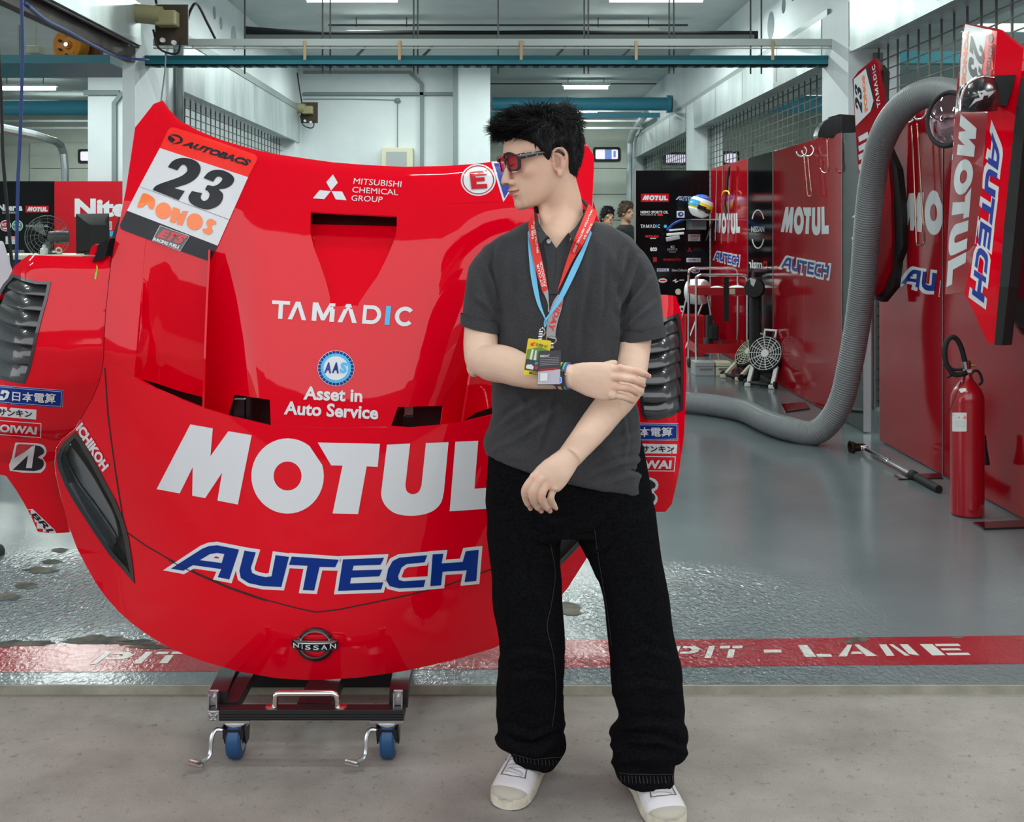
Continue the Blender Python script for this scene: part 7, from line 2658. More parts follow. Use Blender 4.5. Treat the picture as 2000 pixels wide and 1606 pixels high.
# ------------------------------------------------------------------ upright body panels hung on the right
def spare(name, loc, label):
    return thing(name, loc, label, 'body panel')


crease = [(47, 1950), (58, 1947), (150, 1938), (223, 1928), (458, 1909), (572, 1883), (674, 1930)]


def dR(x, y):
    c = interp(crease, min(y, 560))
    return 4.95 + (.0075 * (c - x) if x < c else -.0024 * (x - c))


t = spare('door_panel', P(1900, 570, 5.0), 'tall red race-car side panel hung upright at the right, number at its top')
m = MB()
N = sheet(m, REDP, [(1882, 46), (1916, 50), (1949, 56), (1938, 150), (1928, 223), (1919, 340), (1909, 458), (1896, 520), (1883, 572), (1846, 575), (1850, 480), (1858, 330), (1868, 180), (1874, 120)], [], dR, 20, .03)
o1 = m.build('side_skin', None, t, smooth=40, fixn=False)
m = MB()
N = sheet(m, RED, [(1949, 56), (1975, 77), (1999, 97), (1994, 150), (1985, 210), (1972, 330), (1960, 450), (1952, 560), (1942, 674), (1928, 668), (1905, 615), (1883, 572), (1896, 520), (1909, 458), (1919, 340), (1928, 223), (1938, 150)], [], dR, 20, .03)
o2 = m.build('front_skin', None, t, smooth=40, fixn=False)
m = MB()
sheet(m, BLACKM, [(1996, 150), (2012, 152), (1996, 300), (1982, 450), (1970, 560), (1957, 675), (1942, 674), (1952, 560), (1960, 450), (1972, 330), (1985, 210)], [], lambda x, y: dR(x, y) - .02, 30, .06)
m.build('edge_trim', BLACKM, t)
bv = bvh_of(o1, o2)
z4_ = lambda pts: [(1580 + a * .2615, 40 + b * .2615) for a, b in pts]
d = Decal(bv, 14, .0012)
d.poly(WHITE, z4_([(1170, 28), (1330, 66), (1285, 440), (1125, 510), (1135, 300), (1150, 120)])).poly(BLACKV, z4_([(1150, 25), (1170, 28), (1150, 120), (1135, 300), (1125, 480), (1100, 500), (1115, 300), (1130, 120)])).poly(SCARLETV, z4_([(1330, 66), (1408, 80), (1385, 415), (1310, 430), (1290, 425)]))
# the figures turned a quarter, reading downwards
dsk = lambda pts: [(x, y - (x - 512) * .30) for x, y in pts]
(NUM_U,) = normalise([[(dsk(TWO), []), (dsk(THREE), [])]])
d.mapped(BLACKV, NUM_U, z4_([(1316, 112), (1306, 478), (1186, 478), (1204, 112)]), 1)
d.text(ORANGEV, 'PONOS', z4_([(1196, 80), (1172, 480), (1140, 480), (1170, 80)]), .06, 0, 1, 1)
d.text(BLACKV, 'AUTOBACS', z4_([(1372, 180), (1350, 480), (1318, 480), (1342, 180)]), .04, .2, 1, 1).poly(BLACKV, z4_(ellipse(1360, 132, 17, 36, 18)), [], 1)
d.build('number_board', t, label='white number board turned on its side')
d = Decal(bv, 14, .0012)
d.mapped(GREYV, MOTUL_U, z4_([(1262, 690), (1180, 1890), (1020, 2010), (1118, 700)]))
d.build('sponsor_lettering', t, label='white sponsor word running downwards')
d = Decal(bv, 14, .0012)
qa = z4_([(1470, 760), (1352, 2180), (1190, 2080), (1330, 735)])
d.mapped(WHITE, AUT_WU, qa, 0)
ctr = (sum(p[0] for p in qa) / 4, sum(p[1] for p in qa) / 4)
qb = z4_([(1452, 800), (1342, 2150), (1205, 2062), (1338, 800)])
d.mapped(NAVYV, AUT_BU, qb, 1)
d.build('sponsor_lettering', t, label='blue sponsor word running downwards')
d = Decal(bv, 14, .0012)
tamadic(z4_([(1110, 580), (1062, 1225), (1030, 1225), (1075, 580)]), d, GREYV)
d.build('sponsor_lettering', t)
# door mirror with the white running mark
t = thing('door_mirror', P(1915, 220, 4.8), 'black carbon door mirror with chrome rim and a white mark', 'mirror')
m = MB()
sheet(m, CARBON, [(1875, 219), (1878, 196), (1886, 172), (1900, 158), (1918, 151), (1940, 154), (1949, 166), (1950, 200), (1948, 217), (1910, 219)], [], lambda x, y: 4.72 + .00006 * (x - 1912) ** 2 + .00005 * (y - 188) ** 2, 10, .10)
mo = m.build('mirror_shell', CARBON, t, smooth=40, fixn=False)
m = MB()
m.tube(cr([P(1874, 221, 4.73), P(1877, 196, 4.73), P(1885, 171, 4.72), P(1899, 157, 4.71), P(1918, 150, 4.70), P(1941, 153, 4.71)], 5), .008, 8)
m.build('chrome_rim', CHROME, t, smooth=True)
m = MB()
sheet(m, CHROME, [(1872, 186), (1878, 168), (1889, 172), (1882, 196), (1877, 218), (1872, 205)], [], lambda x, y: 4.80, 20, .02)
m.build('mirror_glass', CHROME, t)
m = MB()
sheet(m, BLACKM, [(1890, 162), (1918, 148), (1984, 146), (1978, 172), (1966, 206), (1948, 206), (1950, 170), (1938, 156), (1912, 153)], [], lambda x, y: 4.84, 20, .05)
m.build('mirror_arm', BLACKM, t)
d = Decal(bvh_of(mo), 10, .001)
d.poly(WHITE, z4_([(1192, 655), (1240, 585), (1275, 578), (1262, 540), (1255, 536), (1310, 520), (1330, 535), (1400, 520), (1335, 580), (1340, 560), (1305, 562), (1296, 590), (1250, 605)]), [z4_([(1275, 542), (1300, 540), (1290, 556)])])
d.build('mirror_mark', t)
# dark net frame at the picture's right edge
t = thing('framed_panel', P(1985, 650, 4.7), 'dark framed panel at the right edge behind the tall red side panel', 'body panel')
m = MB()
sheet(m, mat('dark_red', (.12, .004, .010), rough=.25, coat=.5), [(1985, 240), (2060, 240), (2060, 700), (2000, 655), (1962, 600), (1966, 450)], [], lambda x, y: 5.02, 40, .03)
m.build('panel_skin', None, t)
m = MB()
sheet(m, BLACKM, [(1962, 560), (1975, 570), (2060, 640), (2060, 665), (2000, 640), (1958, 600)], [], lambda x, y: 4.97, 40, .05)
sheet(m, BLACKM, [(2000, 130), (2060, 130), (2060, 250), (1990, 250)], [], lambda x, y: 4.97, 40, .05)
m.build('panel_frame', BLACKM, t)
m = MB()
m.prism([P(x, y, 4.99) for x, y in rrect(1974, 395, 1990, 492, 7)], (0, .02, 0))
m.build('panel_vent', PLGREY, t)

# far spare panel behind the hose
dF = lambda x, y: 7.0 - .004 * (x - 1690)
t = spare('door_panel', P(1700, 575, 7.2), 'narrow red race-car panel standing behind the grey hose')
m = MB()
N = sheet(m, REDP, [(1665, 155), (1677, 139), (1708, 114), (1716, 126), (1724, 205), (1733, 290), (1740, 380), (1742, 470), (1738, 530), (1722, 570), (1710, 580), (1698, 540), (1690, 480), (1682, 400), (1674, 300), (1668, 210)], [], dF, 20, .03)
o1 = m.build('side_skin', None, t, smooth=40, fixn=False)
m = MB()
sheet(m, BLACKM, [(1716, 126), (1726, 140), (1724, 190), (1730, 280), (1752, 330), (1762, 420), (1764, 480), (1752, 510), (1746, 560), (1722, 590), (1708, 584), (1722, 570), (1738, 530), (1742, 470), (1740, 380), (1733, 290)], [], lambda x, y: dF(x, y) + .03, 30, .05)
m.build('edge_trim', BLACKM, t)
d = Decal(bvh_of(o1), None, .0015)
d.poly(WHITE, z4_([(335, 440), (425, 360), (490, 600), (460, 680), (350, 790), (340, 600)])).poly(BLACKV, z4_([(425, 360), (450, 340), (495, 640), (465, 670)]))
d.mapped(BLACKV, NUM_U, z4_([(352, 722), (340, 480), (390, 455), (404, 690)]), 1)
d.text(ORANGEV, 'PONOS', z4_([(418, 690), (396, 420), (416, 402), (442, 668)]), .05, 0, 1, 1)
tamadic(z4_([(512, 655), (470, 335), (492, 318), (536, 640)]), d)
for y_ in (830, 900, 965, 1040):
    d.poly(WHITE, z4_([(370, y_ + 40), (440, y_), (445, y_ + 45), (375, y_ + 80)]))
d.build('number_board', t)
t = thing('door_mirror', P(1630, 270, 7.2), 'black door mirror sticking out left of the narrow red panel', 'mirror')
m = MB()
sheet(m, BLACKG, [(1597, 264), (1601, 250), (1610, 238), (1625, 229), (1645, 226), (1646, 258), (1634, 262), (1628, 270), (1598, 269)], [], lambda x, y: 7.12, 20, .10)
m.build('mirror_shell', BLACKG, t, smooth=40)
m = MB()
sheet(m, BLACKM, [(1622, 228), (1640, 223), (1670, 225), (1672, 258), (1640, 258), (1636, 240)], [], lambda x, y: 7.16, 20, .06)
m.build('mirror_arm', BLACKM, t)

# round dome mirror
cM = P(1851, 233, 5.55)
nM = V(-.93, -.36, 0.05).normalized()
t = thing('dome_mirror', cM - V(0, 0, .15), 'round convex mirror with black rubber rim above the red board', 'mirror')
q_ = V(0, 0, 1).rotation_difference(nM)
MB().torus(cM, .135, .013, nM, 44, 10).build('rim', BLACKR, t, smooth=True)
pr = [(.134 * math.sin(a_) / math.sin(1.0), (math.cos(a_) - math.cos(1.0)) * .134 / math.sin(1.0) * .55) for a_ in [1.0 * (1 - k / 10) for k in range(11)]]
MB().lathe(cM, pr, nM, 36).build('dome', mat('dome_glass', (.55, .30, .34), rough=.03, metal=1.0), t, smooth=True)
MB().cyl(cM - nM * .01, V(XB, cM.y + .1, cM.z), .012, 10).build('mount', CHROME, t, smooth=40)

# chrome hangers on the boards
def hook(rods, arcs, label):
    t = thing('hanging_hook', rods[0][-1], label, 'hook', 'chrome hooks on the red boards')
    for r_ in rods:
        MB().tube(cr(r_, 3), .006, 8).build('rod', COPPER, t, smooth=True)
    for c, rr in arcs:
        MB().torus(c, rr, .008, V(-.5, -1, 0), 26, 8, (1, 1), (math.radians(150), math.radians(395))).build('hook_arm', CHROME, t, smooth=True)


X1 = XB - .06
bp_ = lambda px, py, o=0.06: V(XB - o, F * (XB - o) / (px - CX), H + (CY - py) / F * (F * (XB - o) / (px - CX)))
hook([[bp_(1781, 245), bp_(1786, 350), bp_(1790, 470), bp_(1793, 478), bp_(1800, 479), bp_(1805, 474)], [bp_(1792, 240), bp_(1798, 350), bp_(1806, 472)]], [(bp_(1794, 218), .045), (bp_(1774, 226), .04)], 'long copper-coloured hook hanging on the board right of the hose')
hook([[bp_(1571, 305), bp_(1575, 350), bp_(1578, 380), bp_(1583, 383), bp_(1586, 380)], [bp_(1578, 304), bp_(1582, 345), bp_(1586, 380)]], [(bp_(1578, 294), .045), (bp_(1566, 296), .04)], 'copper-coloured hook hanging on the board left of the hose')
hook([[bp_(1616, 272), bp_(1617, 310), bp_(1618, 330), bp_(1613, 338), bp_(1606, 335), bp_(1603, 328)]], [], 'thin wire hook near the top right of the board left of the hose')
for px, y0, y1, lab in ((1400, 325, 470, 'left rod hanging down the far red board'), (1412, 322, 476, 'middle rod hanging down the far red board'), (1425, 322, 474, 'right rod hanging down the far red board')):
    a, b = bp_(px, y0, .04), bp_(px - 3, y1, .04)
    MB().tube([a, b], .006, 8).build('hanging_rod', COPPER if 'mid' in lab else STEEL, None, label=lab, cat='rod')
MB().tube(cr([bp_(1424, 325, .05), bp_(1420, 370, .05), bp_(1416, 400, .05), bp_(1418, 424, .05)], 5), [.012 + .006 * math.sin(k * .7) for k in range(16)], 8).build('strap', BLACKM, None, smooth=True, label='black strap with yellow clip hanging on the far red board', cat='strap')
MB().tube(cr([bp_(1410, 382, .06), bp_(1414, 374, .06), bp_(1422, 374, .06), bp_(1425, 380, .06)], 4), .008, 8).build('clip', YELLOWV, None, smooth=True, label='yellow clip on the strap at the far red board', cat='clip')

# ------------------------------------------------------------------ tool cart, drum, floor fans
yc = 10.75
cx0, cx1 = P(1360, 0, yc).x, P(1462, 0, yc).x
zc = lambda py: H + (CY - py) / F * yc
t = thing('tool_cart', ((cx0 + cx1) / 2, yc + .2, GF), 'red two-tray cart on chrome tubes before the black end board', 'cart')
for x, xo, nm in ((cx0, cx0 + .12, 'left'), (cx1 - .01, cx1 - .01, 'right')):
    for yy in (yc, yc + .42):
        MB().cyl((x if yy == yc else x - .0, yy, GF + .07), (x, yy, zc(540)), .014, 12).build('leg', CHROME, t, smooth=40)
        MB().lathe((x - .015, yy, GF + .05), [(.012, 0), (.045, .004), (.05, .015), (.045, .026), (.012, .03)], (1, 0, 0), 18).build('wheel', BLACKR, t, smooth=40)
for yy, dz in ((yc, 0), (yc + .42, .05)):
    MB().tube(cr([(cx0, yy, zc(548) + dz), (cx0 + .01, yy, zc(540) + dz), (cx0 + .05, yy, zc(537) + dz)], 3) + cr([(cx1 - .06, yy, zc(537) + dz), (cx1 - .02, yy, zc(541) + dz), (cx1 - .01, yy, zc(550) + dz)], 3), .014, 10).build('push_bar', CHROME, t, smooth=True)
for za, zb in ((577, 562), (690, 672)):
    b = MB()
    b.box2((cx0 - .005, yc, zc(za)), (cx1 + .005, yc + .42, zc(za) + .012))
    for yy in (yc - .004, yc + .42):
        b.box2((cx0 - .005, yy, zc(za)), (cx1 + .005, yy + .006, zc(zb)))
    for x in (cx0 - .008, cx1 + .004):
        b.box2((x, yc, zc(za)), (x + .006, yc + .42, zc(zb)))
    b.build('tray', TROLRED, t)
b = MB()
for sx in (.15, .85):
    b.cyl((lerp(cx0, cx1, sx), yc - .012, zc(569)), (lerp(cx0, cx1, sx), yc - .004, zc(569)), .012, 10)
MB().box2((lerp(cx0, cx1, .52), yc - .01, zc(628)), (lerp(cx0, cx1, .62), yc - .004, zc(541))).build('strap', BLACKM, t)
MB().box2((lerp(cx0, cx1, .63), yc - .008, zc(575)), (lerp(cx0, cx1, .74), yc - .004, zc(564))).build('tray_label', CREAM, t)
random.seed(8)
m = MB()
for px, r in ((1394, .05), (1402, .06), (1430, .055), (1440, .07), (1448, .05)):
    m.ell(V(P(px, 0, yc + .15).x, yc + .15 + random.uniform(-.05, .05), zc(577) + .035), (r * 1.5, r * 1.3, r * .8), None, 14, 8)
vs_, _, fs_ = remesh(m, .012, 3)
m = MB(); m.add(vs_, fs_); m.build('cleaning_cloth', PLWHITE, None, smooth=True, label='crumpled white cloth on the top tray of the red cart', cat='cloth')
m = MB().box2((P(1381, 0, yc + .1).x, yc + .08, zc(690) + .012), (P(1392, 0, yc + .1).x, yc + .2, zc(690) + .36), .01).box2((P(1384, 0, yc + .1).x, yc + .05, zc(690) + .12), (P(1402, 0, yc + .1).x, yc + .16, zc(690) + .27), .02)
m.build('power_tool', BLACKM, None, label='black upright power tool on the lower tray of the cart', cat='tool')
MB().bar(P(1395, 655, yc + .1), P(1408, 672, yc + .1), .03).cyl(P(1380, 660, yc + .06), P(1380, 674, yc + .06), .03, 12).box2((P(1404, 0, yc + .1).x, yc + .08, zc(690) + .012), (P(1450, 0, yc + .1).x, yc + .25, zc(690) + .05), .01).build('air_tool', DARKG, None, label='dark air tool lying on the lower tray of the cart', cat='tool')
for px0, px1, py, m_, lab in ((1350, 1383, 722, PLGREY, 'grey toolbox on the floor left of the cart'), (1386, 1412, 718, CREAM, 'cream carton on the floor under the cart')):
    a, b = P(px0, py, yc - .03), P(px1, py, yc + .15)
    t2 = thing('toolbox' if 'tool' in lab else 'carton', (a.x, yc, GF), lab, 'box')
    MB().box2((a.x, yc - .25, GF), (b.x, yc - .02, GF + .13), .006).build('box_body', m_, t2)
    MB().box2((a.x + .04, yc - .262, GF + .06), (b.x - .04, yc - .25, GF + .08), .003).box2((a.x, yc - .255, GF + .09), (b.x, yc - .25, GF + .096)).build('box_latch', STEEL, t2)
# drum on its stand
yd = 11.6
cD = P(1362, 570, yd)
t = thing('cable_drum', (cD.x, yd, GF), 'white drum with black hub on a stand left of the cart', 'drum')
ra = V(.75, -.6, 0).normalized()
MB().lathe(cD - ra * .10, [(.10, 0), (.125, .01), (.135, .06), (.135, .16), (.125, .19), (.10, .20)], ra, 32).build('drum_body', PLWHITE, t, smooth=40)
MB().lathe(cD + ra * .10, [(.05, 0), (.05, .012), (.03, .03), (0, .03)], ra, 20, cap=False).build('hub', BLACKR, t, smooth=40)
MB().tube([cD + ra * .11, V(cD.x - .20, yd - .1, GF)], .011, 8).build('stand_leg', STEEL, t)
MB().tube([cD - ra * .11, V(cD.x - .25, yd + .1, GF)], .011, 8).build('stand_leg', STEEL, t)
MB().tube([cD + ra * .11, V(cD.x + .22, yd - .1, GF)], .011, 8).build('stand_leg', STEEL, t)
t = thing('red_crate', P(1353, 690, 12.2), 'red plastic crate on the floor behind the fender', 'crate')
a = P(1335, 0, 12.2).x; b = P(1374, 0, 12.2).x
MB().box2((a, 12.1, GF), (b, 12.4, GF + .45), .01).build('crate_body', TROLRED, t)
k = MB()
for i in range(8):
    k.box2((lerp(a, b, .05 + i * .12), 12.09, GF + .05), (lerp(a, b, .05 + i * .12) + .012, 12.1, GF + .40))
k.build('crate_rib', EXTRED, t)


def floor_fan(base, face, tilt, tone, label):
    """round work fan leaning back on two legs; face = direction it blows on the ground."""
    t = thing('floor_fan', base, label, 'fan', 'round work fans on the floor by the red boards')
    f = Vector(face).normalized(); s = V(-f.y, f.x, 0)
    n = (f * math.cos(tilt) + V(0, 0, math.sin(tilt)))
    u = s.cross(n) if s.cross(n).z > 0 else n.cross(s)
    c = base + u * .30 - f * .02
    R = .155
    MB().lathe(c - n * .045, [(R * .55, -.03), (R * .9, -.01), (R + .008, .02), (R + .008, .075), (R - .004, .085), (R - .004, .07), (.0, .03)], n, 36, cap=False).build('housing', BLACKM, t, smooth=40)
    g = MB()
    for k in range(6):
        g.torus(c + n * .042, R * (.22 + .15 * k), .0028, n, 36, 6)
    q = V(0, 0, 1).rotation_difference(n)
    for k in range(14):
        a_ = 2 * math.pi * k / 14
        g.tube([c + n * .042 + q @ V(.03 * math.cos(a_), .03 * math.sin(a_), 0), c + n * .042 + q @ V(R * math.cos(a_ + .25), R * math.sin(a_ + .25), 0)], .0032, 6)
    g.lathe(c + n * .036, [(.038, 0), (.036, .012), (0, .014)], n, 20)
    g.build('grille', tone, t, smooth=40)
    bl = MB()
    for k in range(5):
        a_ = 2 * math.pi * k / 5
        bl.add([c + q @ V(.03 * math.cos(a_), .03 * math.sin(a_), .0), c + q @ V(.13 * math.cos(a_ - .3), .13 * math.sin(a_ - .3), -.01), c + q @ V(.135 * math.cos(a_ + .35), .135 * math.sin(a_ + .35), .02), c + q @ V(.03 * math.cos(a_ + .6), .03 * math.sin(a_ + .6), .01)], [(0, 1, 2, 3)])
    bl.build('fan_blade', PLGREY, t)
    for k in (-1, 1):
        top = c + s * (k * R * .72) - u * R * .62
        bot = base + s * (k * .115) + V(0, 0, .03)
        MB().bar(top, bot, .034, .024, n).box(bot + V(0, 0, -.012) + f * .02, (.05, .05, .035), None, .01).build('leg', tone, t)
        MB().lathe(bot - s * k * .0 + s * .012 * k, [(.012, 0), (.034, .002), (.036, .012), (.034, .022), (0, .024)], s * k, 18).build('foot_wheel', BLACKR, t, smooth=40)
    MB().tube([base + s * -.115 + V(0, 0, .03), base + s * .115 + V(0, 0, .03)], .016, 10).tube([base + V(0, 0, .02), base - f * .18 + V(0, 0, .018)], .014, 8).build('foot_bar', BLACKM, t, smooth=True)
    hh = [c + s * (-.05) + u * R * .98, c + s * (-.055) + u * (R + .075), c + s * .055 + u * (R + .075), c + s * .05 + u * R * .98]
    MB().tube([hh[0], hh[1]] + [hh[2], hh[3]], .013, 8).build('handle', tone, t, smooth=True)
    return t


floor_fan(G(1485, 757), (-.62, -.78, 0), math.radians(22), PLWHITE, 'white work fan with round grille standing nearer the red board')
floor_fan(G(1430, 741), (-.92, -.40, 0), math.radians(40), CREAM, 'cream work fan tilted far back beside the cart')
# dark round tyre-like disc standing behind the cart
t = thing('round_case', P(1467, 600, 10.2), 'dark round case with a white mark leaning behind the cart', 'case')
MB().lathe(P(1475, 562, 10.15), [(.02, 0), (.085, .008), (.098, .03), (.085, .055), (.02, .06)], V(-.5, -1, 0), 30).build('case_body', BLACKM, t, smooth=40)
MB().prism([P(x, y, 9.99) for x, y in ((1465, 543), (1477, 546), (1472, 560), (1467, 556))], (0, .01, 0)).build('case_mark', PLWHITE, t)
MB().box2((P(1466, 0, 10.2).x, 10.17, GF), (P(1484, 0, 10.2).x, 10.28, .82), .02).build('case_stand', BLACKM, t)

# ------------------------------------------------------------------ left bay: boards, bench, fan, screen, reel
yl = 15.9
tL = thing('display_board', P(50, 700, yl), 'black sponsor board in the left bay with white marks', 'display board', 'sponsor boards of the left bay')
xm = P(105, 0, yl).x
oL = MB().box2((P(-120, 0, yl).x, yl, GF), (xm, yl + .04, P(0, 354, yl).z)).build('board_panel', BLACKP, tL)
tM = thing('display_board', P(200, 700, yl), 'red sponsor board in the left bay beside the bonnet', 'display board', 'sponsor boards of the left bay')
oM = MB().box2((xm + .01, yl, GF), (P(320, 0, yl).x, yl + .04, P(0, 354, yl).z)).build('board_panel', REDF, tM)
d = Decal(bvh_of(oL), None, .002)
d.text(WHITE, 'Niterra', [(-3, 399), (44, 399), (44, 412), (-3, 412)], .045).text(GREYV, '日本特殊陶業', [(5, 413), (37, 413), (37, 418), (5, 418)])
d.poly(REDF, [(50, 402), (95, 402), (95, 415), (50, 415)]).mapped(WHITE, MOTUL_U, [(53, 404), (93, 404), (93, 413.5), (53, 413.5)], 1)
for cx_, m_ in ((11, REDF), (34, DGREENV)):
    d.poly(WHITE, ellipse(cx_, 441, 11, 11, 22)).poly(m_, ellipse(cx_, 441, 9.5, 9.5, 22), [], 1).text(WHITE, 'NGK' if m_ is DGREENV else 'NTK', [(cx_ - 7, 436), (cx_ + 7, 436), (cx_ + 7, 442), (cx_ - 7, 442)], .03, 0, 1, 2).poly(WHITE, [(cx_ - 6, 445), (cx_ + 6, 445), (cx_ + 4, 448), (cx_ - 4, 448)], [], 2)
d.text(GREYV, 'NISMO SPORTS OIL', [(51, 439), (95, 439), (95, 444), (51, 444)]).poly(WHITE, [(11, 462), (36, 462), (36, 477), (11, 477)]).text(SCARLETV, 'ZERO', [(20, 463), (35, 463), (35, 468), (20, 468)], 0, 0, 1, 1).poly(GREYV, [(14, 470), (34, 470), (34, 475), (14, 475)], [], 1)
d.text(GREYV, '産業株式会社', [(18, 488), (48, 488), (48, 494), (18, 494)])
d.build('sponsor_lettering', tL)
d = Decal(bvh_of(oM), None, .002)
d.text(WHITE, 'Niterra', [(146, 388), (318, 388), (318, 424), (146, 424)], .05)
d.text(WHITE, 'MIZUNO', [(213, 432), (219, 432), (219, 450), (213, 450)], .02).poly(CYANV, [(215, 452), (221, 452), (220, 462), (214, 462)])
d.build('sponsor_lettering', tM)
yw = 9.9
zt_ = P(0, 497, yw).z
t = thing('workbench', (P(110, 0, yw).x, yw, GF), 'pale workbench in the left bay behind the red fender', 'workbench')
a, b = P(-40, 0, yw).x, P(250, 0, yw).x
MB().box2((a, yw - .3, zt_ - .04), (b, yw + .5, zt_), .006).build('bench_top', CREAM, t)
for x in (a + .05, b - .05):
    for yy in (yw - .25, yw + .45):
        MB().box2((x - .025, yy - .025, GF), (x + .025, yy + .025, zt_ - .04)).build('leg', STEEL, t)
MB().box2((a + .1, yw - .25, .35), (b - .1, yw + .4, .38)).build('shelf', PLGREY, t)
# fan on the bench
cF = P(94, 463, yw + .1)
t = thing('desk_fan', (cF.x, yw + .1, zt_), 'round wire-guard fan on the bench in the left bay', 'fan')
g = MB()
WIRE = mat('fan_wire', (.16, .18, .17), rough=.4, metal=.4)
for k, r in enumerate((.06, .10, .14, .175, .198, .203)):
    g.torus(cF + V(0, -.02 - .05 * (1 - (r / .203) ** 2), 0), r * .96, .0022, (0.15, -1, 0), 40, 5)
for k in range(16):
    a_ = 2 * math.pi * k / 16
    g.tube([cF + V(r * math.cos(a_ + r * 2), -.02 - .05 * (1 - (r / .2) ** 2), r * math.sin(a_ + r * 2)) for r in (.02, .06, .10, .14, .18, .196)], .0013, 5)
g.build('guard', WIRE, t)
bl = MB()
for k in range(3):
    a_ = 2 * math.pi * k / 3 + .3
    bl.loft([[cF + V(r * math.cos(a_ + o), w_, r * math.sin(a_ + o)) for r, o, w_ in ((.03, -.2, 0), (.17, -.35, .0), (.18, .25, .02), (.03, .5, .02))], [cF + V(r * math.cos(a_ + o), w_ + .003, r * math.sin(a_ + o)) for r, o, w_ in ((.03, -.2, 0), (.17, -.35, .0), (.18, .25, .02), (.03, .5, .02))]])
bl.build('fan_blade', mat('smoke_blade', (.3, .34, .33), rough=.1, alpha=.35), t)
MB().lathe(cF + V(.09, .0, -.0), [(.0, -.09), (.05, -.08), (.058, 0), (.05, .09), (0, .10)], (1, .3, 0), 20, cap=False).cyl(V(cF.x, cF.y + .05, zt_), cF + V(0, .05, 0), .02, 12).lathe(V(cF.x, cF.y + .05, zt_), [(.10, 0), (.10, .015), (.03, .03)], seg=24).build('motor_stand', DARKG, t, smooth=40)
# screen seen from behind
t = thing('monitor', (P(180, 0, yw).x, yw, zt_), 'black computer monitor seen from behind on the left bench', 'monitor')
mb = MB()
mb.loft([[P(x, y, yw + .10) for x, y in ((149, 421), (212, 420), (214, 492), (150, 494))], [P(x, y, yw + .03) for x, y in ((148, 418), (213, 417), (215, 494), (149, 496))], [P(x, y, yw - .05) for x, y in ((165, 432), (205, 432), (206, 490), (166, 490))], [P(x, y, yw - .08) for x, y in ((177, 440), (208, 440), (208, 497), (177, 497))]])
mb.build('screen_case', BLACKM, t, smooth=20)
MB().box2((P(172, 0, yw).x, yw - .1, zt_), (P(210, 0, yw).x, yw + .15, zt_ + .02), .005).build('monitor_foot', BLACKM, t)
MB().lathe((P(86, 0, yw - .2).x, yw - .2, zt_), [(.030, 0), (.032, .005), (.032, .055), (.014, .065), (.014, .09), (0, .09)], seg=18, cap=False).build('bottle', PLWHITE, None, smooth=40, label='small white plastic bottle on the left bench', cat='bottle')
MB().torus(P(115, 494, yw - .15) + V(0, 0, .02), .024, .008, (0, 1, 0), 24, 8).build('tape_roll', CREAM, None, smooth=True, label='cream tape ring standing on the left bench', cat='tape')
# orange cable reel on the teal channel
cR = P(139, 88, 9.3)
t = thing('cable_reel', cR - V(0, 0, .14), 'orange cable reel fixed above the teal channel in the left bay', 'reel')
MB().lathe(cR + V(0, .10, 0), [(.03, 0), (.135, .0), (.14, .012), (.12, .02), (.115, .09), (.12, .10), (.14, .11), (.135, .125), (.115, .118), (.09, .10), (.04, .10), (.03, .12), (0, .12)], (-.25, -1, 0), 36, cap=False).build('drum', ORANGE, t, smooth=40)
k = MB()
for i in range(7):
    a_ = 2 * math.pi * i / 7
    k.cyl(cR + V(.085 * math.cos(a_) - .02, -.01, .085 * math.sin(a_)), cR + V(.085 * math.cos(a_) - .02, .012, .085 * math.sin(a_)), .012, 8)
k.build('drum_hole', BLACKM, t)
MB().box2(cR + V(.07, .10, -.14), cR + V(.20, .22, .09), .02).build('reel_bracket', mat('reel_brown', (.16, .06, .01), rough=.5), t)
MB().cyl(cR + V(-.03, -.04, 0), cR + V(-.03, .0, 0), .018, 10).build('axle', STEEL, t, smooth=40)
MB().box2(tuple(P(50, 104, 9.6)), tuple(P(90, 94, 9.75)), .01).cyl(P(70, 96, 9.67), P(70, 96, 9.67) + V(0, 0, 1.0), .008, 8).build('junction_box', CREAM, None, label='cream junction box hanging above the teal channel in the left bay', cat='box')
MB().box2(tuple(P(34, 110, 9.4)), tuple(P(42, 50, 9.45))).build('hanger_post', GALVD, None, label='grey hanger post above the teal channel in the left bay', cat='post')

# ------------------------------------------------------------------ people at the back and at the left edge
HAIRB = mat('brown_hair', (.055, .03, .015), rough=.6)


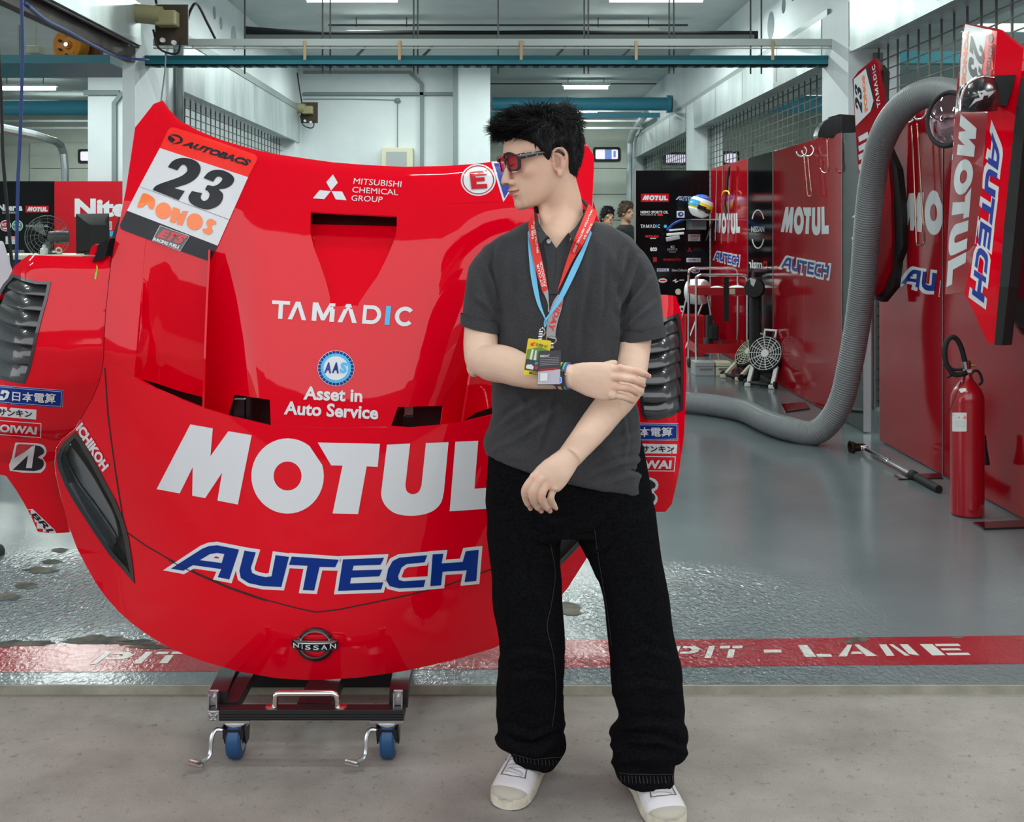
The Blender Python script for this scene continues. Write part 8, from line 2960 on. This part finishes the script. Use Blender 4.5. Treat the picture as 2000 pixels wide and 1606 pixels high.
def bystander(x, y, z0, face, shirt, trouser, hair, label, height=1.70, arms=((-.1, .1), (-.1, .1)), sleeve=True):
    t = thing('person', (x, y, z0), label, 'person')
    k = height / 1.75
    f = Vector(face).normalized(); s = V(-f.y, f.x, 0)      # s: to the person's left
    W = lambda a, b, c: V(x, y, z0) + (f * a + s * b + V(0, 0, c)) * k
    sk = MB()
    hc = W(.01, 0, 1.625)
    HM_ = Matrix((f, s, V(0, 0, 1))).transposed()
    sk.ell(hc + V(0, 0, .03) - f * .01, (.095 * k, .075 * k, .105 * k), HM_)
    sk.ell(hc + f * .02 + V(0, 0, -.05), (.072 * k, .058 * k, .075 * k), HM_)
    sk.ell(hc + f * .097 * k + V(0, 0, -.01), (.018, .014, .022), HM_)
    sk.ell(hc + f * .075 * k + V(0, 0, -.055), (.018, .024, .008), HM_)
    sk.ell(hc + f * .070 * k + V(0, 0, -.10), (.02, .022, .018), HM_)
    for q in (-1, 1):
        sk.ell(hc + s * q * .076 * k + V(0, 0, -.01), (.018, .010, .030), HM_)
        sk.ell(hc + f * .068 * k + s * q * .034 + V(0, 0, .022), (.018, .026, .010), HM_)
    sk.tube([W(-.015, 0, 1.60), W(-.01, 0, 1.50), W(0, 0, 1.40)], [.055 * k, .055 * k, .07 * k], 16)
    sk.tube([W(0, 0, 1.44), W(0, 0, 1.25), W(0, 0, .95)], [(.15 * k, .09 * k), (.16 * k, .10 * k), (.14 * k, .09 * k)], 20, upv=f)
    for q, (fa, oa) in ((-1, arms[0]), (1, arms[1])):
        sh_ = W(0, q * .18, 1.40)
        el = sh_ + (f * fa * .28 + s * q * .06 + V(0, 0, -.28 + max(0, fa) * .05)) * k
        wr = el + (f * max(oa, .05) * .24 + s * -q * max(0, oa) * .14 + V(0, 0, -.24 + max(0, oa) * .22)) * k
        sk.tube(cr([sh_, sh_.lerp(el, .5), el, el.lerp(wr, .5), wr], 4), cr_s([.052, .046, .040, .036, .027], 4), 14)
        dirn = (wr - el).normalized()
        sk.ell(wr + dirn * .05, (.032, .018, .05), V(0, 0, 1).rotation_difference(dirn).to_matrix())
        for i in range(4):
            o = f * (.018 * (i - 1.5))
            sk.tube([wr + dirn * .07 + o, wr + dirn * .11 + o, wr + dirn * (.135 - .004 * abs(i - 1.5)) + o * .9], [.009, .008, .006], 8)
        sk.tube([wr + dirn * .03 + f * .03, wr + dirn * .07 + f * .045, wr + dirn * .095 + f * .04], [.011, .010, .007], 8)
    for q in (-1, 1):
        sk.tube([W(0, q * .09, .95), W(.01, q * .1, .5), W(0, q * .1, .08)], [.08 * k, .055 * k, .04 * k], 14)
    vs_, _, fs_ = remesh(sk, .009, 3)
    m = MB(); m.add(vs_, fs_)
    m.build('body', mat('skin_by', (.42, .235, .15), rough=.5), t, smooth=True)
    c = MB()
    c.tube([W(0, 0, 1.47), W(0, 0, 1.44), W(0, 0, 1.38), W(0, 0, 1.2), W(0, 0, .98), W(0, 0, .88)], [(.075 * k, .075 * k), (.15 * k, .095 * k), (.215 * k, .12 * k), (.18 * k, .12 * k), (.17 * k, .115 * k), (.175 * k, .115 * k)], 24, upv=f)
    for q, (fa, oa) in ((-1, arms[0]), (1, arms[1])):
        sh_ = W(0, q * .165, 1.41)
        el = sh_ + (f * fa * .28 + s * q * .06 + V(0, 0, -.28 + max(0, fa) * .05)) * k
        c.tube([sh_, sh_.lerp(el, .45), sh_.lerp(el, .86)], [.075 * k, .076 * k, .076 * k], 18)
    vs_, _, fs_ = remesh(c, .011, 4)
    m = MB(); m.add(vs_, fs_)
    m.build('shirt', shirt, t, smooth=True)
    c = MB()
    c.tube([W(0, 0, 1.0), W(0, 0, .86)], [(.16 * k, .105 * k), (.17 * k, .11 * k)], 20, upv=f)
    for q in (-1, 1):
        c.tube([W(0, q * .085, .92), W(.01, q * .1, .5), W(0, q * .105, .06)], [.098 * k, .08 * k, .075 * k], 18)
    vs_, _, fs_ = remesh(c, .012, 4)
    m = MB(); m.add(vs_, fs_)
    m.build('trousers', trouser, t, smooth=True)
    for q in (-1, 1):
        m = MB()
        m.loft([[W(a, q * .105 + b * w, z) for b, z in ((-1, 0), (1, 0), (1, hh_ * .5), (.5, hh_), (-.5, hh_), (-1, hh_ * .5))] for a, w, hh_ in ((-.10, .03, .08), (-.02, .042, .10), (.08, .048, .07), (.16, .04, .045), (.19, .02, .03))])
        m.build('shoe', BLACKM, t, smooth=40)
    h_ = MB()
    rings = []
    for i in range(9):
        th = math.pi * .5 * i / 8
        rr = []
        for j in range(28):
            ph = 2 * math.pi * j / 28
            low = -.075 if math.cos(ph) < -.2 else (.045 if math.cos(ph) > .45 else -.02)
            zz = lerp(low, .125, math.sin(th)) * k
            rad = math.cos(th) ** .6
            p = hc + V(0, 0, .02) + HM_ @ V((.105 * math.cos(ph) * rad - .012) * k, .087 * math.sin(ph) * rad * k, zz)
            rr.append(p + V(0, 0, 1) * mnoise.noise(p * 40) * .008)
        rings.append(rr)
    h_.loft(rings)
    for i in range(500):
        ph = random.uniform(0, 2 * math.pi); th = random.uniform(.1, 1.5)
        rad = math.cos(th) ** .6
        low = -.06 if math.cos(ph) < -.2 else (.05 if math.cos(ph) > .45 else -.01)
        p = hc + V(0, 0, .02) + HM_ @ V((.105 * math.cos(ph) * rad - .012) * k, .087 * math.sin(ph) * rad * k, lerp(low, .125, math.sin(th)) * k)
        dd_ = ((p - hc).normalized() + V(random.gauss(0, .4), random.gauss(0, .4), random.gauss(-.2, .4))).normalized()
        h_.tube([p, p + dd_ * .015, p + dd_ * .026], [.0022, .0018, .0003], 3, cap=False)
    h_.build('hair', hair, t, smooth=True)
    return t


DSH = mat('dark_shirt', (.012, .013, .015), rough=.85)
WSH = mat('white_shirt', (.62, .60, .68), rough=.85)
bystander((1186 - CX) / F * 13.9, 13.9, GF, (.35, -.9, 0), DSH, BLACKM, HAIRM, 'black-haired man with lowered head at the far end, behind the man\'s shoulder', 1.66)
bystander((1222 - CX) / F * 14.5, 14.5, GF, (.75, -.62, 0), DSH, BLACKM, HAIRB, 'brown-haired man at the far end looking right, arm folded in front', 1.74, ((.2, .9), (.3, 1.0)))
bystander(-2.28, 4.62, GF, (.2, .95, 0), WSH, DSH, HAIRM, 'person in white T-shirt cut by the left edge beside the red fender', 1.66, ((.15, .3), (.1, .3)))
